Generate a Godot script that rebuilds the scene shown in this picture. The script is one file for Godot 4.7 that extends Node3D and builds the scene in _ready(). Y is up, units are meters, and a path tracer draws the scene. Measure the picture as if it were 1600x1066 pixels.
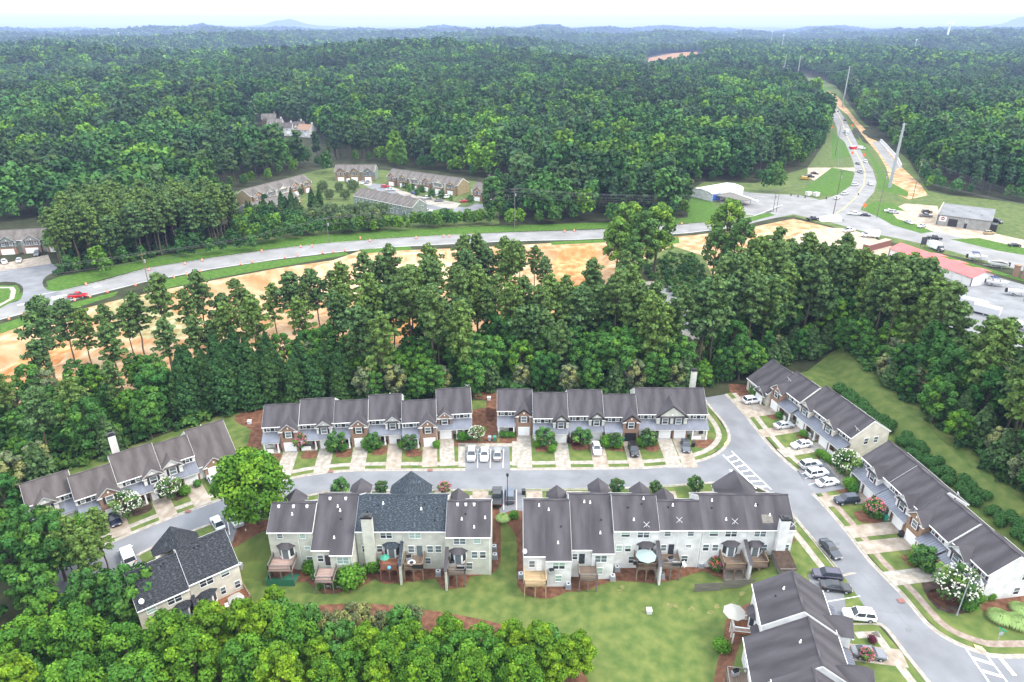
extends Node3D

const CAM := Vector3(0, 82, 0)
const PITCH := -24.8
var rng := RandomNumberGenerator.new()
var used := {}
var M := {}
var cache := {}
var relief := FastNoiseLite.new()
var fine := FastNoiseLite.new()
var gx := PackedFloat32Array()
var gz := PackedFloat32Array()
var landmarks := []


# ---------------------------------------------------------------- mesh building
class MB:
	var v := PackedVector3Array()
	var n := PackedVector3Array()
	var t := PackedVector2Array()
	var c := PackedColorArray()
	var col := Color.WHITE
	func tri(a: Vector3, b: Vector3, d: Vector3, ua := Vector2.ZERO, ub := Vector2.ZERO, ud := Vector2.ZERO) -> void:
		var m := (b - a).cross(d - a).normalized()
		v.append(a); v.append(d); v.append(b)
		n.append(m); n.append(m); n.append(m)
		t.append(ua); t.append(ud); t.append(ub)
		c.append(col); c.append(col); c.append(col)
	func trin(a: Vector3, b: Vector3, d: Vector3, na: Vector3, nb: Vector3, nd: Vector3) -> void:
		v.append(a); v.append(d); v.append(b)
		n.append(na); n.append(nd); n.append(nb)
		t.append(Vector2.ZERO); t.append(Vector2.ZERO); t.append(Vector2.ZERO)
		c.append(col); c.append(col); c.append(col)
	func quad(a: Vector3, b: Vector3, d: Vector3, e: Vector3) -> void:  # counter-clockwise seen from outside; u along a-b, v along a-e, in metres
		var lu := a.distance_to(b)
		var lv := a.distance_to(e)
		var o := Vector2(a.x * 0.37 + a.z * 0.21, a.y * 0.31 + a.z * 0.17)
		tri(a, b, d, o, o + Vector2(lu, 0), o + Vector2(lu, lv))
		tri(a, d, e, o, o + Vector2(lu, lv), o + Vector2(0, lv))
	func box(lo: Vector3, hi: Vector3, x := Transform3D()) -> void:
		var p := []
		for i in 8:
			p.append(x * Vector3(hi.x if i & 1 else lo.x, hi.y if i & 2 else lo.y, hi.z if i & 4 else lo.z))
		quad(p[4], p[5], p[7], p[6]); quad(p[1], p[0], p[2], p[3]); quad(p[5], p[1], p[3], p[7])
		quad(p[0], p[4], p[6], p[2]); quad(p[6], p[7], p[3], p[2]); quad(p[0], p[1], p[5], p[4])
	func slab(a: Vector3, b: Vector3, d: Vector3, e: Vector3, th: float) -> void:  # a thick sheet below the face a b d e
		var k := (b - a).cross(d - a).normalized() * th
		quad(a, b, d, e); quad(e - k, d - k, b - k, a - k)
		quad(a - k, b - k, b, a); quad(b - k, d - k, d, b); quad(d - k, e - k, e, d); quad(e - k, a - k, a, e)
	func prism(p: Array, lo: float, hi: float, axis := 0) -> void:  # axis 0: p holds (z, y), pushed along x; axis 2: p holds (x, y), pushed along z
		var f := func(q: Vector2, w: float) -> Vector3: return Vector3(w, q.y, q.x) if axis == 0 else Vector3(q.x, q.y, w)
		var flat := PackedVector2Array(p)
		if Geometry2D.is_polygon_clockwise(flat):
			flat.reverse()
		var idx := Geometry2D.triangulate_polygon(flat)
		var flip := axis == 0
		for i in range(0, idx.size(), 3):
			var a := flat[idx[i]]; var b := flat[idx[i + 1]]; var d := flat[idx[i + 2]]
			if (b - a).cross(d - a) < 0.0:
				var s := b; b = d; d = s
			if flip:
				tri(f.call(a, lo), f.call(b, lo), f.call(d, lo), a, b, d); tri(f.call(a, hi), f.call(d, hi), f.call(b, hi), a, d, b)
			else:
				tri(f.call(a, hi), f.call(b, hi), f.call(d, hi), a, b, d); tri(f.call(a, lo), f.call(d, lo), f.call(b, lo), a, d, b)
		for i in flat.size():
			var a := flat[i]; var b := flat[(i + 1) % flat.size()]
			if flip:
				quad(f.call(a, lo), f.call(a, hi), f.call(b, hi), f.call(b, lo))
			else:
				quad(f.call(a, lo), f.call(b, lo), f.call(b, hi), f.call(a, hi))
				# outward for counter-clockwise outlines pushed along +z
	func tube(p: Vector3, q: Vector3, r0: float, r1: float, sides := 6, cap := true) -> void:
		var w := (q - p).normalized()
		var s := w.cross(Vector3.RIGHT if absf(w.x) < 0.8 else Vector3.UP).normalized()
		var u := s.cross(w)
		for i in sides:
			var a := TAU * i / sides; var b := TAU * (i + 1) / sides
			var da := s * cos(a) + u * sin(a); var db := s * cos(b) + u * sin(b)
			trin(p + db * r0, p + da * r0, q + da * r1, db, da, da); trin(p + db * r0, q + da * r1, q + db * r1, db, da, db)
			if cap:
				tri(q, q + db * r1, q + da * r1)
	func loft(rings: Array, caps := true) -> void:  # rings of equal length, each counter-clockwise seen from the end of the row
		for i in rings.size() - 1:
			var a: Array = rings[i]; var b: Array = rings[i + 1]
			for k in a.size():
				var m := (k + 1) % a.size()
				quad(a[k], b[k], b[m], a[m])
		if caps:
			var f: Array = rings[0]; var l: Array = rings[-1]
			for k in range(1, f.size() - 1):
				tri(f[0], f[k], f[k + 1]); tri(l[0], l[k + 1], l[k])
	func leaf(p: Vector3, m: Vector3, s: float, turn: float, asp := 0.75) -> void:
		var a := m.cross(Vector3(0.31, 0.9, 0.3) if absf(m.y) < 0.9 else Vector3.RIGHT).normalized()
		a = a.rotated(m, turn)
		var b := m.cross(a) * s * asp
		a *= s
		for w in [[p - a, p - b, p + a], [p - a, p + a, p + b]]:
			v.append(w[0]); v.append(w[2]); v.append(w[1])
			n.append(m); n.append(m); n.append(m)
			t.append(Vector2.ZERO); t.append(Vector2.ZERO); t.append(Vector2.ZERO)
			c.append(col); c.append(col); c.append(col)
	func mesh() -> ArrayMesh:
		var a := []
		a.resize(Mesh.ARRAY_MAX)
		a[Mesh.ARRAY_VERTEX] = v; a[Mesh.ARRAY_NORMAL] = n; a[Mesh.ARRAY_TEX_UV] = t; a[Mesh.ARRAY_COLOR] = c
		var m := ArrayMesh.new()
		if v.size():
			m.add_surface_from_arrays(Mesh.PRIMITIVE_TRIANGLES, a)
		return m


func numbered(called: String) -> String:
	var k: int = used.get(called, -1) + 1
	used[called] = k
	return called if k == 0 else "%s_%03d" % [called, k]


func tag(o: Node3D, label := "", category := "", group := "", kind := "") -> Node3D:
	for k in [["label", label], ["category", category], ["group", group], ["kind", kind]]:
		if k[1]:
			o.set_meta(k[0], k[1])
	return o


func thing(called: String, label: String, category: String, at := Vector3.ZERO, turn := 0.0, group := "") -> Node3D:
	var o := Node3D.new()
	o.name = numbered(called)
	add_child(o)
	o.position = at
	o.rotation.y = turn
	tag(o, label, category, group)
	return o


func part(called: String, mesh: Mesh, m: Material, parent: Node3D = null) -> MeshInstance3D:
	var o := MeshInstance3D.new()
	o.name = numbered(called) if parent == null else called
	o.mesh = mesh
	o.material_override = m
	(self if parent == null else parent).add_child(o, true)
	return o


func put(called: String, b: MB, m: Material, parent: Node3D = null) -> MeshInstance3D:
	return part(called, b.mesh(), m, parent)


func dup(root: Node3D, at: Vector3, turn := 0.0, size := 1.0, label := "", group := "") -> Node3D:
	var r: Node3D = root.duplicate()
	r.name = numbered(root.name.rstrip("0123456789").trim_suffix("_"))
	add_child(r)
	r.position = at
	r.rotation.y = turn
	r.scale = Vector3.ONE * size
	if label:
		r.set_meta("label", label)
	if group:
		r.set_meta("group", group)
	return r


# ---------------------------------------------------------------- materials (base colours given as linear values)
func lin(r: float, g: float, b: float) -> Color:
	return Color(r, g, b).linear_to_srgb()


func noise_tex(freq: float, lo: float, hi: float, sd: int, oct := 4, tint_lo := Color.WHITE, tint_hi := Color.WHITE, size := 512, kind := FastNoiseLite.TYPE_SIMPLEX_SMOOTH) -> NoiseTexture2D:
	var nz := FastNoiseLite.new()
	nz.noise_type = kind
	nz.frequency = freq
	nz.seed = sd
	nz.fractal_octaves = oct
	var g := Gradient.new()
	g.set_color(0, Color(lo, lo, lo) * tint_lo)
	g.set_color(1, Color(hi, hi, hi) * tint_hi)
	g.set_offset(0, 0.12)
	g.set_offset(1, 0.88)
	var t := NoiseTexture2D.new()
	t.width = size; t.height = size
	t.seamless = true
	t.noise = nz
	t.color_ramp = g
	return t


func mat(c: Color, rough := 0.85, metal := 0.0) -> StandardMaterial3D:
	var m := StandardMaterial3D.new()
	m.albedo_color = c
	m.roughness = rough
	m.metallic = metal
	if rough > 0.8:
		m.metallic_specular = 0.25
	return m


func ground_mat(c: Color, coarse: Texture2D, cs: float, small: Texture2D, ss: float, rough := 0.95) -> StandardMaterial3D:
	var m := mat(c, rough)
	m.albedo_texture = coarse
	m.uv1_triplanar = true
	m.uv1_world_triplanar = true
	m.uv1_scale = Vector3.ONE * cs
	m.detail_enabled = true
	m.detail_blend_mode = BaseMaterial3D.BLEND_MODE_MUL
	m.detail_albedo = small
	m.detail_uv_layer = BaseMaterial3D.DETAIL_UV_2
	m.uv2_triplanar = true
	m.uv2_world_triplanar = true
	m.uv2_scale = Vector3.ONE * ss
	return m


func uv_mat(c: Color, tex: Texture2D, sc: Vector3, rough := 0.85, small: Texture2D = null, ss := 1.0) -> StandardMaterial3D:
	var m := mat(c, rough)
	m.albedo_texture = tex
	m.uv1_scale = sc
	if small:
		m.detail_enabled = true
		m.detail_blend_mode = BaseMaterial3D.BLEND_MODE_MUL
		m.detail_albedo = small
		m.detail_uv_layer = BaseMaterial3D.DETAIL_UV_2
		m.uv2_triplanar = true
		m.uv2_scale = Vector3.ONE * ss
	return m


func leaf_mat(back := 0.35, tint := Color(0.75, 1.0, 0.4)) -> StandardMaterial3D:
	var m := mat(Color.WHITE, 0.75)
	m.vertex_color_use_as_albedo = true
	m.metallic_specular = 0.2
	m.cull_mode = BaseMaterial3D.CULL_DISABLED
	m.backlight_enabled = true
	m.backlight = (tint * back).linear_to_srgb()
	return m


func make_materials() -> void:
	var soft := noise_tex(0.008, 0.87, 1.0, 3)
	var grain := noise_tex(0.06, 0.82, 1.0, 4, 3)
	var grain2 := noise_tex(0.15, 0.62, 1.0, 5, 2)
	var blotch := noise_tex(0.012, 0.72, 1.0, 8, 5)
	var turf := noise_tex(0.014, 0.86, 1.0, 11, 5, Color(0.84, 0.97, 0.82), Color(1.0, 1.0, 0.9))
	var turf_fine := noise_tex(0.07, 0.7, 1.0, 12, 4)
	var dirt := noise_tex(0.011, 0.8, 1.0, 15, 5, Color(1.0, 0.8, 0.62), Color(1.0, 1.0, 1.0))
	var rust := noise_tex(0.015, 0.84, 1.0, 16, 4, Color(1.0, 0.95, 0.91), Color(1.0, 1.0, 1.0))
	var streak := noise_tex(0.016, 0.78, 1.0, 21, 5)
	var patch := noise_tex(0.05, 0.45, 1.0, 22, 2, Color.WHITE, Color.WHITE, 512, FastNoiseLite.TYPE_CELLULAR)
	var brick := noise_tex(0.11, 0.6, 1.0, 23, 2, Color(0.85, 0.72, 0.66), Color(1.0, 1.0, 1.0))
	M.forest_floor = ground_mat(lin(0.075, 0.085, 0.042), blotch, 0.02, grain2, 0.4)
	M.lawn = ground_mat(lin(0.19, 0.222, 0.082), turf, 0.045, turf_fine, 0.6)
	M.verge = ground_mat(lin(0.115, 0.205, 0.04), turf, 0.06, turf_fine, 0.7)
	M.rough_grass = ground_mat(lin(0.185, 0.215, 0.09), turf, 0.03, grain2, 0.25)
	M.asphalt = ground_mat(lin(0.24, 0.245, 0.262), soft, 0.03, grain, 0.5)
	M.road = ground_mat(lin(0.3, 0.295, 0.29), soft, 0.02, grain, 0.3)
	M.concrete = ground_mat(lin(0.42, 0.375, 0.32), rust, 0.06, grain, 0.5)
	M.pale_concrete = ground_mat(lin(0.44, 0.42, 0.38), rust, 0.1, grain, 0.5)
	M.pink_concrete = ground_mat(lin(0.36, 0.3, 0.26), rust, 0.1, grain, 0.5)
	M.orange_earth = ground_mat(lin(0.66, 0.4, 0.2), dirt, 0.04, grain, 0.25)
	M.sprouting = ground_mat(lin(0.5, 0.53, 0.33), dirt, 0.05, grain2, 0.3)
	M.cream_earth = ground_mat(lin(0.68, 0.58, 0.43), dirt, 0.05, grain, 0.25)
	M.mulch = ground_mat(lin(0.29, 0.14, 0.085), blotch, 0.12, grain2, 0.9)
	M.dark_mulch = ground_mat(lin(0.13, 0.09, 0.07), blotch, 0.12, grain2, 0.9)
	M.earth = ground_mat(lin(0.57, 0.44, 0.29), dirt, 0.028, grain, 0.25)
	M.red_earth = ground_mat(lin(0.4, 0.27, 0.17), dirt, 0.03, grain, 0.25)
	M.gravel = ground_mat(lin(0.36, 0.365, 0.375), soft, 0.03, grain2, 0.5)
	M.dusty = ground_mat(lin(0.52, 0.44, 0.35), rust, 0.03, grain, 0.3)
	M.rough_earth = ground_mat(lin(0.32, 0.29, 0.14), turf, 0.1, grain2, 0.6)
	M.sealant = mat(lin(0.15, 0.153, 0.16), 0.9)
	M.paint = mat(lin(0.75, 0.75, 0.75), 0.7)
	M.yellow_paint = mat(lin(0.6, 0.42, 0.08), 0.7)
	M.tactile = mat(lin(0.62, 0.5, 0.2), 0.8)
	M.shingle = uv_mat(lin(0.128, 0.118, 0.128), streak, Vector3(0.05, 0.012, 1), 0.9, grain2, 0.55)
	M.shingle_warm = uv_mat(lin(0.17, 0.148, 0.144), streak, Vector3(0.05, 0.014, 1), 0.9, grain2, 0.55)
	M.shingle_blue = uv_mat(lin(0.135, 0.165, 0.2), patch, Vector3(0.1, 0.22, 1), 0.9, grain2, 0.6)
	M.shingle_slate = uv_mat(lin(0.11, 0.118, 0.135), patch, Vector3(0.1, 0.2, 1), 0.9, grain2, 0.6)
	M.shingle_grey = uv_mat(lin(0.25, 0.225, 0.205), streak, Vector3(0.05, 0.02, 1), 0.9, grain2, 0.5)
	M.siding = uv_mat(lin(0.68, 0.67, 0.64), soft, Vector3(0.08, 0.1, 1), 0.7)
	M.siding_white = uv_mat(lin(0.67, 0.67, 0.66), soft, Vector3(0.08, 0.1, 1), 0.7)
	M.siding_cream = uv_mat(lin(0.6, 0.56, 0.48), soft, Vector3(0.08, 0.1, 1), 0.7)
	M.siding_sage = uv_mat(lin(0.56, 0.565, 0.49), soft, Vector3(0.08, 0.1, 1), 0.7)
	M.siding_green = uv_mat(lin(0.2, 0.24, 0.21), soft, Vector3(0.08, 0.1, 1), 0.75)
	M.siding_tan = uv_mat(lin(0.3, 0.235, 0.13), soft, Vector3(0.08, 0.1, 1), 0.75)
	M.siding_grey = uv_mat(lin(0.3, 0.3, 0.28), soft, Vector3(0.08, 0.1, 1), 0.75)
	M.brick = uv_mat(lin(0.46, 0.33, 0.25), brick, Vector3(0.28, 0.5, 1), 0.9)
	M.brick_pale = uv_mat(lin(0.47, 0.35, 0.24), brick, Vector3(0.28, 0.5, 1), 0.9)
	M.white = mat(lin(0.74, 0.74, 0.73), 0.55)
	M.offwhite = mat(lin(0.62, 0.6, 0.56), 0.6)
	M.glass = mat(lin(0.12, 0.15, 0.16), 0.12)
	M.glass_dark = mat(lin(0.035, 0.042, 0.05), 0.1)
	M.glass_green = mat(lin(0.3, 0.42, 0.36), 0.2)
	M.shutter = mat(lin(0.028, 0.03, 0.036), 0.6)
	M.shutter_plum = mat(lin(0.07, 0.035, 0.045), 0.6)
	M.metal_roof = uv_mat(lin(0.17, 0.18, 0.215), soft, Vector3(0.1, 0.05, 1), 0.4)
	M.metal_roof.metallic = 0.35
	M.deck = uv_mat(lin(0.2, 0.15, 0.115), streak, Vector3(0.06, 0.5, 1), 0.85)
	M.deck_new = uv_mat(lin(0.48, 0.35, 0.2), streak, Vector3(0.06, 0.5, 1), 0.85)
	M.deck_pink = uv_mat(lin(0.42, 0.3, 0.26), streak, Vector3(0.06, 0.5, 1), 0.85)
	M.deck_red = uv_mat(lin(0.3, 0.13, 0.07), streak, Vector3(0.06, 0.5, 1), 0.85)
	M.wood = uv_mat(lin(0.25, 0.18, 0.12), streak, Vector3(0.1, 0.5, 1), 0.9)
	M.grey_wood = uv_mat(lin(0.2, 0.185, 0.165), streak, Vector3(0.1, 0.5, 1), 0.9)
	M.bark = mat(lin(0.11, 0.085, 0.068), 0.95)
	M.pale_bark = mat(lin(0.3, 0.27, 0.24), 0.95)
	M.black = mat(lin(0.018, 0.018, 0.02), 0.5)
	M.rubber = mat(lin(0.02, 0.02, 0.021), 0.8)
	M.steel = mat(lin(0.42, 0.43, 0.45), 0.4, 0.4)
	M.pole_grey = mat(lin(0.36, 0.38, 0.4), 0.5, 0.3)
	M.grey_plastic = mat(lin(0.27, 0.28, 0.3), 0.6)
	M.orange = mat(lin(0.85, 0.16, 0.03), 0.6)
	M.red = mat(lin(0.55, 0.02, 0.025), 0.35)
	M.dark_red = mat(lin(0.22, 0.015, 0.02), 0.5)
	M.green_bin = mat(lin(0.02, 0.2, 0.13), 0.5)
	M.blue = mat(lin(0.03, 0.12, 0.5), 0.5)
	M.green_net = mat(lin(0.02, 0.13, 0.07), 0.8)
	M.sign_green = mat(lin(0.01, 0.3, 0.16), 0.5)
	M.tail = mat(lin(0.35, 0.015, 0.015), 0.3)
	M.lamp_glass = mat(lin(0.55, 0.55, 0.57), 0.2)
	M.canvas = mat(lin(0.31, 0.3, 0.27), 0.9)
	M.pale_blue = mat(lin(0.23, 0.29, 0.29), 0.8)
	M.red_roof = uv_mat(lin(0.55, 0.105, 0.095), soft, Vector3(0.05, 0.05, 1), 0.5)
	M.rust_red = mat(lin(0.2, 0.085, 0.07), 0.8)
	M.wire = mat(lin(0.1, 0.1, 0.105), 0.7)
	M.leaf = leaf_mat(0.16)
	M.needle = leaf_mat(0.07, Color(0.7, 1.0, 0.5))
	M.petal = leaf_mat(0.3, Color(1, 1, 1))


# ---------------------------------------------------------------- the lie of the land
const BASIN := [Vector2(-67.91, -84.8), Vector2(-64.56, -88.46), Vector2(-56.91, -93.14), Vector2(-49.19, -96.46), Vector2(-42.66, -93.95), Vector2(-32.65, -99.06), Vector2(-19.03, -101.76), Vector2(-3.59, -102.69), Vector2(0, -102.32), Vector2(3.57, -101.76), Vector2(23.78, -101.76), Vector2(42.15, -99.59), Vector2(45.3, -95.11), Vector2(44.54, -88.46), Vector2(40.82, -81.35), Vector2(37.65, -72.66), Vector2(34.35, -65.54), Vector2(28.82, -53.59), Vector2(-7.17, -46.33), Vector2(-62.32, -53.59), Vector2(-89.43, -72.66)]
const PIT := [Vector2(-149.52, -166.27), Vector2(-143.22, -172.34), Vector2(-136.99, -191.93), Vector2(-129.03, -204.53), Vector2(-119.99, -213.73), Vector2(-110.28, -221.11), Vector2(-99.47, -227.59), Vector2(-78.95, -243.06), Vector2(-50.24, -257.12), Vector2(-25.55, -262.13), Vector2(12.92, -265.56), Vector2(36.81, -270.86), Vector2(41.45, -257.12), Vector2(29.39, -227.59), Vector2(12.06, -198.06), Vector2(-36.16, -174.45), Vector2(-80.72, -151.68), Vector2(-109.1, -145.14), Vector2(-129.57, -139.03)]
const BANK := [Vector2(84.32, -166.27), Vector2(81.52, -151.68), Vector2(82.31, -134.71), Vector2(83.69, -119.36), Vector2(84.92, -104.58), Vector2(87.32, -90.29), Vector2(89.36, -81.35), Vector2(115.6, -85.52), Vector2(150.66, -139.03), Vector2(131.85, -183.3), Vector2(97.95, -183.3)]


func depth_in(q: Vector2, poly: Array) -> float:  # metres inside the outline, 0 outside
	var inside := false
	var best := 1e9
	var k := poly.size() - 1
	for i in poly.size():
		var a: Vector2 = poly[i]
		var b: Vector2 = poly[k]
		if (a.y > q.y) != (b.y > q.y) and q.x < (b.x - a.x) * (q.y - a.y) / (b.y - a.y) + a.x:
			inside = not inside
		var ab := b - a
		var s := clampf((q - a).dot(ab) / maxf(ab.length_squared(), 1e-6), 0.0, 1.0)
		best = minf(best, (a + ab * s - q).length_squared())
		k = i
	return sqrt(best) if inside else 0.0


func ground(x: float, z: float) -> float:
	var h := 0.0
	if z > -122.0 and x < 62.0 and x > -140.0:
		h -= 3.0 * smoothstep(0.0, 6.0, depth_in(Vector2(x, z), BASIN))
	elif z < -140.0 and z > -330.0 and x > -220.0 and x < 70.0:
		var d := depth_in(Vector2(x, z), PIT)
		if d > 0.0:
			h -= 3.6 * smoothstep(0.0, 5.0, d) - fine.get_noise_2d(x * 3.0, z * 3.0) * minf(d, 4.0) * 0.35
	if x > 60.0 and z > -190.0 and z < -40.0:
		h += 3.2 * smoothstep(0.0, 6.0, depth_in(Vector2(x, z), BANK))
	var far := sqrt(x * x + z * z)
	var road := absf(x - (140.0 + (-z - 330.0) * 0.365))
	var k := smoothstep(520.0, 1500.0, far) * smoothstep(30.0, 300.0, road)
	if k > 0.0:
		h += k * (relief.get_noise_2d(x, z) * 50.0 + 3.0) * (1.0 + smoothstep(1500.0, 6000.0, far) * 0.9)
	return h


func grid_line(lo: float, hi: float, step: float, past: float, grow: float) -> PackedFloat32Array:
	var a := PackedFloat32Array()
	var s := step * 2.0
	var x := lo
	var before := []
	while x > past * -1.0:
		x -= s; s *= grow
		before.push_front(x)
	for q in before:
		a.append(q)
	x = lo
	while x < hi:
		a.append(x); x += step
	s = step
	while x < past:
		a.append(x); x += s; s *= grow
	a.append(past)
	return a


func make_ground() -> void:
	gx = grid_line(-150.0, 132.0, 3.0, 18000.0, 1.11)
	var back := grid_line(40.0, 330.0, 3.0, 20000.0, 1.1)
	gz = PackedFloat32Array()
	for i in range(back.size() - 1, -1, -1):
		if back[i] > -400.0:
			gz.append(-back[i])
	var nx := gx.size()
	var nz := gz.size()
	var v := PackedVector3Array()
	var n := PackedVector3Array()
	var idx := PackedInt32Array()
	for j in nz:
		for i in nx:
			v.append(Vector3(gx[i], ground(gx[i], gz[j]), gz[j]))
	for j in nz:
		for i in nx:
			var l := v[j * nx + maxi(i - 1, 0)]; var r := v[j * nx + mini(i + 1, nx - 1)]
			var u := v[maxi(j - 1, 0) * nx + i]; var d := v[mini(j + 1, nz - 1) * nx + i]
			n.append((d - u).cross(r - l).normalized())
	for j in nz - 1:
		for i in nx - 1:
			var a := j * nx + i
			idx.append_array([a, a + 1, a + nx, a + 1, a + nx + 1, a + nx])
	var s := []
	s.resize(Mesh.ARRAY_MAX)
	s[Mesh.ARRAY_VERTEX] = v; s[Mesh.ARRAY_NORMAL] = n; s[Mesh.ARRAY_INDEX] = idx
	var m := ArrayMesh.new()
	m.add_surface_from_arrays(Mesh.PRIMITIVE_TRIANGLES, s)
	tag(part("ground", m, M.forest_floor), "", "", "", "structure")


func on_ground(x: float, z: float) -> float:  # the height of the ground mesh (its triangles, not the formula)
	var i := clampi(gx.bsearch(x, false) - 1, 0, gx.size() - 2)
	var j := clampi(gz.bsearch(z, false) - 1, 0, gz.size() - 2)
	var x0 := gx[i]; var x1 := gx[i + 1]; var z0 := gz[j]; var z1 := gz[j + 1]
	var s := (x - x0) / (x1 - x0); var t := (z - z0) / (z1 - z0)
	var b := ground(x1, z0); var c := ground(x0, z1)
	if s + t <= 1.0:
		var a := ground(x0, z0)
		return a + (b - a) * s + (c - a) * t
	var d := ground(x1, z1)
	return d + (c - d) * (1.0 - s) + (b - d) * (1.0 - t)


func at(q: Vector2, up := 0.0) -> Vector3:
	return Vector3(q.x, on_ground(q.x, q.y) + up, q.y)


func smooth(pts: Array, closed := true, step := 2) -> PackedVector2Array:  # a rounder outline through the same points
	var out := PackedVector2Array()
	var k := pts.size()
	for i in (k if closed else k - 1):
		var p0: Vector2 = pts[(i - 1 + k) % k] if closed else pts[maxi(i - 1, 0)]
		var p1: Vector2 = pts[i]
		var p2: Vector2 = pts[(i + 1) % k]
		var p3: Vector2 = pts[(i + 2) % k] if closed else pts[mini(i + 2, k - 1)]
		for s in step:
			out.append(p1.cubic_interpolate(p2, p0, p3, float(s) / step))
	if not closed:
		out.append(pts[-1])
	return out


func sheet(called: String, poly, m: Material, lift: float, drape := false, parent: Node3D = null) -> MeshInstance3D:
	var b := MB.new()
	var p := PackedVector2Array(poly)
	if not drape:
		var idx := Geometry2D.triangulate_polygon(p)
		for i in range(0, idx.size(), 3):
			flat_tri(b, p[idx[i]], p[idx[i + 1]], p[idx[i + 2]], lift, false)
	else:
		var lo := p[0]; var hi := p[0]
		for q in p:
			lo = lo.min(q); hi = hi.max(q)
		for j in gz.size() - 1:
			if gz[j + 1] < lo.y or gz[j] > hi.y:
				continue
			for i in gx.size() - 1:
				if gx[i + 1] < lo.x or gx[i] > hi.x:
					continue
				var q00 := Vector2(gx[i], gz[j]); var q10 := Vector2(gx[i + 1], gz[j]); var q01 := Vector2(gx[i], gz[j + 1]); var q11 := Vector2(gx[i + 1], gz[j + 1])
				for cell in [[q00, q10, q01], [q10, q11, q01]]:
					for piece in Geometry2D.intersect_polygons(p, PackedVector2Array(cell)):
						var idx := Geometry2D.triangulate_polygon(piece)
						for k in range(0, idx.size(), 3):
							flat_tri(b, piece[idx[k]], piece[idx[k + 1]], piece[idx[k + 2]], lift, true)
	var o := put(called, b, m, parent)
	if parent == null:
		tag(o, "", "", "", "structure")
	return o


func flat_tri(b: MB, p: Vector2, q: Vector2, r: Vector2, lift: float, drape: bool) -> void:
	if (q - p).cross(r - p) > 0.0:
		var s := q; q = r; r = s
	var c := (p + q + r) / 3.0
	var f := func(w: Vector2) -> Vector3: return Vector3(w.x, lift + (on_ground(lerpf(w.x, c.x, 1e-4), lerpf(w.y, c.y, 1e-4)) if drape else 0.0), w.y)
	b.tri(f.call(p), f.call(q), f.call(r))


func offset_line(line: PackedVector2Array, d: float) -> PackedVector2Array:
	var out := PackedVector2Array()
	for i in line.size():
		var a := line[maxi(i - 1, 0)]; var b := line[mini(i + 1, line.size() - 1)]
		var w := (b - a).normalized()
		out.append(line[i] + Vector2(w.y, -w.x) * d)
	return out


func band(called: String, line, d0: float, d1: float, m: Material, lift: float, drape := false) -> MeshInstance3D:  # a strip beside a line; d counts to the left of its run (world seen from above, z down)
	var l := PackedVector2Array(line)
	var a := offset_line(l, d0)
	var e := offset_line(l, d1)
	var b := MB.new()
	for i in l.size() - 1:
		for w in [[a[i], a[i + 1], e[i + 1]], [a[i], e[i + 1], e[i]]]:
			flat_tri(b, w[0], w[1], w[2], lift, drape)
	return tag(put(called, b, m), "", "", "", "structure")


func kerb(line, side: float) -> void:  # gutter pan, rolled face and top
	var l := PackedVector2Array(line)
	var prof := [[-0.4, 0.02], [0.0, 0.022], [0.12, 0.13], [0.3, 0.14], [0.34, 0.0]]
	var b := MB.new()
	for k in prof.size() - 1:
		var a := offset_line(l, side * prof[k][0]); var e := offset_line(l, side * prof[k + 1][0])
		for i in l.size() - 1:
			var p := Vector3(a[i].x, prof[k][1], a[i].y); var q := Vector3(a[i + 1].x, prof[k][1], a[i + 1].y)
			var r := Vector3(e[i + 1].x, prof[k + 1][1], e[i + 1].y); var s := Vector3(e[i].x, prof[k + 1][1], e[i].y)
			if side > 0.0:
				b.quad(p, q, r, s)
			else:
				b.quad(q, p, s, r)
	tag(put("kerb", b, M.pale_concrete), "", "", "", "structure")


# ---------------------------------------------------------------- houses
func shared(key: String, make: Callable) -> Mesh:
	if not cache.has(key):
		var b := MB.new()
		make.call(b)
		cache[key] = b.mesh()
	return cache[key]


func turned(o: Node3D, pos: Vector3, face: String) -> void:
	o.position = pos
	o.rotation.y = {"f": 0.0, "b": PI, "r": PI / 2, "l": -PI / 2}[face]


func window(root: Node3D, pos: Vector3, w: float, h: float, face: String, glass: Material = null, sashes := 1) -> void:
	var o := part("window", shared("win%.2f_%.2f_%d" % [w, h, sashes], func(b: MB):
		var e := 0.09
		b.box(Vector3(-w / 2 - e, -e, 0), Vector3(-w / 2, h + e, 0.07)); b.box(Vector3(w / 2, -e, 0), Vector3(w / 2 + e, h + e, 0.07))
		b.box(Vector3(-w / 2, h, 0), Vector3(w / 2, h + e, 0.07)); b.box(Vector3(-w / 2, -e, 0), Vector3(w / 2, 0, 0.09))
		b.box(Vector3(-w / 2, h * 0.5 - 0.03, 0.005), Vector3(w / 2, h * 0.5 + 0.03, 0.055))
		for k in range(1, sashes):
			var x := -w / 2 + w * k / sashes
			b.box(Vector3(x - 0.06, 0, 0.006), Vector3(x + 0.06, h, 0.062))), M.white, root)
	turned(o, pos, face)
	var up := part("pane", shared("pane%.2f_%.2f" % [w, h * 0.5], func(b: MB): b.box(Vector3(-w / 2, 0, -0.03), Vector3(w / 2, h * 0.5, 0.03))), M.glass if glass == null else glass, o)
	up.position.y = h * 0.5 + 0.001
	var low := part("pane", up.mesh, M.glass_dark if rng.randf() < 0.45 else up.material_override, o)
	low.position.z = -0.012


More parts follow.
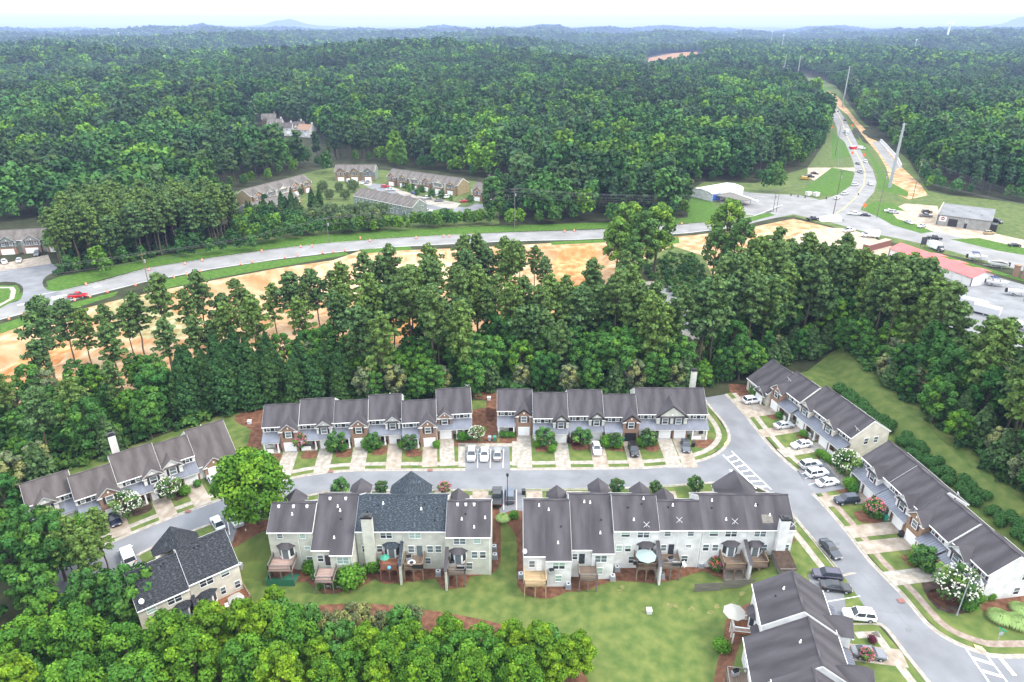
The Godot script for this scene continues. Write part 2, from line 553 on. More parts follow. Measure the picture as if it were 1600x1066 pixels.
func shutters(root: Node3D, pos: Vector3, w: float, h: float, face: String, m: Material) -> void:
	var s := shared("shut%.2f" % h, func(b: MB):
		b.box(Vector3(-0.2, 0, 0), Vector3(0.2, h, 0.05))
		for k in 5:
			b.box(Vector3(-0.15, h * (k + 0.15) / 5, 0.05), Vector3(0.15, h * (k + 0.8) / 5, 0.065)))
	for d in [-1.0, 1.0]:
		var o := part("shutter", s, m, root)
		var off := Vector3(d * (w / 2 + 0.32), 0, 0.0)
		turned(o, pos, face)
		o.position += o.basis * off


func door(root: Node3D, pos: Vector3, w: float, h: float, face: String, m: Material, called := "door") -> void:
	var o := part(called, shared("%s%.2f_%.2f" % [called, w, h], func(b: MB):
		b.box(Vector3(-w / 2, 0, -0.02), Vector3(w / 2, h, 0.05))
		var rows := 4 if called == "garage_door" else 3
		var cols := 4 if called == "garage_door" else 2
		for r in rows:
			for q in cols:
				b.box(Vector3(-w / 2 + w * (q + 0.1) / cols, h * (r + 0.12) / rows, 0.05), Vector3(-w / 2 + w * (q + 0.9) / cols, h * (r + 0.88) / rows, 0.068))), m, root)
	turned(o, pos, face)
	if called != "garage_door":
		var k := part("handle", shared("knob", func(b: MB): b.box(Vector3(-0.03, -0.06, 0), Vector3(0.03, 0.06, 0.06))), M.steel, o)
		k.position = Vector3(w * 0.38, h * 0.46, 0.07)


func roof_pair(b: MB, x0: float, x1: float, fr: float, rr: float, rh: float, sl: float, over := 0.0) -> void:
	var e := Vector3(x0 - over, rh, 0); var f := Vector3(x1 + over, rh, 0)
	b.slab(Vector3(x0 - over, rh - sl * fr, fr), Vector3(x1 + over, rh - sl * fr, fr), f, e, 0.14)
	b.slab(Vector3(x1 + over, rh - sl * rr, -rr), Vector3(x0 - over, rh - sl * rr, -rr), e, f, 0.14)


# row: o origin (front left corner of the ridge line), a turn. u: w width, rh ridge height, fr/rr runs, base lowest wall height, and lists of features.
func townhouse(row: Dictionary, u: Dictionary) -> Node3D:
	var sl: float = u.get("sl", 0.68)
	var w: float = u.w
	var rh: float = u.rh
	var fr: float = u.get("fr", 4.6)
	var rr: float = u.get("rr", 4.8)
	var base: float = u.get("base", -0.4)
	var turn := deg_to_rad(row.a)
	var d := Vector3(cos(turn), 0, -sin(turn))
	var n := Vector3(sin(turn), 0, cos(turn))
	var o2: Vector2 = row.o
	var root := thing(u.get("name", "townhouse"), u.label, u.get("cat", "townhouse"), Vector3(o2.x, row.get("y", 0.0), o2.y) + d * u.x + n * u.get("dz", 0.0), turn, row.group)
	var wm: Material = M[u.get("wall", row.get("wall", "siding"))]
	var rm: Material = M[u.get("roof", row.get("roof", "shingle"))]
	var sm: Material = M[u.get("shut", "shutter")]
	var fy := rh - sl * fr
	# body
	var b := MB.new()
	var rr2: float = u.get("rr2", rr)
	var xs: float = u.get("xs", w)
	var top := 0.13
	for seg in [[0.02, xs - (0.0 if xs < w else 0.02), rr], [xs, w - 0.02, rr2]]:
		if seg[1] - seg[0] > 0.1:
			var q: float = seg[2] - 0.35
			b.prism([Vector2(fr - 0.35, base), Vector2(fr - 0.35, rh - sl * (fr - 0.35) - top), Vector2(0, rh - top), Vector2(-q, rh - sl * q - top), Vector2(-q, base)], seg[0], seg[1])
	put("wall", b, wm, root)
	# roof
	b = MB.new()
	var ov: float = u.get("over", 0.0)
	if xs < w:
		roof_pair(b, 0, xs, fr, rr, rh, sl); roof_pair(b, xs, w, fr, rr2, rh, sl)
	else:
		roof_pair(b, 0, w, fr, rr, rh, sl, ov)
	b.box(Vector3(0.0 - ov, rh - 0.03, -0.14), Vector3(w + ov, rh + 0.035, 0.14))
	var roof := put("roof", b, rm, root)
	# white boards along eaves and rakes
	b = MB.new()
	b.box(Vector3(-ov, fy - 0.2, fr - 0.04), Vector3(w + ov, fy - 0.04, fr + 0.1))
	b.box(Vector3(-ov, rh - sl * rr - 0.2, -rr - 0.1), Vector3(xs + (ov if xs == w else 0.0), rh - sl * rr - 0.04, -rr + 0.04))
	if xs < w:
		b.box(Vector3(xs, rh - sl * rr2 - 0.2, -rr2 - 0.1), Vector3(w, rh - sl * rr2 - 0.04, -rr2 + 0.04))
	for x in [-ov, w + ov]:
		var z1: float = rr if x <= 0.0 else rr2
		b.slab(Vector3(x - 0.035, fy - 0.05, fr), Vector3(x + 0.035, fy - 0.05, fr), Vector3(x + 0.035, rh - 0.05, 0), Vector3(x - 0.035, rh - 0.05, 0), 0.22)
		b.slab(Vector3(x + 0.035, rh - sl * z1 - 0.05, -z1), Vector3(x - 0.035, rh - sl * z1 - 0.05, -z1), Vector3(x - 0.035, rh - 0.05, 0), Vector3(x + 0.035, rh - 0.05, 0), 0.22)
	for x in u.get("pipes", []):
		b.tube(Vector3(x, base + 0.4, -rr + 0.24), Vector3(x, rh - sl * rr - 0.1, -rr + 0.24), 0.05, 0.05, 5)
	put("trim", b, M.white, root)
	# front gables over the bays
	for g in u.get("bays", []):
		var bx: float = g[0]; var bw: float = g[1]; var zf: float = g[2]; var kind: String = g[3]
		var hw: float = g[4] if g.size() > 4 else 5.2
		var y0 := base if kind.begins_with("brick") else 2.9
		var gs: float = g[5] if g.size() > 5 else 0.85
		var hp := hw + gs * bw / 2
		b = MB.new()
		b.prism([Vector2(bx - bw / 2, y0), Vector2(bx + bw / 2, y0), Vector2(bx + bw / 2, hw), Vector2(bx, hp), Vector2(bx - bw / 2, hw)], (fr - 0.9) if hw > 4.0 else fr - 0.9, zf, 2)
		put("bay_wall", b, (M.brick_pale if "pale" in kind else M.brick) if "brick" in kind else wm, root)
		if g.size() > 6:
			continue
		b = MB.new()
		var e := 0.3
		var ye := hw - e * gs + 0.16
		var yp := hp + 0.16
		var zb := maxf((rh - yp) / sl, 0.0) - 0.15
		var ze := clampf((rh - ye) / sl, 0.0, zf) - 0.15
		for s in [-1.0, 1.0]:
			var f0 := Vector3(bx + s * (bw / 2 + e), ye, zf + 0.3); var f1 := Vector3(bx, yp, zf + 0.3)
			var r0 := Vector3(bx + s * (bw / 2 + e), ye, ze); var r1 := Vector3(bx, yp, zb)
			if s > 0:
				b.slab(f0, r0, r1, f1, 0.13)
			else:
				b.slab(r0, f0, f1, r1, 0.13)
		put("gable_roof", b, rm, root)
		b = MB.new()
		for s in [-1.0, 1.0]:
			var f0 := Vector3(bx + s * (bw / 2 + e), ye - 0.02, zf + 0.32); var f1 := Vector3(bx, yp - 0.02, zf + 0.32)
			var k := Vector3(0, -0.24, 0)
			b.box(Vector3(minf(f0.x, f0.x - s * 0.9), ye - 0.3, zf), Vector3(maxf(f0.x, f0.x - s * 0.9), ye - 0.16, zf + 0.3))
			if s > 0:
				b.quad(f0 + k, f0, f1, f1 + k); b.quad(f0, f0 + k, f1 + k, f1)
			else:
				b.quad(f1 + k, f1, f0, f0 + k); b.quad(f0 + k, f0, f1, f1 + k)
		b.prism([Vector2(bx - 0.14, hw + 0.25), Vector2(bx + 0.14, hw + 0.25), Vector2(bx + 0.14, hw + 0.6), Vector2(bx, hw + 0.72), Vector2(bx - 0.14, hw + 0.6)], zf, zf + 0.04, 2)
		put("gable_trim", b, M.white, root)
		if kind == "siding":  # shaded board of the half-round vent
			b = MB.new()
			b.slab(Vector3(bx - bw / 2 - 0.1, hw - 0.12, zf + 0.34), Vector3(bx + bw / 2 + 0.1, hw - 0.12, zf + 0.34), Vector3(bx + bw / 2 + 0.1, hw + 0.12, zf), Vector3(bx - bw / 2 - 0.1, hw + 0.12, zf), 0.06)
			put("pent_roof", b, rm, root)
		if hw > 4.0:
			var wins: Array = [bx] if bw < 5.0 else [bx - bw * 0.22, bx + bw * 0.22]
			for q in wins:
				window(root, Vector3(q, 3.45, zf), 1.15, 1.35, "f", null, 1)
				shutters(root, Vector3(q, 3.4, zf), 1.15, 1.45, "f", sm)
	# small windows between shutters under the eave: x, count
	for s in u.get("strip", []):
		for k in int(s[1]):
			var x: float = s[0] + k * 1.65
			window(root, Vector3(x, fy - 1.22, fr - 0.35), 0.62, 0.9, "f")
			shutters(root, Vector3(x, fy - 1.25, fr - 0.35), 0.62, 0.96, "f", sm)
	# standing-seam porch roofs
	for p in u.get("porch", []):
		var x0: float = p[0]; var x1: float = p[1]; var z1: float = fr + (p[2] if p.size() > 2 else 2.1)
		b = MB.new()
		var yt := 3.95; var yb := 2.8
		b.slab(Vector3(x0, yb, z1), Vector3(x1, yb, z1), Vector3(x1, yt, fr - 0.36), Vector3(x0, yt, fr - 0.36), 0.08)
		var k := x0 + 0.03
		while k < x1:
			b.slab(Vector3(k - 0.022, yb + 0.06, z1), Vector3(k + 0.022, yb + 0.06, z1), Vector3(k + 0.022, yt + 0.06, fr - 0.36), Vector3(k - 0.022, yt + 0.06, fr - 0.36), 0.06)
			k += 0.48
		put("porch_roof", b, M.metal_roof, root)
		b = MB.new()
		b.box(Vector3(x0 + 0.1, yb - 0.34, z1 - 0.3), Vector3(x1 - 0.1, yb - 0.09, z1 - 0.12))
		put("porch_beam", b, M.white, root)
	# open porch with posts and a low wall: x0, x1
	for p in u.get("stoop", []):
		var z1: float = fr + 1.85
		b = MB.new()
		b.box(Vector3(p[0], -0.3, fr - 0.4), Vector3(p[1], 0.12, z1 + 0.1))
		put("porch_floor", b, M.pale_concrete, root)
		for x in [p[0] + 0.2, p[1] - 0.2]:
			b = MB.new()
			b.box(Vector3(x - 0.13, 0.12, z1 - 0.3), Vector3(x + 0.13, 2.5, z1 - 0.04))
			b.box(Vector3(x - 0.19, 0.12, z1 - 0.36), Vector3(x + 0.19, 0.5, z1 + 0.02))
			put("porch_post", b, M.white, root)
		b = MB.new()
		b.box(Vector3(p[0] + 0.4, 0.12, z1 - 0.22), Vector3(p[1] - 1.3, 0.95, z1 - 0.12))
		put("porch_wall", b, M.white, root)
		door(root, Vector3(p[1] - 0.8, 0.12, fr - 0.35), 1.0, 2.1, "f", M.shutter if rng.randf() < 0.6 else M.dark_red)
		window(root, Vector3(p[0] + 0.9, 0.8, fr - 0.35), 1.1, 1.4, "f", M.glass_dark)
	# garages under the porch roof or in a bay: centre, front z, box width (0: door only)
	for g in u.get("garage", []):
		var zf: float = g[1]
		if g[2] > 0.0:
			b = MB.new()
			b.box(Vector3(g[0] - g[2] / 2, base, fr - 0.5), Vector3(g[0] + g[2] / 2, 2.62, zf))
			put("garage_wall", b, M.brick if g.size() < 4 else M[g[3]], root)
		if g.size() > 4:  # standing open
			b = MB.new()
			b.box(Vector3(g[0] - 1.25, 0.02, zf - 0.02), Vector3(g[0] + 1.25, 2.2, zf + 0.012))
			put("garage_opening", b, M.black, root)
		else:
			door(root, Vector3(g[0], 0.02, zf), u.get("gw", 2.55), 2.2, "f", M.white, "garage_door")
	# windows anywhere: x, y, w, h, face, sashes
	for q in u.get("win", []):
		var face: String = q[4]
		var sash: int = q[5] if q.size() > 5 else 1
		var gm: Material = M[q[6]] if q.size() > 6 else null
		var z: float = -(rr if w - q[0] > w - xs else rr2) + 0.35
		if xs < w:
			z = -(rr if q[0] < xs else rr2) + 0.35
		var pos := Vector3(q[0], q[1], z)
		if face == "f":
			pos.z = fr - 0.35
		elif face == "r":
			pos = Vector3(w - 0.02, q[1], q[0])
		elif face == "l":
			pos = Vector3(0.02, q[1], q[0])
		window(root, pos, q[2], q[3], face, gm, sash)
		if q.size() > 7:
			shutters(root, pos, q[2], q[3], face, sm)
	# bay windows on the back: x, y
	for q in u.get("oriel", []):
		oriel(root, Vector3(q[0], q[1], -rr + 0.35), rm)
	for q in u.get("back_door", []):
		door(root, Vector3(q[0], q[1], -(rr if q[0] < xs else rr2) + 0.35), 0.95, 2.1, "b", M.glass_dark if q.size() < 3 else M[q[2]], "back_door")
	# decks on the back: x0, x1, depth, y, floor material, posts, rail material
	for q in u.get("deck", []):
		deck(root, q, -(rr if q[0] + 0.2 < xs else rr2) + 0.35, base)
	# walls between neighbours that stand out over the decks: x, depth
	for q in u.get("fin", []):
		b = MB.new()
		var z0: float = -rr + 0.34
		b.prism([Vector2(z0, base), Vector2(z0, 3.0), Vector2(z0 - q[1], 1.4), Vector2(z0 - q[1], base)], q[0] - 0.16, q[0] + 0.16)
		var f := put("fin_wall", b, wm, root)
		b = MB.new()
		b.slab(Vector3(q[0] + 0.3, 1.36, z0 - q[1] - 0.2), Vector3(q[0] - 0.3, 1.36, z0 - q[1] - 0.2), Vector3(q[0] - 0.3, 3.14, z0), Vector3(q[0] + 0.3, 3.14, z0), 0.1)
		put("fin_roof", b, rm, f)
	# chimneys: x, z, w, depth, bottom, top
	for q in u.get("chimney", []):
		b = MB.new()
		b.box(Vector3(q[0] - q[2] / 2, q[4], q[1] - q[3] / 2), Vector3(q[0] + q[2] / 2, q[5], q[1] + q[3] / 2))
		var ch := put("chimney", b, wm, root)
		b = MB.new()
		b.box(Vector3(q[0] - q[2] / 2 - 0.06, q[5] - 0.02, q[1] - q[3] / 2 - 0.06), Vector3(q[0] + q[2] / 2 + 0.06, q[5] + 0.4, q[1] + q[3] / 2 + 0.06))
		b.box(Vector3(q[0] - 0.42, q[5] + 0.4, q[1] - 0.3), Vector3(q[0] + 0.42, q[5] + 0.55, q[1] + 0.3))
		put("chimney_cap", b, M.black, ch)
	# pipes, box vents and aerials on the roof: x, z, kind
	for q in u.get("vents", []):
		var y: float = rh - sl * absf(q[1])
		b = MB.new()
		if q[2] == "box":
			b.box(Vector3(q[0] - 0.19, y - 0.2, q[1] - 0.19), Vector3(q[0] + 0.19, y + 0.26, q[1] + 0.19))
			put("roof_vent", b, M.white, roof)
		elif q[2] == "pipe":
			b.tube(Vector3(q[0], y - 0.1, q[1]), Vector3(q[0], y + 0.4, q[1]), 0.1, 0.1, 8)
			b.box(Vector3(q[0] - 0.16, y - 0.12, q[1] - 0.16), Vector3(q[0] + 0.16, y + 0.06, q[1] + 0.16))
			put("vent_pipe", b, M.white, roof)
		elif q[2] == "dark":
			b.tube(Vector3(q[0], y - 0.1, q[1]), Vector3(q[0], y + 0.3, q[1]), 0.12, 0.1, 8)
			put("vent_pipe", b, M.black, roof)
		elif q[2] == "patch":
			b.slab(Vector3(q[0] + 0.9, rh - sl * (absf(q[1]) + 0.6) + 0.02, q[1] - 0.6), Vector3(q[0] - 0.9, rh - sl * (absf(q[1]) + 0.6) + 0.02, q[1] - 0.6), Vector3(q[0] - 0.9, rh - sl * (absf(q[1]) - 0.6) + 0.02, q[1] + 0.6), Vector3(q[0] + 0.9, rh - sl * (absf(q[1]) - 0.6) + 0.02, q[1] + 0.6), 0.05)
			put("roof_patch", b, M.grey_wood, roof)
		elif q[2] == "aerial":
			for s in [-1.0, 1.0]:
				b.tube(Vector3(q[0] - 0.5 * s, y + 0.2, q[1] - 0.3), Vector3(q[0] + 0.5 * s, y + 0.95, q[1] + 0.2), 0.035, 0.035, 5)
			b.tube(Vector3(q[0], y - 0.1, q[1]), Vector3(q[0], y + 0.6, q[1]), 0.04, 0.04, 5)
			put("aerial", b, M.lamp_glass, roof)
		else:
			b.tube(Vector3(q[0], y - 0.1, q[1]), Vector3(q[0], y + 0.5, q[1]), 0.04, 0.04, 5)
			b.tube(Vector3(q[0], y + 0.5, q[1]), Vector3(q[0] + 0.1, y + 0.62, q[1] - 0.16), 0.05, 0.42, 10)
			put("dish", b, M.lamp_glass, roof)
	landmarks.append([root.position + d * w * 0.5, u.get("mark", "")])
	return root


func oriel(root: Node3D, pos: Vector3, rm: Material) -> void:  # three-sided bay with a small hipped roof on the back wall
	var h := 2.3; var w := 1.35; var q := 0.65; var dp := 0.75
	var f := [Vector2(-w, 0), Vector2(-q, -dp), Vector2(q, -dp), Vector2(w, 0)]
	var b := MB.new()
	for k in 3:
		b.quad(pos + Vector3(f[k + 1].x, 0, f[k + 1].y), pos + Vector3(f[k].x, 0, f[k].y), pos + Vector3(f[k].x, h, f[k].y), pos + Vector3(f[k + 1].x, h, f[k + 1].y))
	b.tri(pos + Vector3(w, 0, 0), pos + Vector3(q, 0, -dp), pos + Vector3(-q, 0, -dp)); b.tri(pos + Vector3(w, 0, 0), pos + Vector3(-q, 0, -dp), pos + Vector3(-w, 0, 0))
	var o := put("bay_window", b, M.white, root)
	for k in 3:
		var m: Vector2 = (f[k] + f[k + 1]) / 2.0
		var dir: Vector2 = (f[k + 1] - f[k]).normalized()
		var ln: float = f[k].distance_to(f[k + 1])
		b = MB.new()
		var out := Vector3(dir.y, 0, -dir.x) * 0.03
		var a := pos + Vector3(m.x, 0, m.y) + out
		var s := Vector3(dir.x, 0, dir.y) * (ln / 2 - 0.16)
		var lo := 0.1 if k == 1 else 0.5
		b.slab(a + s + Vector3(0, lo, 0), a - s + Vector3(0, lo, 0), a - s + Vector3(0, h - 0.25, 0), a + s + Vector3(0, h - 0.25, 0), 0.05)
		put("pane", b, M.glass_dark if k != 1 else M.glass, o)
	b = MB.new()
	var e := [Vector2(-w - 0.35, 0.0), Vector2(-q - 0.15, -dp - 0.35), Vector2(q + 0.15, -dp - 0.35), Vector2(w + 0.35, 0.0)]
	for k in 3:
		var p0 := pos + Vector3(e[k].x, h, e[k].y); var p1 := pos + Vector3(e[k + 1].x, h, e[k + 1].y)
		var t0 := pos + Vector3(-q if k < 2 else q, h + 0.65, 0.02); var t1 := pos + Vector3(-q if k < 1 else q, h + 0.65, 0.02)
		if k == 1:
			b.quad(p1, p0, pos + Vector3(-q, h + 0.65, 0.02), pos + Vector3(q, h + 0.65, 0.02))
		else:
			b.tri(p1, p0, t0 if k == 0 else t1)
	b.quad(pos + Vector3(e[0].x, h, e[0].y), pos + Vector3(e[1].x, h, e[1].y), pos + Vector3(e[2].x, h, e[2].y), pos + Vector3(e[3].x, h, e[3].y))
	put("bay_roof", b, rm, o)


func deck(root: Node3D, q: Array, z0: float, base: float) -> void:
	var x0: float = q[0]; var x1: float = q[1]; var z1: float = z0 - q[2]; var y: float = q[3]
	var fm: Material = M[q[4]]
	var rail: Material = M[q[6]]
	var b := MB.new()
	var x := x0
	while x < x1 - 0.02:
		b.box(Vector3(x, y - 0.05, z1), Vector3(minf(x + 0.15, x1), y, z0))
		x += 0.162
	b.box(Vector3(x0, y - 0.3, z1), Vector3(x1, y - 0.06, z1 + 0.06)); b.box(Vector3(x0, y - 0.3, z1 + 0.061), Vector3(x0 + 0.06, y - 0.06, z0)); b.box(Vector3(x1 - 0.06, y - 0.3, z1 + 0.061), Vector3(x1, y - 0.06, z0))
	var o := put("deck", b, fm, root)
	var n: int = q[5]
	for k in n:
		b = MB.new()
		var px := lerpf(x0 + 0.1, x1 - 0.1, float(k) / (n - 1))
		b.box(Vector3(px - 0.09, base - 0.1, z1 + 0.08), Vector3(px + 0.09, y - 0.06, z1 + 0.26))
		for s in [-1.0, 1.0]:
			if (k > 0 or s > 0) and (k < n - 1 or s < 0):
				b.tube(Vector3(px, y - 0.95, z1 + 0.17), Vector3(px + s * 0.65, y - 0.3, z1 + 0.17), 0.06, 0.06, 4)
		put("deck_post", b, rail, o)
	for side in [[Vector3(x0 + 0.05, y, z1 + 0.05), Vector3(x1 - 0.05, y, z1 + 0.05)], [Vector3(x0 + 0.05, y, z1 + 0.05), Vector3(x0 + 0.05, y, z0 - 0.05)], [Vector3(x1 - 0.05, y, z1 + 0.05), Vector3(x1 - 0.05, y, z0 - 0.05)]]:
		b = MB.new()
		var p: Vector3 = side[0]; var r: Vector3 = side[1]
		var ln := p.distance_to(r)
		var xf := Transform3D(Basis.looking_at(r - p), p)
		b.box(Vector3(-0.07, 0.95, -ln), Vector3(0.07, 1.0, 0), xf); b.box(Vector3(-0.03, 0.1, -ln), Vector3(0.03, 0.18, 0), xf); b.box(Vector3(-0.03, 0.84, -ln), Vector3(0.03, 0.9, 0), xf)
		var k := 0.1
		while k < ln:
			b.box(Vector3(-0.02, 0.18, -k - 0.04), Vector3(0.02, 0.84, -k), xf)
			k += 0.17
		for e in [0.0, ln]:
			b.box(Vector3(-0.06, 0, -e - 0.06), Vector3(0.06, 1.06, -e + 0.06), xf)
		put("railing", b, rail, o)
	if q.size() > 7:  # stair down along the wall side
		b = MB.new()
		for k in 14:
			b.box(Vector3(x0 - 1.2, y - 0.2 * (k + 1), z0 - 0.6 - k * 0.26 - 0.28), Vector3(x0 - 0.3, y - 0.2 * (k + 1) + 0.05, z0 - 0.6 - k * 0.26))
		for s in [x0 - 0.28, x0 - 1.2]:
			b.slab(Vector3(s + 0.05, y - 2.9, z0 - 4.4), Vector3(s - 0.05, y - 2.9, z0 - 4.4), Vector3(s - 0.05, y - 0.1, z0 - 0.6), Vector3(s + 0.05, y - 0.1, z0 - 0.6), 0.25)
			b.slab(Vector3(s + 0.05, y - 1.9, z0 - 4.4), Vector3(s - 0.05, y - 1.9, z0 - 4.4), Vector3(s - 0.05, y + 0.9, z0 - 0.6), Vector3(s + 0.05, y + 0.9, z0 - 0.6), 0.1)
		put("stair", b, fm, o)


# ---------------------------------------------------------------- plants
func blob(b: MB, c: Vector3, r: Vector3, n: int, size: float, base: Color, var_: float, up := 0.25) -> void:
	for i in n:
		var d := Vector3(rng.randfn(), rng.randfn(), rng.randfn()).normalized()
		if d.y < -0.35 and rng.randf() < 0.6:
			d.y = -d.y
		var p := c + d * r * rng.randf_range(0.68, 1.08)
		var m := (d + Vector3(rng.randfn(), rng.randfn(), rng.randfn()) * 0.45 + Vector3.UP * up).normalized()
		var k := 1.0 + rng.randf_range(-var_, var_)
		b.col = Color(base.r * k * rng.randf_range(0.92, 1.1), base.g * k, base.b * k * rng.randf_range(0.85, 1.1))
		b.leaf(p, m, size * rng.randf_range(0.7, 1.3), rng.randf() * TAU)


func plant(called: String, trunk: MB, crown: MB, bark: Material, leaf: Material) -> Node3D:
	var o := Node3D.new()
	o.name = called
	if trunk.v.size():
		part("trunk", trunk.mesh(), bark, o)
	part("crown", crown.mesh(), leaf, o)
	return o


func limb(b: MB, p: Vector3, q: Vector3, r0: float, r1: float, bend := 0.3) -> void:
	var m := (p + q) / 2 + Vector3(rng.randf_range(-bend, bend), rng.randf_range(0, bend), rng.randf_range(-bend, bend))
	b.tube(p, m, r0, (r0 + r1) / 2, 6, false)
	b.tube(m, q, (r0 + r1) / 2, r1, 6, false)


func pine(h: float, bare: float, rad: float, col: Color, n_limbs: int, leaves: int, size: float) -> Node3D:
	var t := MB.new(); var c := MB.new()
	var p := Vector3.ZERO
	var lean := Vector3(rng.randf_range(-0.055, 0.055), 0, rng.randf_range(-0.055, 0.055))
	var line := []
	for k in 9:
		line.append(Vector3(0, h * k / 8.0, 0) + lean * h * pow(k / 8.0, 1.5) + Vector3(rng.randf_range(-0.22, 0.22), 0, rng.randf_range(-0.22, 0.22)) * minf(k, 1))
	for k in 8:
		t.tube(line[k], line[k + 1], lerpf(0.3, 0.05, k / 8.0), lerpf(0.3, 0.05, (k + 1) / 8.0), 7, false)
	for i in n_limbs:
		var f := lerpf(bare, 0.985, pow((i + rng.randf()) / n_limbs, 0.85))
		var u := (f - bare) / (1.0 - bare)
		var s := f * 8.0
		var root: Vector3 = line[int(s)].lerp(line[mini(int(s) + 1, 8)], s - int(s))
		var a := i * 2.4 + rng.randf_range(-0.5, 0.5)
		var ln := rad * (sin(clampf(u * 0.78 + 0.22, 0, 1) * PI) * 0.85 + 0.2) * rng.randf_range(0.5, 1.2)
		var tip := root + Vector3(cos(a) * ln, ln * rng.randf_range(-0.1, 0.4), sin(a) * ln)
		limb(t, root, tip, 0.07, 0.02, 0.15)
		var tone := rng.randf_range(0.78, 1.25)
		var cc := Color(col.r * tone, col.g * tone, col.b * tone)
		blob(c, tip, Vector3(1.1, 0.7, 1.1) * rad * 0.23 * rng.randf_range(0.6, 1.3), leaves, size, cc, 0.3, 0.3)
		for k in 2:
			if ln > rad * 0.35:
				blob(c, root.lerp(tip, 0.4 + k * 0.28) + Vector3(rng.randf_range(-0.7, 0.7), rng.randf_range(-0.1, 0.5), rng.randf_range(-0.7, 0.7)), Vector3(1.0, 0.55, 1.0) * rad * rng.randf_range(0.13, 0.22), leaves / 2, size, cc, 0.3, 0.3)
	blob(c, line[8], Vector3(0.8, 0.9, 0.8) * rad * 0.22, leaves / 2, size, col, 0.3)
	return plant("pine_tree", t, c, M.bark, M.needle)


func broadleaf(h: float, rad: float, low: float, col: Color, lobes: int, leaves: int, size: float, shape := 1.0, new_growth := 0.3, bark := "bark") -> Node3D:
	var t := MB.new(); var c := MB.new()
	var fork := Vector3(rng.randf_range(-0.3, 0.3), h * maxf(low, 0.2), rng.randf_range(-0.3, 0.3))
	t.tube(Vector3.ZERO, fork, h * 0.022, h * 0.016, 8, false)
	t.tube(fork, Vector3(fork.x * 0.6, h * 0.86, fork.z * 0.6), h * 0.015, 0.03, 6, false)
	var mid := h * (low + 1.0) / 2.0
	var half := h * (1.0 - low) / 2.0
	for i in lobes:
		var f := (i + 0.5) / lobes
		var y := lerpf(-0.92, 0.94, f)
		var ring := pow(maxf(1.0 - y * y, 0.0), 0.5)
		if shape < 1.0:
			ring *= lerpf(1.0, clampf(1.1 - f, 0.15, 1.0) * 1.3, 1.0 - shape)
		var a := i * 2.39996 + rng.randf_range(-0.4, 0.4)
		var out := ring * rng.randf_range(0.62, 0.98)
		var p := Vector3(cos(a) * out * rad, mid + y * half * rng.randf_range(0.85, 1.0), sin(a) * out * rad)
		var lr := rad * rng.randf_range(0.26, 0.42) * lerpf(0.75, 1.0, ring)
		if i % 2 == 0:
			limb(t, fork.lerp(Vector3(0, h * 0.8, 0), clampf(f - 0.15, 0, 1)), p, h * 0.006, 0.02, 0.3)
		var tone := rng.randf_range(0.72, 1.2)
		var cc := Color(col.r * tone, col.g * tone, col.b * tone)
		if rng.randf() < new_growth:
			cc = Color(col.r * 1.65, col.g * 1.4, col.b * 1.05)
		blob(c, p, Vector3(lr, lr * 0.8, lr), leaves, size, cc, 0.28, 0.2)
	return plant("broadleaf_tree", t, c, M[bark], M.leaf)


func conifer(h: float, rad: float, col: Color, n: int, size: float) -> Node3D:  # dense, pointed, foliage to the ground
	var t := MB.new(); var c := MB.new()
	t.tube(Vector3.ZERO, Vector3(0, h * 0.9, 0), 0.2, 0.04, 6, false)
	for i in 46:
		var f := (i + 0.5) / 46.0
		var y := lerpf(0.05, 0.97, f) * h
		var r := rad * (1.0 - pow(f, 2.1)) * rng.randf_range(0.75, 1.1) + 0.15
		var a := i * 2.39996
		var tone := rng.randf_range(0.7, 1.3)
		blob(c, Vector3(cos(a) * r * 0.62, y, sin(a) * r * 0.62), Vector3(r * 0.5, h * 0.06, r * 0.5), n, size, Color(col.r * tone, col.g * tone, col.b * tone), 0.3, 0.3)
	return plant("evergreen_tree", t, c, M.bark, M.needle)


func shrub(r: Vector3, col: Color, n: int, size: float, called := "shrub") -> Node3D:
	var c := MB.new()
	blob(c, Vector3(0, r.y * 0.85, 0), r, n, size, col, 0.25, 0.35)
	blob(c, Vector3(0, r.y * 0.75, 0), r * 0.8, n / 2, size, col, 0.25, 0.3)
	return plant(called, MB.new(), c, M.bark, M.leaf)


func flowering(h: float, rad: float, col: Color, bloom: Color, n_bloom: int) -> Node3D:
	var o := broadleaf(h, rad, 0.22, col, 16, 90, 0.2, 1.0, 0.15)
	o.name = "flowering_tree"
	var t := MB.new()
	for s in 5:
		limb(t, Vector3(rng.randf_range(-0.25, 0.25), 0, rng.randf_range(-0.25, 0.25)), Vector3(cos(s * 1.3) * rad * 0.4, h * 0.6, sin(s * 1.3) * rad * 0.4), 0.07, 0.03, 0.15)
	o.get_node("trunk").mesh = t.mesh()
	var b := MB.new()
	for i in n_bloom:
		var d := Vector3(rng.randfn(), absf(rng.randfn()) * 0.9 - 0.15, rng.randfn()).normalized()
		blob(b, Vector3(0, h * 0.62, 0) + d * Vector3(rad * 1.05, h * 0.4, rad * 1.05), Vector3.ONE * rng.randf_range(0.08, 0.16), 6, 0.1, bloom, 0.12, 0.5)
	part("blossom", b.mesh(), M.petal, o)
	return o


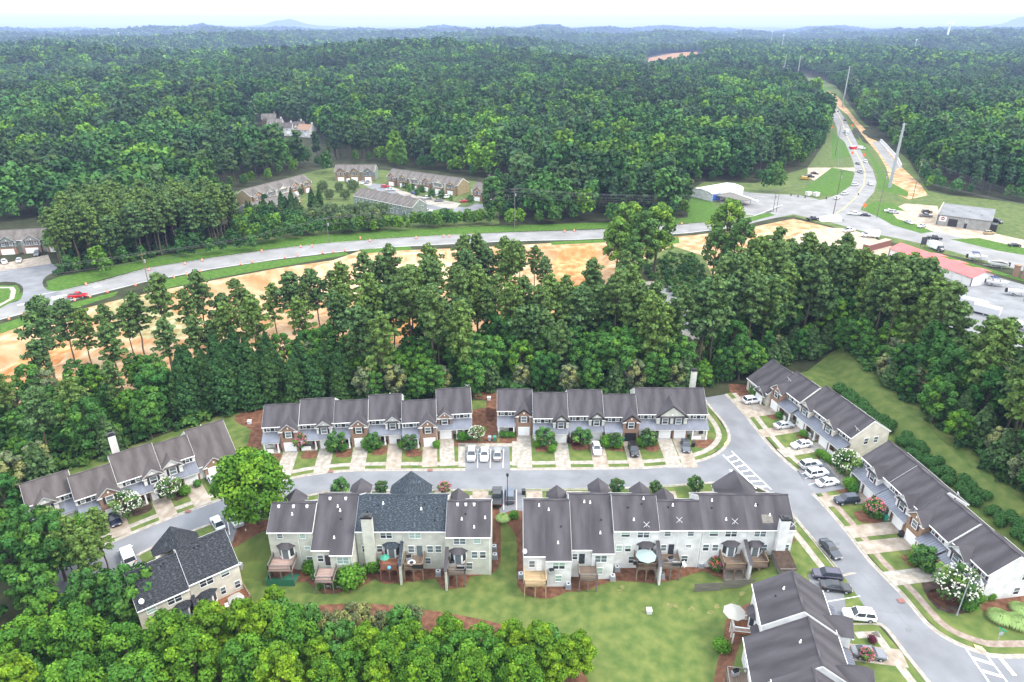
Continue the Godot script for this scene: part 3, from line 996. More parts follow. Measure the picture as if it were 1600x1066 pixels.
func grass_tuft(r: float, h: float, col: Color, n: int) -> Node3D:
	var c := MB.new()
	for i in n:
		var a := rng.randf() * TAU
		var k := sqrt(rng.randf())
		var out := Vector3(cos(a), 0, sin(a))
		var p := out * r * 0.25 * k
		var q := p + out * r * k * 0.75 + Vector3(0, h * (1.15 - k * 0.55), 0)
		var e := q + out * r * 0.4 * k - Vector3(0, h * 0.35 * k, 0)
		var s := Vector3(-sin(a), 0, cos(a)) * 0.035
		var tone := rng.randf_range(0.75, 1.25)
		c.col = Color(col.r * tone, col.g * tone, col.b * tone)
		c.quad(p - s, p + s, q + s, q - s)
		c.tri(q - s, q + s, e)
	return plant("ornamental_grass", MB.new(), c, M.bark, M.leaf)


func bare_tree(h: float, col: String) -> Node3D:
	var t := MB.new(); var c := MB.new()
	t.tube(Vector3.ZERO, Vector3(0.2, h * 0.45, 0), 0.2, 0.13, 6, false)
	t.tube(Vector3(0.2, h * 0.45, 0), Vector3(0, h, 0.2), 0.13, 0.02, 6, false)
	for i in 34:
		var f := rng.randf_range(0.35, 0.95)
		var p := Vector3(0.2, h * f, 0)
		var a := rng.randf() * TAU
		var ln := h * 0.32 * (1.15 - f)
		var q := p + Vector3(cos(a) * ln, ln * 0.8, sin(a) * ln)
		c.tube(p, q, 0.06, 0.025, 4, false)
		for k in 5:
			c.tube(p.lerp(q, 0.35 + k * 0.14), q + Vector3(rng.randf_range(-1, 1), rng.randf_range(-0.3, 1), rng.randf_range(-1, 1)) * ln * 0.5, 0.025, 0.012, 3, false)
	var o := Node3D.new()
	o.name = "dead_tree"
	part("trunk", t.mesh(), M[col], o)
	part("branches", c.mesh(), M[col], o)
	return o


# ---------------------------------------------------------------- vehicles (front towards +z)
func ring(z: float, lo: float, belt: float, hi: float, w: float) -> Array:
	return [Vector3(-w * 0.9, lo, z), Vector3(-w, lo + 0.16, z), Vector3(-w, belt, z), Vector3(-w * 0.9, hi, z), Vector3(w * 0.9, hi, z), Vector3(w, belt, z), Vector3(w, lo + 0.16, z), Vector3(w * 0.9, lo, z)]


func wheel(root: Node3D, x: float, z: float, r: float) -> void:
	var o := part("wheel", shared("tyre%.2f" % r, func(b: MB): 
		b.tube(Vector3(-0.11, 0, 0), Vector3(0.11, 0, 0), r, r, 14)
		b.tube(Vector3(0.11, 0, 0), Vector3(-0.11, 0, 0), r, r, 14)), M.rubber, root)
	o.position = Vector3(x, r, z)
	var q := part("rim", shared("rim%.2f" % r, func(b: MB):
		b.tube(Vector3(-0.1, 0, 0), Vector3(0.125, 0, 0), r * 0.66, r * 0.6, 10)
		b.tube(Vector3(0.1, 0, 0), Vector3(-0.125, 0, 0), r * 0.66, r * 0.6, 10)), M.steel, o)


func glass_pane(root: Node3D, called: String, a: Vector3, b_: Vector3, c_: Vector3, d_: Vector3, inset := 0.07) -> void:
	var mid := (a + b_ + c_ + d_) / 4.0
	var k := (b_ - a).cross(d_ - a).normalized() * 0.012
	var b := MB.new()
	var p := []
	for q in [a, b_, c_, d_]:
		p.append(q + (mid - q).normalized() * inset + k)
	b.slab(p[0], p[1], p[2], p[3], 0.03)
	put(called, b, M.glass_dark, root)


# cabin: [z windscreen foot, z roof front, z roof rear, z rear glass foot, belt height, roof height, half width at belt, at roof]
func vehicle(kind: String) -> Node3D:
	var o := Node3D.new()
	var b := MB.new()
	var rings: Array; var cab: Array; var wr := 0.33; var wz := [1.4, -1.38]
	if kind == "sedan":
		o.name = "sedan_car"
		rings = [ring(2.36, 0.3, 0.5, 0.62, 0.68), ring(2.2, 0.2, 0.6, 0.74, 0.84), ring(1.4, 0.2, 0.72, 0.86, 0.91), ring(0.85, 0.2, 0.8, 0.93, 0.92), ring(-1.3, 0.2, 0.84, 0.96, 0.92), ring(-2.1, 0.24, 0.84, 0.98, 0.86), ring(-2.36, 0.34, 0.7, 0.9, 0.74)]
		cab = [1.0, 0.3, -0.85, -1.72, 0.92, 1.43, 0.84, 0.62]
	elif kind == "suv":
		o.name = "suv_car"; wr = 0.37
		rings = [ring(2.32, 0.36, 0.62, 0.82, 0.72), ring(2.15, 0.26, 0.76, 0.95, 0.88), ring(1.3, 0.26, 0.88, 1.03, 0.95), ring(0.9, 0.26, 0.92, 1.06, 0.95), ring(-1.8, 0.26, 0.95, 1.08, 0.95), ring(-2.25, 0.32, 0.95, 1.08, 0.88), ring(-2.34, 0.42, 0.9, 1.02, 0.8)]
		cab = [1.05, 0.4, -1.85, -2.2, 1.04, 1.7, 0.87, 0.7]
	elif kind == "pickup":
		o.name = "pickup_truck"; wr = 0.4; wz = [1.75, -1.75]
		rings = [ring(2.85, 0.42, 0.75, 0.95, 0.84), ring(2.7, 0.32, 0.85, 1.08, 0.96), ring(1.3, 0.32, 1.0, 1.16, 1.0), ring(-2.75, 0.34, 1.0, 1.16, 1.0), ring(-2.88, 0.42, 0.98, 1.12, 0.96)]
		cab = [1.25, 0.65, -0.75, -1.0, 1.14, 1.85, 0.9, 0.75]
	elif kind == "van":
		o.name = "van"; wr = 0.36; wz = [1.7, -1.6]
		rings = [ring(2.6, 0.36, 0.7, 0.9, 0.8), ring(2.4, 0.28, 0.85, 1.05, 0.94), ring(1.7, 0.28, 1.0, 1.2, 0.98), ring(-2.5, 0.28, 1.05, 1.25, 0.98), ring(-2.6, 0.34, 1.05, 1.2, 0.95)]
		cab = [1.85, 1.0, -2.4, -2.56, 1.2, 2.05, 0.94, 0.84]
	else:
		o.name = "truck"; wr = 0.48; wz = [2.5, -1.9]
		rings = [ring(3.5, 0.5, 0.9, 1.2, 0.95), ring(3.3, 0.45, 1.2, 1.45, 1.05), ring(2.2, 0.45, 1.35, 1.5, 1.1), ring(1.3, 0.45, 1.35, 1.5, 1.1)]
		cab = [2.6, 2.2, 1.4, 1.32, 1.48, 2.35, 1.05, 0.95]
	rings.reverse()
	b.loft(rings)
	var z0: float = cab[0]; var z1: float = cab[1]; var z2: float = cab[2]; var z3: float = cab[3]; var y0: float = cab[4]; var y1: float = cab[5]; var w0: float = cab[6]; var w1: float = cab[7]
	var f0 := Vector3(-w0, y0, z0); var f1 := Vector3(w0, y0, z0); var t0 := Vector3(-w1, y1, z1); var t1 := Vector3(w1, y1, z1)
	var r0 := Vector3(-w1, y1, z2); var r1 := Vector3(w1, y1, z2); var e0 := Vector3(-w0, y0, z3); var e1 := Vector3(w0, y0, z3)
	b.quad(f0, f1, t1, t0); b.quad(e1, e0, r0, r1); b.quad(e0, f0, t0, r0); b.quad(f1, e1, r1, t1)
	var crown := Vector3(0, 0.05, 0)
	b.quad(t0, t1, t1 * Vector3(0.75, 1, 1) + crown - Vector3(0, 0, 0.18), t0 * Vector3(0.75, 1, 1) + crown - Vector3(0, 0, 0.18))
	b.quad(t1, r1, r1 * Vector3(0.75, 1, 1) + crown + Vector3(0, 0, 0.15), t1 * Vector3(0.75, 1, 1) + crown - Vector3(0, 0, 0.18))
	b.quad(r0, t0, t0 * Vector3(0.75, 1, 1) + crown - Vector3(0, 0, 0.18), r0 * Vector3(0.75, 1, 1) + crown + Vector3(0, 0, 0.15))
	b.quad(r1, r0, r0 * Vector3(0.75, 1, 1) + crown + Vector3(0, 0, 0.15), r1 * Vector3(0.75, 1, 1) + crown + Vector3(0, 0, 0.15))
	b.quad(t0 * Vector3(0.75, 1, 1) + crown - Vector3(0, 0, 0.18), t1 * Vector3(0.75, 1, 1) + crown - Vector3(0, 0, 0.18), r1 * Vector3(0.75, 1, 1) + crown + Vector3(0, 0, 0.15), r0 * Vector3(0.75, 1, 1) + crown + Vector3(0, 0, 0.15))
	for s in [-1.0, 1.0]:  # mirrors
		b.box(Vector3(minf(s * w0, s * (w0 + 0.2)), y0 + 0.02, z0 - 0.5), Vector3(maxf(s * w0, s * (w0 + 0.2)), y0 + 0.17, z0 - 0.38))
	put("body", b, M.white, o)
	glass_pane(o, "windscreen", f0, f1, t1, t0)
	if kind != "truck":
		glass_pane(o, "rear_window", e1, e0, r0, r1)
	if kind == "van":
		e0.z = 0.9; e1.z = 0.9; r0.z = 0.9; r1.z = 0.9
	var cut := 0.5 if kind != "van" else 0.0
	for k in [[0.0, cut], [cut, 1.0]]:
		if k[1] > k[0]:
			glass_pane(o, "side_window", e0.lerp(f0, k[0]), e0.lerp(f0, k[1]), r0.lerp(t0, k[1]), r0.lerp(t0, k[0]), 0.08)
			glass_pane(o, "side_window", f1.lerp(e1, 1.0 - k[1]), f1.lerp(e1, 1.0 - k[0]), t1.lerp(r1, 1.0 - k[0]), t1.lerp(r1, 1.0 - k[1]), 0.08)
	var first: Array = rings[0]; var last: Array = rings[-1]
	for s in [-1.0, 1.0]:
		for z in wz:
			wheel(o, s * (absf(rings[2][1].x) - 0.07 if kind != "truck" else 0.98), z, wr)
		var p: Vector3 = last[5]; var q: Vector3 = first[5]
		b = MB.new()
		b.box(Vector3(s * p.x * 0.78 - 0.2, p.y - 0.02, p.z - 0.16), Vector3(s * p.x * 0.78 + 0.2, p.y + 0.13, p.z + 0.015))
		put("headlight", b, M.lamp_glass, o)
		if kind != "truck":
			b = MB.new()
			b.box(Vector3(s * q.x * 0.82 - 0.16, q.y - 0.1, q.z - 0.015), Vector3(s * q.x * 0.82 + 0.16, q.y + 0.1, q.z + 0.18))
			put("tail_light", b, M.tail, o)
	if kind == "pickup":
		b = MB.new()
		b.box(Vector3(-0.82, 1.03, -2.72), Vector3(0.82, 1.175, -1.1))
		put("bed_liner", b, M.black, o)
	if kind == "truck":
		b = MB.new()
		b.box(Vector3(-1.2, 0.75, -3.6), Vector3(1.2, 3.1, 1.15))
		put("box_body", b, M.white, o)
		b = MB.new()
		b.box(Vector3(-0.45, 0.5, -3.5), Vector3(0.45, 0.74, 1.4))
		put("chassis", b, M.black, o)
	return o


func paint(c: Color) -> StandardMaterial3D:
	var key := "paint" + c.to_html()
	if not M.has(key):
		var m := mat(c, 0.3, 0.15)
		m.clearcoat_enabled = true
		m.clearcoat = 0.7
		m.clearcoat_roughness = 0.08
		M[key] = m
	return M[key]


var cars := {}
func car(kind: String, colour: Color, q: Vector2, heading: float, label: String, group := "") -> Node3D:
	if not cars.has(kind):
		cars[kind] = vehicle(kind)
	var o: Node3D = cars[kind].duplicate()
	o.name = numbered(o.name)
	add_child(o)
	o.position = at(q, 0.03)
	o.rotation.y = deg_to_rad(heading)
	o.get_node("body").material_override = paint(colour)
	tag(o, label, {"sedan": "car", "suv": "car", "pickup": "pickup truck", "van": "van", "truck": "truck"}[kind], group)
	return o


# ---------------------------------------------------------------- the place
func _ready() -> void:
	rng.seed = 20240611
	var cam := Camera3D.new()
	cam.name = "camera"
	add_child(cam)
	cam.position = CAM
	cam.rotation_degrees = Vector3(PITCH, 0, 0)
	cam.fov = 53.13
	cam.near = 0.5
	cam.far = 60000.0
	cam.current = true
	var sky := ProceduralSkyMaterial.new()
	sky.sky_top_color = Color(0.93, 0.965, 1.0)
	sky.sky_horizon_color = Color(0.735, 0.7, 0.685)
	sky.sky_curve = 0.22
	sky.ground_bottom_color = Color(0.3, 0.34, 0.3)
	sky.ground_horizon_color = Color(0.6, 0.64, 0.66)
	var clouds := noise_tex(0.006, 0.0, 0.16, 77, 5)
	sky.sky_cover = clouds
	sky.sky_cover_modulate = Color(1, 1, 1, 0.35)
	sky.energy_multiplier = 1.0
	var env := Environment.new()
	env.background_mode = Environment.BG_SKY
	env.sky = Sky.new()
	env.sky.sky_material = sky
	env.background_energy_multiplier = 1.55
	env.tonemap_mode = Environment.TONE_MAPPER_LINEAR
	env.tonemap_exposure = 2.5
	env.fog_enabled = true
	env.fog_density = 0.0001
	env.fog_light_color = Color(0.69, 0.765, 0.97)
	env.sdfgi_enabled = true
	env.ssao_enabled = true
	env.ssil_enabled = true
	var we := WorldEnvironment.new()
	we.name = "air"
	we.environment = env
	add_child(we)
	var sun := DirectionalLight3D.new()
	sun.name = "sun"
	add_child(sun)
	sun.light_energy = 0.5
	sun.light_color = Color(1.0, 0.965, 0.91)
	sun.light_angular_distance = 12.0
	sun.shadow_enabled = true
	sun.look_at_from_position(Vector3.ZERO, -Vector3(0.62, 0.77, 0.14))

	relief.seed = 5
	relief.noise_type = FastNoiseLite.TYPE_SIMPLEX_SMOOTH
	relief.frequency = 0.00085
	relief.fractal_octaves = 3
	fine.seed = 9
	fine.frequency = 0.03
	make_materials()
	make_ground()
	hills()
	streets()
	main_road()
	townhouses()
	beds_and_yards()
	far_buildings()
	near_vehicles()
	far_vehicles()
	street_furniture()
	yard_things()
	garden_plants()
	woods()
	for k in cars:
		cars[k].free()


func hills() -> void:
	for q in [["mountain", -3900.0, -13200.0, 2000.0, 215.0, 31], ["mountain", 9100.0, -13300.0, 1500.0, 320.0, 37]]:
		var b := MB.new()
		var nz := FastNoiseLite.new()
		nz.seed = q[5]; nz.frequency = 0.0011
		var n := 48
		var h := []
		for j in n + 1:
			for i in n + 1:
				var u := Vector2(i, j) / n * 2.0 - Vector2.ONE
				var k := maxf(1.0 - u.length(), 0.0)
				h.append(Vector3(q[1] + u.x * q[3], -12.0 + q[4] * (k * k * (3 - 2 * k) * 0.55 + pow(maxf(1.0 - (u * Vector2(3.6, 2.6)).length(), 0.0), 1.3) * 0.42) * (1.0 + 0.35 * nz.get_noise_2d(u.x * q[3], u.y * q[3])), q[2] + u.y * q[3] * 0.6))
		for j in n:
			for i in n:
				b.quad(h[(j + 1) * (n + 1) + i], h[(j + 1) * (n + 1) + i + 1], h[j * (n + 1) + i + 1], h[j * (n + 1) + i])
		tag(put(q[0], b, mat(lin(0.05, 0.08, 0.04), 0.95)), "", "", "", "structure")


const KERB_NORTH := [Vector2(-77.59, -85.23), Vector2(-70.38, -93.3), Vector2(-64.86, -98.36), Vector2(-60.26, -101.95), Vector2(-55.74, -105.35), Vector2(-50.14, -109.32), Vector2(-45.77, -111.39), Vector2(-41.76, -112.99), Vector2(-37.53, -114.07), Vector2(-30.56, -114.83), Vector2(-18.22, -114.94), Vector2(-9.51, -115.05)]
const KERB_NORTH_2 := [Vector2(-0.39, -115.16), Vector2(14.36, -115.38), Vector2(27.47, -115.72), Vector2(34.26, -116.84), Vector2(39.54, -118.43), Vector2(43.57, -121.01), Vector2(46.44, -124.41), Vector2(47.88, -127.97), Vector2(48.11, -133.32), Vector2(46.94, -139.92), Vector2(46.44, -144.51)]
const KERB_EAST := [Vector2(52.42, -146.41), Vector2(54, -138.74), Vector2(54.7, -131.14), Vector2(55.81, -121.97), Vector2(57.92, -114.61)]
const KERB_EAST_2 := [Vector2(58.11, -107.31), Vector2(59.23, -101.21), Vector2(59.95, -94.94), Vector2(60.4, -88.76), Vector2(62.01, -81.49), Vector2(62.67, -75.86), Vector2(64, -73.12), Vector2(65.89, -71.4), Vector2(68.08, -70.29), Vector2(70.48, -69.74), Vector2(82.66, -69.96)]
const KERB_SOUTH := [Vector2(-46.15, -102.88), Vector2(-43.62, -104.39), Vector2(-39.91, -106.32), Vector2(-34.67, -107.51), Vector2(-24.87, -108.11), Vector2(-3.98, -108.21)]
const KERB_SOUTH_2 := [Vector2(2.49, -108.31), Vector2(12.47, -108.51), Vector2(22.5, -108.91), Vector2(31.01, -109.53), Vector2(39.19, -110.56), Vector2(46.01, -110.14), Vector2(49.41, -107.91), Vector2(51.8, -100.67), Vector2(53.93, -87.26), Vector2(54.35, -86.53)]
const KERB_SOUTH_3 := [Vector2(50.84, -75.61), Vector2(53.22, -75.73), Vector2(55.09, -75.61), Vector2(56.1, -74.53), Vector2(56.57, -69.96), Vector2(57.25, -65.54), Vector2(57.51, -58.58)]
const KERB_WEST := [Vector2(-63.78, -90.13), Vector2(-63.4, -90.91), Vector2(-61.29, -92.98), Vector2(-56.39, -96.97), Vector2(-54.41, -98.36)]


func streets() -> void:
	var all := []
	for k in [KERB_NORTH, [Vector2(-6.51, -115.05)], KERB_NORTH_2, KERB_EAST, KERB_EAST_2]:
		all.append_array(k)
	all.append_array([Vector2(71.34, -55.19), Vector2(57.23, -50.54), Vector2(57.51, -58.58)])
	for k in [KERB_SOUTH_3, [Vector2(54.35, -86.53)], KERB_SOUTH_2, KERB_SOUTH, [Vector2(-53.27, -99.59)], KERB_WEST]:
		var r: Array = k.duplicate()
		if k != KERB_SOUTH_3 or true:
			r.reverse()
		all.append_array(r)
	all.append_array([Vector2(-66.83, -86.68), Vector2(-72.7, -80.69)])
	sheet("street", all, M.asphalt, 0.008)
	for bay in [[Vector2(-9.48, -114.61), Vector2(-10.03, -123.43), Vector2(-0.55, -123.43), Vector2(-0.39, -114.61)], [Vector2(-3.99, -108.51), Vector2(-3.8, -101.58), Vector2(2.38, -101.58), Vector2(2.5, -108.71)], [Vector2(58.09, -115.05), Vector2(64.62, -118.9), Vector2(64.92, -108.71), Vector2(57.95, -106.91)], [Vector2(54.48, -86.82), Vector2(48.66, -85.8), Vector2(46.38, -74.41), Vector2(50.73, -75.37)], [Vector2(-54.48, -98.53), Vector2(-51.66, -95.44), Vector2(-50.3, -93.95), Vector2(-44.28, -96.12), Vector2(-46.69, -102.69), Vector2(-53.34, -99.77)], [Vector2(-67.14, -87.26), Vector2(-62.8, -82.03), Vector2(-58.85, -85.52), Vector2(-63.85, -90.29)]]:
		sheet("parking_bay", bay, M.asphalt, 0.042, true)
	kerb(smooth(KERB_NORTH, false), 1.0)
	kerb(smooth(KERB_NORTH_2, false), 1.0)
	kerb(smooth(KERB_EAST, false), 1.0)
	kerb(smooth(KERB_EAST_2, false), 1.0)
	for k in [KERB_SOUTH, KERB_SOUTH_2, KERB_SOUTH_3, KERB_WEST]:
		kerb(smooth(k, false), -1.0)
	# grass of the yards, then walks over it
	sheet("lawn", [Vector2(-80.92, -85.52), Vector2(-70.38, -93.3), Vector2(-55.74, -105.35), Vector2(-41.79, -113.09), Vector2(-30.56, -114.83), Vector2(-0.39, -115.05), Vector2(27.47, -115.72), Vector2(39.54, -118.43), Vector2(46.44, -124.41), Vector2(47.88, -127.97), Vector2(46.44, -144.51), Vector2(46.78, -147.7), Vector2(31.06, -144.51), Vector2(-9.26, -143.26), Vector2(-57.25, -139.03), Vector2(-64.48, -139.03), Vector2(-72.43, -132.22), Vector2(-86.91, -119.13), Vector2(-97.24, -108.51)], M.lawn, 0.004)
	sheet("lawn", [Vector2(52.42, -146.41), Vector2(58.09, -115.05), Vector2(62.01, -81.49), Vector2(64, -73.12), Vector2(68.08, -70.29), Vector2(82.66, -69.96), Vector2(96.14, -75.01), Vector2(85.3, -81.35), Vector2(81.95, -99.59), Vector2(79.01, -119.36), Vector2(77.44, -147.7), Vector2(77.35, -158.71), Vector2(61.34, -151.68)], M.lawn, 0.004)
	sheet("lawn", [Vector2(-54.41, -98.36), Vector2(-46.15, -102.88), Vector2(-39.91, -106.32), Vector2(-24.87, -108.11), Vector2(22.5, -108.91), Vector2(39.19, -110.56), Vector2(46.01, -110.14), Vector2(51.8, -100.67), Vector2(54.35, -86.53), Vector2(55.09, -75.61), Vector2(57.25, -65.54), Vector2(57.51, -58.58), Vector2(32.8, -34.79), Vector2(12.38, -34.79), Vector2(-23.37, -53.59), Vector2(-35.81, -62.22), Vector2(-44.72, -71.52), Vector2(-58.98, -73.82), Vector2(-66.99, -86.97), Vector2(-63.78, -90.13)], M.lawn, 0.03, true)
	sheet("bank_grass", [Vector2(77.35, -158.71), Vector2(77.44, -147.7), Vector2(79.01, -119.36), Vector2(81.95, -99.59), Vector2(85.3, -81.35), Vector2(96.14, -75.01), Vector2(118.35, -88.46), Vector2(112.98, -109.53), Vector2(111.25, -125.41), Vector2(107.85, -148.35), Vector2(107.42, -172.34), Vector2(94.98, -176.59)], M.lawn, 0.025, true)
	for k in [[KERB_NORTH, 1.0, M.pale_concrete], [KERB_NORTH_2, 1.0, M.pale_concrete], [KERB_EAST, 1.0, M.pale_concrete], [KERB_EAST_2, 1.0, M.pink_concrete]]:
		band("sidewalk", smooth(k[0], false), 1.55 * k[1], 2.75 * k[1], k[2], 0.03)
	for k in [[KERB_SOUTH, -1.0, M.pale_concrete], [KERB_SOUTH_2.slice(4), -1.0, M.pale_concrete], [KERB_SOUTH_3, -1.0, M.pale_concrete]]:
		band("sidewalk", smooth(k[0], false), 1.55 * k[1], 2.75 * k[1], k[2], 0.035, true)
	for k in [[Vector2(0, -116.39), Vector2(1.58, -116.39), Vector2(1.67, -125.41), Vector2(0, -125.41)], [Vector2(-11, -115.94), Vector2(-9.56, -115.94), Vector2(-10.09, -124.41), Vector2(-11.61, -124.41)], [Vector2(64.62, -118.9), Vector2(66.62, -119.83), Vector2(66.81, -110.14), Vector2(64.7, -108.51)], [Vector2(-11.54, -123.43), Vector2(0, -123.43), Vector2(0, -124.66), Vector2(-11.63, -124.66)]]:
		sheet("path", k, M.pale_concrete, 0.034)
	# painted marks
	var road := get_node("street")
	var stripe := func(a: Vector2, e: Vector2, w: float, up := 0.018, called := "painted_line"):
		var s := (e - a).normalized().orthogonal() * w / 2
		sheet(called, [a + s, e + s, e - s, a - s], M.paint, up, false, road)
	for k in [[Vector2(44.45, -120.3), Vector2(47.69, -108.71)], [Vector2(46.62, -121.73), Vector2(50.49, -108.51)]]:
		stripe.call(k[0], k[1], 0.22, 0.018, "crossing_line")
	for i in 7:
		var f := (i + 0.6) / 7.0
		stripe.call(Vector2(44.52, -120.06).lerp(Vector2(47.69, -108.71), f), Vector2(46.69, -121.49).lerp(Vector2(50.44, -108.71), f), 0.34, 0.022, "crossing_bar")
	stripe.call(Vector2(44.41, -115.05), Vector2(44.68, -113.74), 0.6, 0.018, "stop_line")
	for k in [[Vector2(65.83, -71.29), Vector2(65.58, -63.18)], [Vector2(68.12, -70.07), Vector2(68.2, -62.22)]]:
		stripe.call(k[0], k[1], 0.22, 0.018, "crossing_line")
	for i in 3:
		var f := i * 0.26 + 0.2
		stripe.call(Vector2(65.83, -71.29).lerp(Vector2(65.58, -63.18), f), Vector2(68.12, -70.07).lerp(Vector2(68.2, -62.22), f), 0.2, 0.022, "crossing_bar")
		stripe.call(Vector2(65.83, -71.29).lerp(Vector2(65.58, -63.18), f + 0.035), Vector2(68.12, -70.07).lerp(Vector2(68.2, -62.22), f + 0.035), 0.2, 0.022, "crossing_bar")
	stripe.call(Vector2(69.77, -69.63), Vector2(69.91, -66.56), 0.55, 0.018, "stop_line")
	for k in [[Vector2(-7.06, -115.72), Vector2(-7.24, -122.45)], [Vector2(-4.45, -115.72), Vector2(-4.51, -122.45)], [Vector2(-1.83, -115.72), Vector2(-1.78, -122.45)], [Vector2(-1.62, -108.31), Vector2(-1.55, -102.32)], [Vector2(0.87, -108.31), Vector2(0.84, -102.32)], [Vector2(58.47, -112.03), Vector2(62.68, -114.18)], [Vector2(58.41, -109.94), Vector2(63.07, -112.03)], [Vector2(58.41, -113.52), Vector2(62.26, -115.72)], [Vector2(55.12, -81.09), Vector2(49.15, -79.9)], [Vector2(54.47, -83.26), Vector2(49.02, -82.03)], [Vector2(55.59, -78.48), Vector2(51.64, -77.84)], [Vector2(-52.49, -100.31), Vector2(-50.07, -95.44)], [Vector2(-49.63, -101.21), Vector2(-47.59, -96.46)], [Vector2(-65.97, -88.91), Vector2(-64.24, -86.38)]]:
		stripe.call(k[0], k[1], 0.13, 0.052)
	for k in [[Vector2(-37.82, -110.14), Vector2(-20.4, -111.82)], [Vector2(-20.4, -111.82), Vector2(12.77, -112.03)], [Vector2(12.77, -112.03), Vector2(37.39, -113.52)], [Vector2(50.06, -125.41), Vector2(52.62, -107.51)], [Vector2(52.62, -107.51), Vector2(57.02, -88.46)], [Vector2(57.02, -88.46), Vector2(60.25, -72.66)], [Vector2(56.79, -78.1), Vector2(62.73, -77.21)], [Vector2(-58.31, -99.06), Vector2(-46.73, -106.52)]]:
		var a: Vector2 = k[0]
		for i in 8:
			var e: Vector2 = k[0].lerp(k[1], (i + 1) / 8.0) + Vector2(rng.randf_range(-0.12, 0.12), rng.randf_range(-0.12, 0.12))
			var s := (e - a).normalized().orthogonal() * 0.045
			sheet("seam", [a + s, e + s, e - s, a - s], M.sealant, 0.016, false, road)
			a = e
	for k in [Vector2(13.44, -112.45), Vector2(56.91, -93.14), Vector2(59.29, -74.41), Vector2(-12.69, -111.18), Vector2(54.1, -122.94)]:
		var pts := []
		for i in 9:
			pts.append(k + Vector2(cos(i * 0.7), sin(i * 0.7)) * rng.randf_range(0.25, 0.6))
		sheet("oil_stain", pts, M.sealant, 0.017, false, road)
	for k in [[Vector2(61.05, -80.03), 0.0], [Vector2(-36.67, -114.29), 0.0], [Vector2(-16.63, -114.72), 0.0], [Vector2(-60.24, -101.76), 0.0]]:
		sheet("drain_inlet", [k[0] + Vector2(-0.5, -0.45), k[0] + Vector2(0.5, -0.45), k[0] + Vector2(0.5, 0.4), k[0] + Vector2(-0.5, 0.4)], M.rust_red, 0.15, false, road)
	sheet("tactile_pad", [Vector2(67.31, -71.74), Vector2(68.24, -71.29), Vector2(68.4, -70.51), Vector2(67.18, -71.07)], M.tactile, 0.15, false, road)
	sheet("tactile_pad", [Vector2(45.68, -124.17), Vector2(47.01, -125.92), Vector2(47, -124.91), Vector2(45.81, -123.18)], M.tactile, 0.15, false, road)


func local(row: Dictionary, x: float, z: float) -> Vector2:
	var t := deg_to_rad(row.a)
	return row.o + Vector2(cos(t), -sin(t)) * x + Vector2(sin(t), cos(t)) * z


func pad(row: Dictionary, x0: float, x1: float, z0: float, z1: float, m: Material, called := "driveway", lift := 0.04, drape := false) -> void:
	sheet(called, [local(row, x0, z0), local(row, x1, z0), local(row, x1, z1), local(row, x0, z1)], m, lift, drape)


func bed(row: Dictionary, x0: float, x1: float, z0: float, z1: float, m: Material, lift := 0.02, drape := false) -> void:
	var pts := []
	for k in 14:
		var a := TAU * k / 14.0
		var c := Vector2(signf(cos(a)) * pow(absf(cos(a)), 0.55), signf(sin(a)) * pow(absf(sin(a)), 0.55)) * rng.randf_range(0.9, 1.08)
		pts.append(local(row, (x0 + x1) / 2 + c.x * (x1 - x0) / 2, (z0 + z1) / 2 + c.y * (z1 - z0) / 2))
	sheet("mulch_bed", smooth(pts), m, lift, drape)


const R1 := {"o": Vector2(-87.1, -99), "a": 37.0, "group": "townhouses of the left front row", "wall": "siding", "roof": "shingle_warm", "k": 13.9}
const R2 := {"o": Vector2(-54, -127), "a": 6.0, "group": "townhouses of the middle front row left of the grassy gap", "wall": "siding", "roof": "shingle", "k": 15.0}
const R3 := {"o": Vector2(-4, -130), "a": 0.0, "group": "townhouses of the middle front row right of the grassy gap", "wall": "siding_sage", "roof": "shingle", "k": 14.4}
const R4A := {"o": Vector2(69, -146), "a": -75.0, "group": "townhouses of the upper right row", "wall": "siding_cream", "roof": "shingle", "k": 18.4}
const R4B := {"o": Vector2(73, -112), "a": -81.5, "group": "townhouses of the lower right row", "wall": "siding_white", "roof": "shingle", "k": 15.5}
const A1 := {"o": Vector2(-3.5, -95), "a": 180.0, "group": "townhouses of the central row with decks, left block", "wall": "siding_sage", "roof": "shingle", "k": 13.2}
const A2 := {"o": Vector2(47.5, -95), "a": 180.0, "group": "townhouses of the central row with decks, right block", "wall": "siding_white", "roof": "shingle", "k": 13.0}
const C := {"o": Vector2(-45.6, -86), "a": 218.3, "group": "townhouses among the trees at lower left", "wall": "siding_cream", "roof": "shingle_slate", "k": 12.0}
const D := {"o": Vector2(41, -60), "a": 80.9, "group": "townhouses at the lower right corner of the lawn", "wall": "siding_white", "roof": "shingle", "k": 13.5}


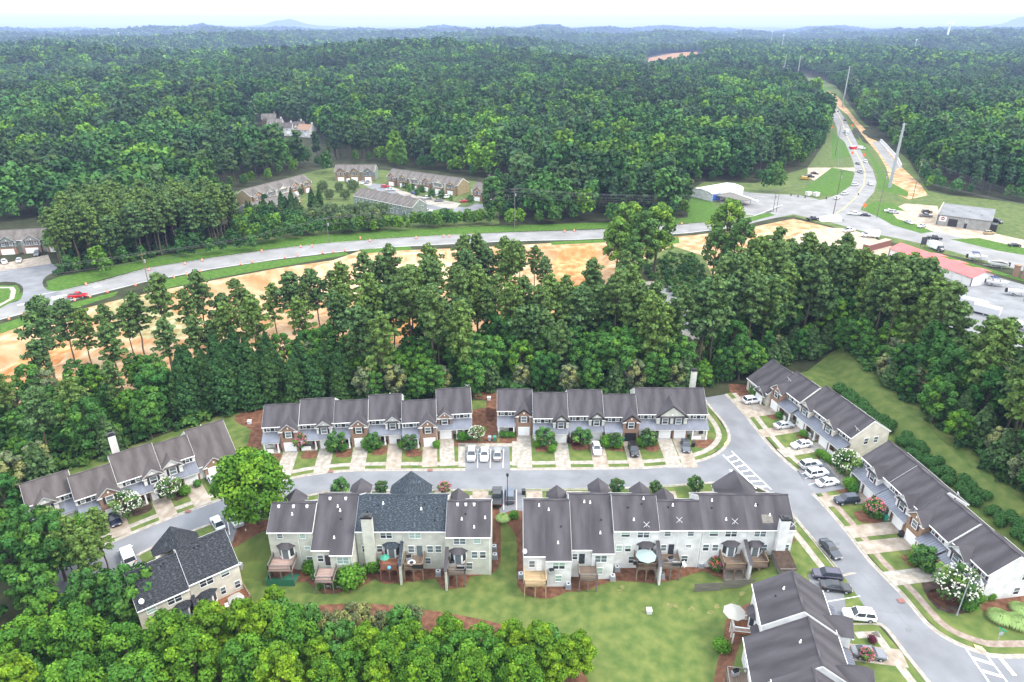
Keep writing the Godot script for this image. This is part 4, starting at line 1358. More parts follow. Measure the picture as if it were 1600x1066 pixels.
func townhouses() -> void:
	for u in [
		{"x": -0.2, "w": 7.5, "dz": -0.58, "rh": 8.0, "fr": 3.8, "bays": [[2.9, 3.5, 4.6, "siding"]], "strip": [[6.1, 1]], "porch": [[0.0, 7.4]], "garage": [[5.9, 5.2, 3.2]], "stoop": [[0.3, 4.0]], "label": "left end townhouse of the left front row, pale gable, shingle porch", "mark": "the left end townhouse of the left row"},
		{"x": 6.9, "w": 6.95, "dz": 2.2, "rh": 8.2, "fr": 4.15, "bays": [[5.2, 3.4, 5.4, "brick"]], "strip": [[1.2, 2]], "porch": [[0.1, 3.5]], "garage": [[5.2, 5.4, 0.0]], "stoop": [[0.3, 3.3]], "label": "brick gabled townhouse in the left front row with dark car at its garage", "mark": "the brick townhouse of the left row"},
		{"x": 13.9, "w": 7.5, "dz": 0.3, "rh": 8.8, "fr": 5.0, "bays": [[5.8, 3.3, 5.8, "siding"]], "strip": [[1.7, 2]], "porch": [[0.0, 7.5]], "garage": [[6.0, 6.2, 3.2]], "stoop": [[0.4, 3.9]], "chimney": [[1.6, -4.9, 1.3, 0.9, -0.4, 10.2]], "label": "tall townhouse in the left front row with white chimney behind its ridge", "mark": "the white chimney of the left row"},
		{"x": 21.4, "w": 6.3, "dz": 0.25, "rh": 8.2, "fr": 4.1, "bays": [[1.9, 3.5, 5.0, "siding"]], "strip": [[4.9, 1]], "porch": [[0.0, 6.2]], "garage": [[4.6, 5.3, 3.0]], "label": "white gabled townhouse in the left row above the second white-flowering tree", "mark": "the fourth townhouse of the left row"},
		{"x": 27.7, "w": 7.6, "dz": -2.0, "rh": 7.8, "fr": 7.2, "rr": 6.0, "bays": [[2.9, 3.9, 7.4, "brick", 2.75, 0.8]], "garage": [[2.9, 7.4, 0.0]], "win": [[6.2, 1.0, 1.2, 1.3, "f", 1, "glass", 1]], "vents": [[3.5, -1.5, "pipe"]], "label": "low right end townhouse of the left row, brick garage and long front roof", "mark": "the low brick garage of the left row"}]:
		townhouse(R1, u)
	for u in [
		{"x": 0.9, "w": 7.5, "dz": 0.34, "rh": 8.37, "fr": 4.37, "bays": [[5.6, 3.5, 5.75, "brick"]], "strip": [[1.2, 2]], "porch": [[0.0, 3.7]], "garage": [[5.6, 5.75, 0.0]], "stoop": [[0.2, 3.4]], "label": "brick gabled townhouse at the left end of the middle row behind the maple", "mark": "the left end of the middle row"},
		{"x": 8.4, "w": 7.3, "dz": -0.62, "rh": 8.79, "fr": 4.98, "bays": [[5.3, 3.1, 5.8, "siding"]], "strip": [[1.1, 2]], "porch": [[0.0, 7.3]], "garage": [[5.5, 6.3, 3.2]], "stoop": [[0.3, 3.6]], "label": "second townhouse of the middle row, pale gable over grey metal roof", "mark": "the second townhouse of the middle row"},
		{"x": 15.7, "w": 7.2, "dz": 0.12, "rh": 8.39, "fr": 4.39, "bays": [[5.3, 3.5, 5.75, "brick"]], "strip": [[1.1, 2]], "porch": [[0.0, 3.5]], "garage": [[5.4, 5.75, 0.0]], "stoop": [[0.2, 3.3]], "label": "brick gabled townhouse third from left in the middle row", "mark": "the third townhouse of the middle row"},
		{"x": 22.9, "w": 7.2, "dz": -0.88, "rh": 8.79, "fr": 4.98, "bays": [[5.2, 3.1, 5.8, "siding"]], "strip": [[1.1, 2]], "porch": [[0.0, 7.2]], "garage": [[5.5, 6.3, 3.2]], "stoop": [[0.3, 3.6]], "vents": [[4.5, -1.2, "pipe"]], "label": "fourth townhouse of the middle row, pale gable, dark bin at its garage", "mark": "the fourth townhouse of the middle row"},
		{"x": 30.1, "w": 7.4, "dz": 1.6, "rh": 8.36, "fr": 4.36, "bays": [[5.5, 3.5, 5.75, "brick"]], "strip": [[1.1, 2]], "porch": [[0.0, 3.7]], "garage": [[5.7, 5.75, 0.0]], "stoop": [[0.2, 3.5]], "label": "low brick gabled townhouse fifth from left in the middle row", "mark": "the fifth townhouse of the middle row"},
		{"x": 37.5, "w": 7.7, "dz": -1.87, "rh": 8.95, "fr": 5.22, "bays": [[1.7, 2.9, 6.0, "upbrick"]], "strip": [[4.6, 2]], "porch": [[0.0, 7.6]], "garage": [[1.8, 6.6, 3.2]], "stoop": [[4.0, 7.4]], "vents": [[7.0, -0.6, "aerial"]], "label": "tallest townhouse of the middle row, brick upper gable, beside the grassy gap", "mark": "the right end of the middle row"}]:
		townhouse(R2, u)
	for u in [
		{"x": 0.7, "w": 7.8, "dz": -3.66, "rh": 8.44, "fr": 4.47, "bays": [[5.9, 3.4, 5.85, "brick"]], "strip": [[1.2, 2]], "porch": [[0.0, 4.1]], "garage": [[5.9, 5.85, 0.0]], "stoop": [[0.2, 3.9]], "label": "brick gabled townhouse just right of the grassy gap with white porch rail", "mark": "the brick townhouse right of the grassy gap"},
		{"x": 8.5, "w": 7.6, "dz": -1.3, "rh": 8.9, "fr": 5.15, "bays": [[6.0, 3.3, 5.95, "siding"]], "strip": [[1.3, 2]], "porch": [[0.0, 7.6]], "garage": [[6.0, 6.4, 3.2]], "stoop": [[0.3, 3.9]], "label": "pale green gabled townhouse second right of the gap, small green tree before it", "mark": "the second townhouse right of the gap"},
		{"x": 16.1, "w": 7.75, "dz": -2.43, "rh": 8.98, "fr": 5.27, "bays": [[6.2, 3.3, 6.05, "siding"]], "strip": [[1.4, 2]], "porch": [[0.0, 7.7]], "garage": [[6.2, 6.5, 3.2]], "stoop": [[0.3, 3.9]], "label": "pale green gabled townhouse with a white sedan on its driveway", "mark": "the townhouse with the white sedan"},
		{"x": 23.9, "w": 7.3, "dz": -1.25, "rh": 8.49, "fr": 4.55, "bays": [[5.7, 3.4, 5.9, "brick"]], "strip": [[1.3, 2]], "porch": [[0.0, 4.0]], "garage": [[5.7, 5.9, 0.0, "brick", 1]], "stoop": [[0.2, 3.9]], "label": "brick gabled townhouse with its garage standing open behind a black car", "mark": "the brick townhouse with the open garage"},
		{"x": 31.2, "w": 7.7, "dz": -3.2, "rh": 9.02, "fr": 5.35, "bays": [[7.5, 6.6, 6.1, "siding", 5.2, 0.8]], "strip": [[1.2, 2]], "porch": [[0.0, 7.7]], "garage": [[6.1, 6.6, 3.0]], "stoop": [[0.4, 4.0]], "label": "townhouse under the wide double gable, empty concrete driveway", "mark": "the wide gable of the middle row"},
		{"x": 38.9, "w": 7.7, "dz": -3.2, "rh": 9.02, "fr": 5.35, "strip": [[5.0, 2]], "porch": [[0.0, 7.8]], "garage": [[1.7, 6.6, 3.2]], "stoop": [[4.2, 7.6]], "chimney": [[6.7, -5.2, 1.2, 0.9, -0.4, 10.6]], "label": "right end townhouse of the middle row with white chimney, at the street corner", "mark": "the white chimney at the street corner"}]:
		townhouse(R3, u)
	for u in [
		{"x": -5.6, "w": 8.6, "dz": 3.6, "rh": 7.6, "fr": 6.4, "rr": 6.4, "bays": [[6.4, 3.8, 6.9, "siding", 2.75, 0.8]], "garage": [[6.4, 6.9, 0.0]], "win": [[2.0, 1.0, 1.0, 1.4, "f", 1, "glass", 1]], "label": "low end townhouse at the dead end of the right street", "mark": "the low townhouse at the dead end"},
		{"x": 3.0, "w": 8.4, "dz": 3.15, "rh": 8.52, "fr": 4.59, "bays": [[1.9, 3.5, 5.9, "brick"]], "strip": [[4.8, 2]], "porch": [[3.7, 8.4]], "garage": [[1.9, 5.9, 0.0]], "stoop": [[4.0, 8.2]], "vents": [[1.2, 2.6, "aerial"]], "label": "brick gabled townhouse in the upper right row, near the dead end", "mark": "the brick townhouse of the upper right row"},
		{"x": 11.4, "w": 7.8, "dz": 1.74, "rh": 8.86, "fr": 5.08, "bays": [[1.9, 3.3, 5.9, "siding"]], "strip": [[4.6, 2]], "porch": [[0.0, 7.8]], "garage": [[1.9, 6.4, 3.2]], "stoop": [[4.0, 7.5]], "label": "cream gabled townhouse in the upper right row with a clipped tall shrub", "mark": "the middle townhouse of the upper right row"},
		{"x": 19.2, "w": 7.6, "dz": 1.8, "rh": 8.8, "fr": 5.0, "bays": [[1.9, 3.3, 5.8, "siding"]], "strip": [[4.5, 2]], "porch": [[0.0, 7.6]], "garage": [[1.9, 6.3, 3.2]], "stoop": [[4.0, 7.4]], "win": [[1.0, 3.3, 1.0, 1.4, "r"], [-1.4, 3.3, 1.0, 1.4, "r"]], "vents": [[6.9, 3.4, "aerial"]], "label": "cream townhouse with a blank gable end and two upper windows, right row", "mark": "the cream gable end of the right row"}]:
		townhouse(R4A, u)
	for u in [
		{"x": -0.4, "w": 8.3, "dz": -0.45, "rh": 8.77, "fr": 4.96, "bays": [[5.0, 3.2, 5.8, "siding"]], "strip": [[1.2, 2]], "porch": [[0.0, 8.3]], "garage": [[5.6, 6.3, 3.4]], "stoop": [[0.3, 4.0]], "shut": "shutter_plum", "label": "upper end townhouse of the lower right row behind the pink-flowering tree", "mark": "the upper end of the lower right row"},
		{"x": 8.0, "w": 8.0, "dz": -0.4, "rh": 8.75, "fr": 4.92, "bays": [[5.2, 3.2, 5.8, "siding"]], "strip": [[1.1, 2]], "porch": [[0.0, 8.0]], "garage": [[5.8, 6.3, 3.4]], "stoop": [[0.3, 4.0]], "shut": "shutter_plum", "vents": [[7.2, -2.5, "dish"]], "label": "white gabled townhouse beside the tan brick one, green bin at its drive", "mark": "the white gable above the green bin"},
		{"x": 16.1, "w": 8.0, "dz": 0.49, "rh": 8.69, "fr": 4.85, "bays": [[1.8, 3.6, 5.9, "brick_pale"]], "strip": [[4.5, 2]], "porch": [[3.7, 8.0]], "garage": [[1.8, 5.9, 0.0]], "stoop": [[4.0, 7.7]], "shut": "shutter_plum", "vents": [[0.3, -2.0, "dark"]], "label": "tan brick gabled townhouse in the lower right row", "mark": "the tan brick gable of the right row"},
		{"x": 24.2, "w": 7.5, "dz": -0.05, "rh": 8.6, "fr": 4.7, "bays": [[2.3, 3.3, 5.6, "siding"]], "strip": [[4.9, 2]], "porch": [[0.0, 7.6]], "garage": [[1.0, 6.0, 3.0]], "stoop": [[4.2, 7.4]], "win": [[-2.2, 3.5, 1.0, 1.4, "r"], [-1.6, 0.6, 1.0, 1.4, "r"]], "shut": "shutter_plum", "label": "white end townhouse of the right row with blank side wall and two windows", "mark": "the white end wall of the right row"}]:
		townhouse(R4B, u)
	for u in [
		{"x": 0.0, "w": 7.5, "dz": -1.38, "rh": 8.85, "fr": 4.6, "rr": 5.07, "base": -3.5, "bays": [[6.1, 3.4, 6.0, "siding"]], "garage": [[2.6, 5.6, 3.4]], "win": [[5.2, 3.7, 1.9, 1.25, "b", 2], [2.3, 3.9, 1.1, 1.0, "b", 1, "glass_green"], [2.8, 0.7, 0.95, 1.35, "b"], [1.4, 0.7, 0.95, 1.35, "b"], [3.7, -1.7, 1.0, 1.35, "b"]], "oriel": [[5.5, 0.0]], "deck": [[4.2, 7.1, 3.0, 0.0, "deck", 3, "grey_wood"]], "fin": [[7.34, 3.7]], "pipes": [0.25], "vents": [[5.7, -0.55, "box"], [4.3, -0.55, "box"], [2.9, -0.55, "box"], [4.9, -2.6, "pipe"], [4.3, -1.9, "dark"], [1.0, -2.4, "pipe"], [2.8, -3.7, "pipe"]], "label": "right end of the left deck block, brown roof with three white vents", "mark": "the right end of the left deck block"},
		{"x": 7.5, "w": 7.45, "dz": 0.1, "rh": 8.9, "fr": 5.0, "rr": 5.15, "base": -3.5, "roof": "shingle_blue", "bays": [[7.4, 7.0, 7.6, "siding"]], "garage": [[2.4, 6.2, 3.4]], "win": [[5.3, 3.75, 1.9, 1.25, "b", 2, "glass_green"], [6.1, 0.7, 0.95, 1.35, "b"], [2.9, 0.7, 0.95, 1.35, "b"], [1.5, 0.7, 0.95, 1.35, "b"], [3.4, -1.8, 0.9, 1.2, "b"]], "back_door": [[4.7, 0.0, "glass"]], "deck": [[3.8, 7.1, 3.2, 0.0, "deck", 3, "wood"]], "pipes": [0.2, 7.3], "vents": [[3.9, -1.3, "dark"], [1.8, -2.0, "dark"], [4.4, -2.0, "pipe"], [2.0, -3.6, "dark"]], "label": "right half of the blue-roofed pair, deck with a fire pit", "mark": "the blue roof, right half"},
		{"x": 14.95, "w": 7.8, "dz": 0.1, "rh": 8.9, "fr": 5.0, "rr": 5.15, "base": -3.5, "roof": "shingle_blue", "garage": [[5.4, 6.2, 3.4]], "win": [[2.7, 3.75, 1.9, 1.25, "b", 2], [6.5, 0.8, 0.9, 1.3, "b"], [4.0, 0.8, 0.9, 1.3, "b"]], "oriel": [[1.9, 0.0]], "deck": [[0.5, 3.6, 3.2, 0.0, "deck_red", 3, "rust_red"]], "fin": [[0.1, 3.8]], "chimney": [[5.5, -5.35, 1.75, 1.0, -1.3, 8.6]], "vents": [[6.0, -2.4, "dark"], [4.3, -1.5, "dark"], [3.5, -1.2, "pipe"]], "label": "left half of the blue-roofed pair, tall pale chimney on its back wall", "mark": "the blue roof's pale chimney"},
		{"x": 22.8, "w": 6.95, "dz": 0.54, "rh": 8.82, "fr": 4.7, "rr": 8.56, "rr2": 7.9, "xs": 3.8, "base": -3.5, "bays": [[1.3, 3.3, 7.2, "siding"]], "garage": [[5.0, 6.0, 3.2]], "win": [[1.7, 0.9, 1.9, 1.35, "b", 2, "glass_green"], [1.3, -1.9, 1.0, 1.3, "b", 1, "glass_dark"], [5.6, 0.8, 0.9, 1.3, "b"]], "back_door": [[4.4, 0.0]], "deck": [[2.9, 5.9, 3.0, -0.1, "deck_pink", 3, "grey_wood"]], "pipes": [0.2], "vents": [[4.9, -0.7, "box"], [2.2, -0.7, "box"], [3.4, -1.8, "pipe"], [2.9, -2.4, "pipe"], [2.6, -3.6, "dark"], [3.3, -6.2, "pipe"]], "label": "townhouse with a long brown back roof in the left deck block", "mark": "the long brown back roof"},
		{"x": 29.8, "w": 7.6, "dz": -1.06, "rh": 8.28, "fr": 4.3, "rr": 4.23, "base": -3.5, "bays": [[5.4, 3.4, 5.6, "siding"]], "garage": [[2.0, 5.4, 3.2]], "win": [[5.6, 3.9, 0.85, 1.0, "b"], [1.8, 3.9, 0.85, 1.0, "b", 1, "glass_green"], [1.3, 1.5, 0.9, 0.65, "b", 1, "glass_green"], [1.2, -1.4, 0.95, 1.3, "b"]], "oriel": [[4.9, 0.0]], "deck": [[3.3, 7.3, 3.2, -0.1, "deck_pink", 3, "grey_wood"]], "pipes": [2.6], "vents": [[6.3, -0.6, "box"], [3.8, -0.6, "box"], [1.5, -0.6, "box"], [3.8, -1.7, "pipe"]], "label": "left end of the left deck block, pale deck over green netting", "mark": "the left end of the deck block"}]:
		townhouse(A1, u)
	for u in [
		{"x": 0.0, "w": 7.9, "dz": 0.4, "rh": 8.85, "fr": 5.0, "rr": 5.08, "base": -3.5, "bays": [[6.9, 7.0, 7.6, "siding"]], "garage": [[2.4, 6.2, 3.4]], "win": [[5.7, 3.75, 1.9, 1.25, "b", 2], [4.6, 0.7, 0.95, 1.35, "b"], [0.9, 0.7, 0.95, 1.35, "b"]], "oriel": [[6.3, 0.0]], "deck": [[4.6, 7.5, 3.0, 0.0, "deck", 3, "wood", 1]], "chimney": [[2.3, -5.4, 1.55, 1.0, -3.4, 8.0]], "vents": [[6.0, -1.6, "pipe"], [5.6, -1.5, "dark"], [4.4, -3.5, "patch"], [0.4, -4.6, "aerial"], [3.9, -3.0, "pipe"]], "label": "right end of the right deck block, tall white chimney and a deck stair", "mark": "the chimney at the right end of the deck block"},
		{"x": 7.9, "w": 7.6, "dz": 0.4, "rh": 8.85, "fr": 5.0, "rr": 5.08, "base": -3.5, "garage": [[2.4, 6.2, 3.4]], "win": [[2.7, 3.75, 1.9, 1.25, "b", 2], [5.6, 3.9, 1.4, 0.95, "b", 1, "glass_green"], [6.6, 0.7, 0.95, 1.35, "b"], [5.0, 0.7, 0.95, 1.35, "b"], [4.6, -2.2, 0.95, 1.35, "b"]], "oriel": [[2.5, 0.0]], "deck": [[0.5, 4.2, 3.4, 0.0, "deck", 3, "wood"]], "fin": [[0.1, 4.0]], "pipes": [7.4], "vents": [[5.4, -0.9, "pipe"], [2.2, -4.2, "aerial"], [3.5, -3.6, "pipe"], [5.6, -2.0, "dark"]], "label": "townhouse in the right deck block with a patio under its brown deck", "mark": "the patio under the brown deck"},
		{"x": 15.5, "w": 7.3, "dz": -0.5, "rh": 8.25, "fr": 4.4, "rr": 4.2, "base": -3.5, "bays": [[4.8, 3.3, 5.4, "siding"]], "garage": [[1.9, 5.6, 3.2]], "win": [[5.8, 3.9, 1.0, 1.2, "b"], [6.2, 0.7, 0.85, 1.3, "b"], [1.9, 3.9, 1.0, 1.2, "b"], [2.0, 1.4, 0.9, 0.6, "b"], [2.4, -1.7, 1.0, 1.3, "b"]], "back_door": [[4.9, 0.0]], "deck": [[3.8, 7.0, 3.2, 0.0, "deck", 3, "grey_wood"]], "pipes": [4.0, 0.2], "vents": [[4.6, -0.7, "pipe"], [5.4, -1.0, "dark"], [3.9, -3.1, "aerial"]], "label": "lower-roofed townhouse in the right deck block between two taller roofs", "mark": "the lower roof of the right deck block"},
		{"x": 22.8, "w": 7.65, "dz": 0.26, "rh": 8.9, "fr": 5.0, "rr": 5.16, "base": -3.5, "bays": [[1.5, 3.3, 6.4, "siding"]], "garage": [[5.4, 6.2, 3.2]], "win": [[5.6, 3.9, 1.4, 0.95, "b", 1, "glass_green"], [2.6, 3.75, 1.9, 1.25, "b", 2], [6.5, 0.7, 0.95, 1.35, "b", 1, "glass_green"], [5.0, 0.7, 0.95, 1.35, "b", 1, "glass_green"], [4.2, -1.8, 1.0, 1.4, "b"]], "oriel": [[2.0, 0.0]], "deck": [[0.5, 3.9, 3.2, 0.0, "deck", 3, "wood"]], "fin": [[0.1, 4.0]], "vents": [[2.2, -0.6, "pipe"], [5.0, -1.9, "dark"], [2.6, -1.4, "dark"], [4.2, -3.6, "pipe"], [2.2, -4.6, "aerial"]], "label": "townhouse in the right deck block with a pale round umbrella on its deck", "mark": "the deck with the pale umbrella"},
		{"x": 30.5, "w": 7.2, "dz": 0.9, "rh": 8.6, "fr": 4.7, "rr": 8.4, "rr2": 7.9, "xs": 3.7, "base": -3.5, "bays": [[1.2, 3.3, 6.9, "siding"]], "garage": [[5.0, 6.0, 3.2]], "win": [[2.2, 0.8, 1.9, 1.35, "b", 2], [2.3, -1.8, 1.0, 1.3, "b", 1, "glass_green"], [6.5, 0.9, 0.8, 1.2, "b"]], "back_door": [[5.3, 0.0]], "deck": [[3.0, 6.0, 3.0, -0.1, "deck", 3, "grey_wood"]], "vents": [[4.6, -1.2, "pipe"], [3.6, -1.3, "pipe"], [1.9, -3.8, "dark"], [2.2, -5.6, "pipe"]], "label": "townhouse with long back roof and a planted grey deck, right deck block", "mark": "the planted grey deck"},
		{"x": 37.7, "w": 7.9, "dz": -0.8, "rh": 8.6, "fr": 4.6, "rr": 8.4, "rr2": 7.8, "xs": 4.3, "base": -3.5, "bays": [[1.7, 3.3, 6.4, "siding"]], "garage": [[5.5, 5.8, 3.2]], "win": [[2.1, 0.9, 1.9, 1.35, "b", 2, "glass_green"], [2.1, -1.8, 1.0, 1.3, "b", 1, "glass_green"], [6.5, 0.7, 0.9, 1.35, "b"]], "back_door": [[5.3, 0.0, "white"]], "deck": [[4.2, 7.85, 3.2, -0.1, "deck_new", 3, "deck_new"]], "vents": [[5.2, -0.8, "pipe"], [3.6, -1.4, "pipe"], [1.6, -3.8, "dark"], [2.2, -6.0, "pipe"], [7.6, -7.4, "dish"]], "label": "left end of the right deck block with a new yellow wood deck", "mark": "the new yellow wood deck"}]:
		townhouse(A2, u)
	for u in [
		{"x": 0.0, "w": 7.5, "dz": 0.63, "rh": 8.84, "fr": 5.0, "rr": 5.06, "base": -3.5, "bays": [[6.6, 6.6, 6.9, "siding"]], "garage": [[2.4, 6.2, 3.2]], "win": [[5.0, 3.75, 1.9, 1.25, "b", 2, "glass_dark"], [2.2, 3.9, 1.2, 0.95, "b", 1, "glass_green"], [3.0, 0.7, 0.7, 1.3, "b"], [0.8, 0.7, 0.8, 1.3, "b"]], "oriel": [[5.4, 0.0]], "deck": [[-0.1, 6.2, 3.5, 0.0, "deck_red", 5, "wood"]], "fin": [[7.36, 3.0]], "vents": [[5.0, -0.8, "dark"], [4.4, -0.8, "dark"]], "label": "slate-roofed townhouse at lower left with a wide deck and folded cream umbrella", "mark": "the wide deck at lower left"},
		{"x": 7.55, "w": 7.2, "dz": 0.37, "rh": 8.3, "fr": 4.6, "rr": 5.0, "base": -3.5, "garage": [[5.0, 6.2, 3.2]], "win": [[2.2, 3.3, 1.9, 1.25, "b", 2, "glass_dark"], [5.4, 3.4, 1.2, 0.95, "b", 1, "glass_green"]], "oriel": [[1.4, 0.0]], "deck": [[0.1, 3.2, 3.0, 0.0, "deck", 3, "grey_wood"]], "vents": [[2.4, -0.9, "dark"], [2.0, -0.7, "dark"], [6.2, -4.3, "dish"]], "label": "slate-roofed townhouse half hidden by trees, white dish on its roof", "mark": "the slate roof with the white dish"}]:
		townhouse(C, u)
	for u in [
		{"x": 9.3, "w": 8.0, "dz": -2.26, "rh": 8.96, "fr": 4.8, "rr": 5.24, "base": -3.4, "bays": [[1.9, 3.4, 6.9, "siding"]], "porch": [[0.0, 7.9]], "garage": [[2.2, 6.6, 3.2]], "oriel": [[5.4, 0.0], [1.6, 0.0]], "deck": [[3.4, 6.0, 3.0, 0.0, "deck_red", 3, "white"]], "vents": [[5.0, -1.6, "pipe"], [4.2, -2.8, "dark"]], "label": "upper end townhouse at lower right, nearest the board fence", "mark": "the upper end of the lower right block"},
		{"x": 1.1, "w": 8.1, "dz": -1.7, "rh": 8.2, "fr": 4.5, "rr": 7.9, "base": -3.4, "bays": [[1.6, 3.4, 6.6, "siding"]], "porch": [[0.0, 8.0]], "garage": [[2.0, 6.4, 3.2]], "deck": [[0.6, 4.4, 2.8, 0.0, "deck", 3, "grey_wood"]], "win": [[5.8, 0.6, 1.8, 1.3, "b", 2]], "vents": [[4.4, -1.6, "pipe"]], "label": "lower right townhouse with long back roof and a crowded small deck", "mark": "the crowded small deck"},
		{"x": -7.2, "w": 8.2, "dz": -2.9, "rh": 7.9, "fr": 4.5, "rr": 4.6, "base": -3.4, "bays": [[6.0, 3.4, 6.4, "siding"]], "porch": [[0.0, 8.0]], "garage": [[5.8, 6.4, 3.2]], "label": "lower right townhouse cut by the bottom edge of the picture", "mark": "the bottom townhouse"}]:
		townhouse(D, u)


func beds_and_yards() -> void:
	# driveways: row, garage x along the row, garage front, material
	for q in [[R1, 5.7, 4.8, "concrete"], [R1, 12.1, 7.6, "concrete"], [R1, 19.9, 6.5, "concrete"], [R1, 26.0, 5.5, "concrete"], [R1, 30.6, 5.4, "concrete"],
			[R2, 6.5, 6.1, "pale_concrete"], [R2, 13.9, 5.7, "pale_concrete"], [R2, 21.1, 5.9, "pale_concrete"], [R2, 28.4, 5.4, "concrete"], [R2, 35.8, 7.4, "concrete"], [R2, 39.4, 4.8, "pale_concrete"],
			[R3, 6.6, 2.2, "pale_concrete"], [R3, 14.5, 5.1, "pale_concrete"], [R3, 22.3, 4.1, "concrete"], [R3, 29.6, 4.7, "concrete"], [R3, 37.3, 3.4, "pale_concrete"], [R3, 40.6, 3.4, "concrete"],
			[R4A, 13.3, 8.1, "concrete"], [R4A, 21.1, 8.1, "pale_concrete"],
			[R4B, 5.2, 5.8, "concrete"], [R4B, 13.8, 5.9, "concrete"], [R4B, 17.9, 6.4, "concrete"], [R4B, 25.2, 5.9, "pale_concrete"],
			[A1, 2.6, 4.2, "concrete"], [A1, 9.9, 6.3, "concrete"], [A1, 20.3, 6.3, "concrete"], [A1, 27.8, 6.5, "concrete"], [A1, 31.8, 4.3, "concrete"],
			[A2, 2.4, 6.6, "concrete"], [A2, 10.3, 6.6, "concrete"], [A2, 17.4, 5.1, "concrete"], [A2, 28.2, 6.4, "concrete"], [A2, 35.5, 6.9, "concrete"], [A2, 43.2, 5.0, "concrete"],
			[D, 11.6, 4.3, "concrete"], [D, 3.2, 4.7, "concrete"]]:
		var row: Dictionary = q[0]
		var south: bool = row == A1 or row == A2 or row == D
		pad(row, q[1] - 1.55, q[1] + 1.55, q[2] - 0.1, row.k - 0.1, M[q[3]], "driveway", 0.045 if not south else 0.05, south)
	sheet("driveway", [local(R4A, -3.0, 10.4), local(R4A, 2.8, 10.4), local(R4A, 2.8, 9.0), local(R4A, 6.9, 9.0), local(R4A, 6.6, 17.4), local(R4A, -2.0, 16.2)], M.concrete, 0.045)
	# pine-straw beds in front of the porches
	for q in [[R1, 0.3, 4.0, 5.0, 7.6], [R1, 7.6, 10.3, 8.0, 10.4], [R1, 14.6, 18.2, 6.6, 9.6], [R1, 21.6, 24.3, 5.6, 9.2],
			[R2, 9.0, 12.2, 6.3, 9.4], [R2, 16.0, 19.5, 6.2, 9.6], [R2, 23.6, 26.8, 6.2, 9.6], [R2, 30.8, 34.2, 7.9, 11.0], [R2, 2.0, 4.9, 6.4, 10.4], [R2, 41.0, 45.5, 5.2, 8.3],
			[R3, 1.2, 5.0, 2.4, 6.2], [R3, 9.0, 12.8, 6.3, 8.6], [R3, 16.8, 20.6, 5.2, 8.0], [R3, 24.6, 28.0, 5.4, 8.4], [R3, 32.2, 35.6, 4.4, 8.4], [R3, 43.4, 48.4, 3.4, 7.2],
			[R4A, 4.2, 8.8, 9.8, 12.2], [R4A, 15.6, 18.8, 8.8, 11.0], [R4A, 23.4, 27.6, 8.8, 12.0],
			[R4B, 0.2, 3.4, 6.2, 10.6], [R4B, 8.6, 12.2, 6.2, 11.4], [R4B, 20.4, 23.4, 6.8, 10.2], [R4B, 28.2, 32.0, 6.2, 11.6]]:
		bed(q[0], q[1], q[2], q[3], q[4], M.mulch if q[0] != R1 else M.dark_mulch)
	for q in [[Vector2(-9.04, -139.03), Vector2(-3.62, -139.03), Vector2(-2.59, -131.14), Vector2(-3.32, -124.41), Vector2(0, -125.41), Vector2(-2.74, -122.94), Vector2(-7.58, -123.92), Vector2(-9.48, -133.32)], [Vector2(-9.17, -147.7), Vector2(-3.95, -147.7), Vector2(-3.62, -139.03), Vector2(-4.67, -133.32), Vector2(-6.22, -136.13), Vector2(-6.17, -143.26), Vector2(-9.32, -144.51)], [Vector2(-64.02, -136.13), Vector2(-59.46, -140.22), Vector2(-55.24, -130.6), Vector2(-53.17, -118.2), Vector2(-56.84, -122.94), Vector2(-58.36, -130.07), Vector2(-62.2, -132.77)], [Vector2(68.86, -88.46), Vector2(71.88, -86.24), Vector2(72.2, -80.69), Vector2(72.5, -78.73), Vector2(68.76, -77.46), Vector2(65.9, -78.48), Vector2(65.93, -82.71)], [Vector2(72.62, -80.56), Vector2(83.66, -83.4), Vector2(83.42, -78.73), Vector2(78.42, -74.41), Vector2(73.46, -75.61), Vector2(72.89, -78.1)], [Vector2(54.56, -151.68), Vector2(61.38, -149.34), Vector2(57.48, -143.57), Vector2(54.36, -144.51)]]:
		sheet("mulch_bed", smooth(q), M.mulch if q[0] != Vector2(68.86, -88.46) else M.dark_mulch, 0.02)
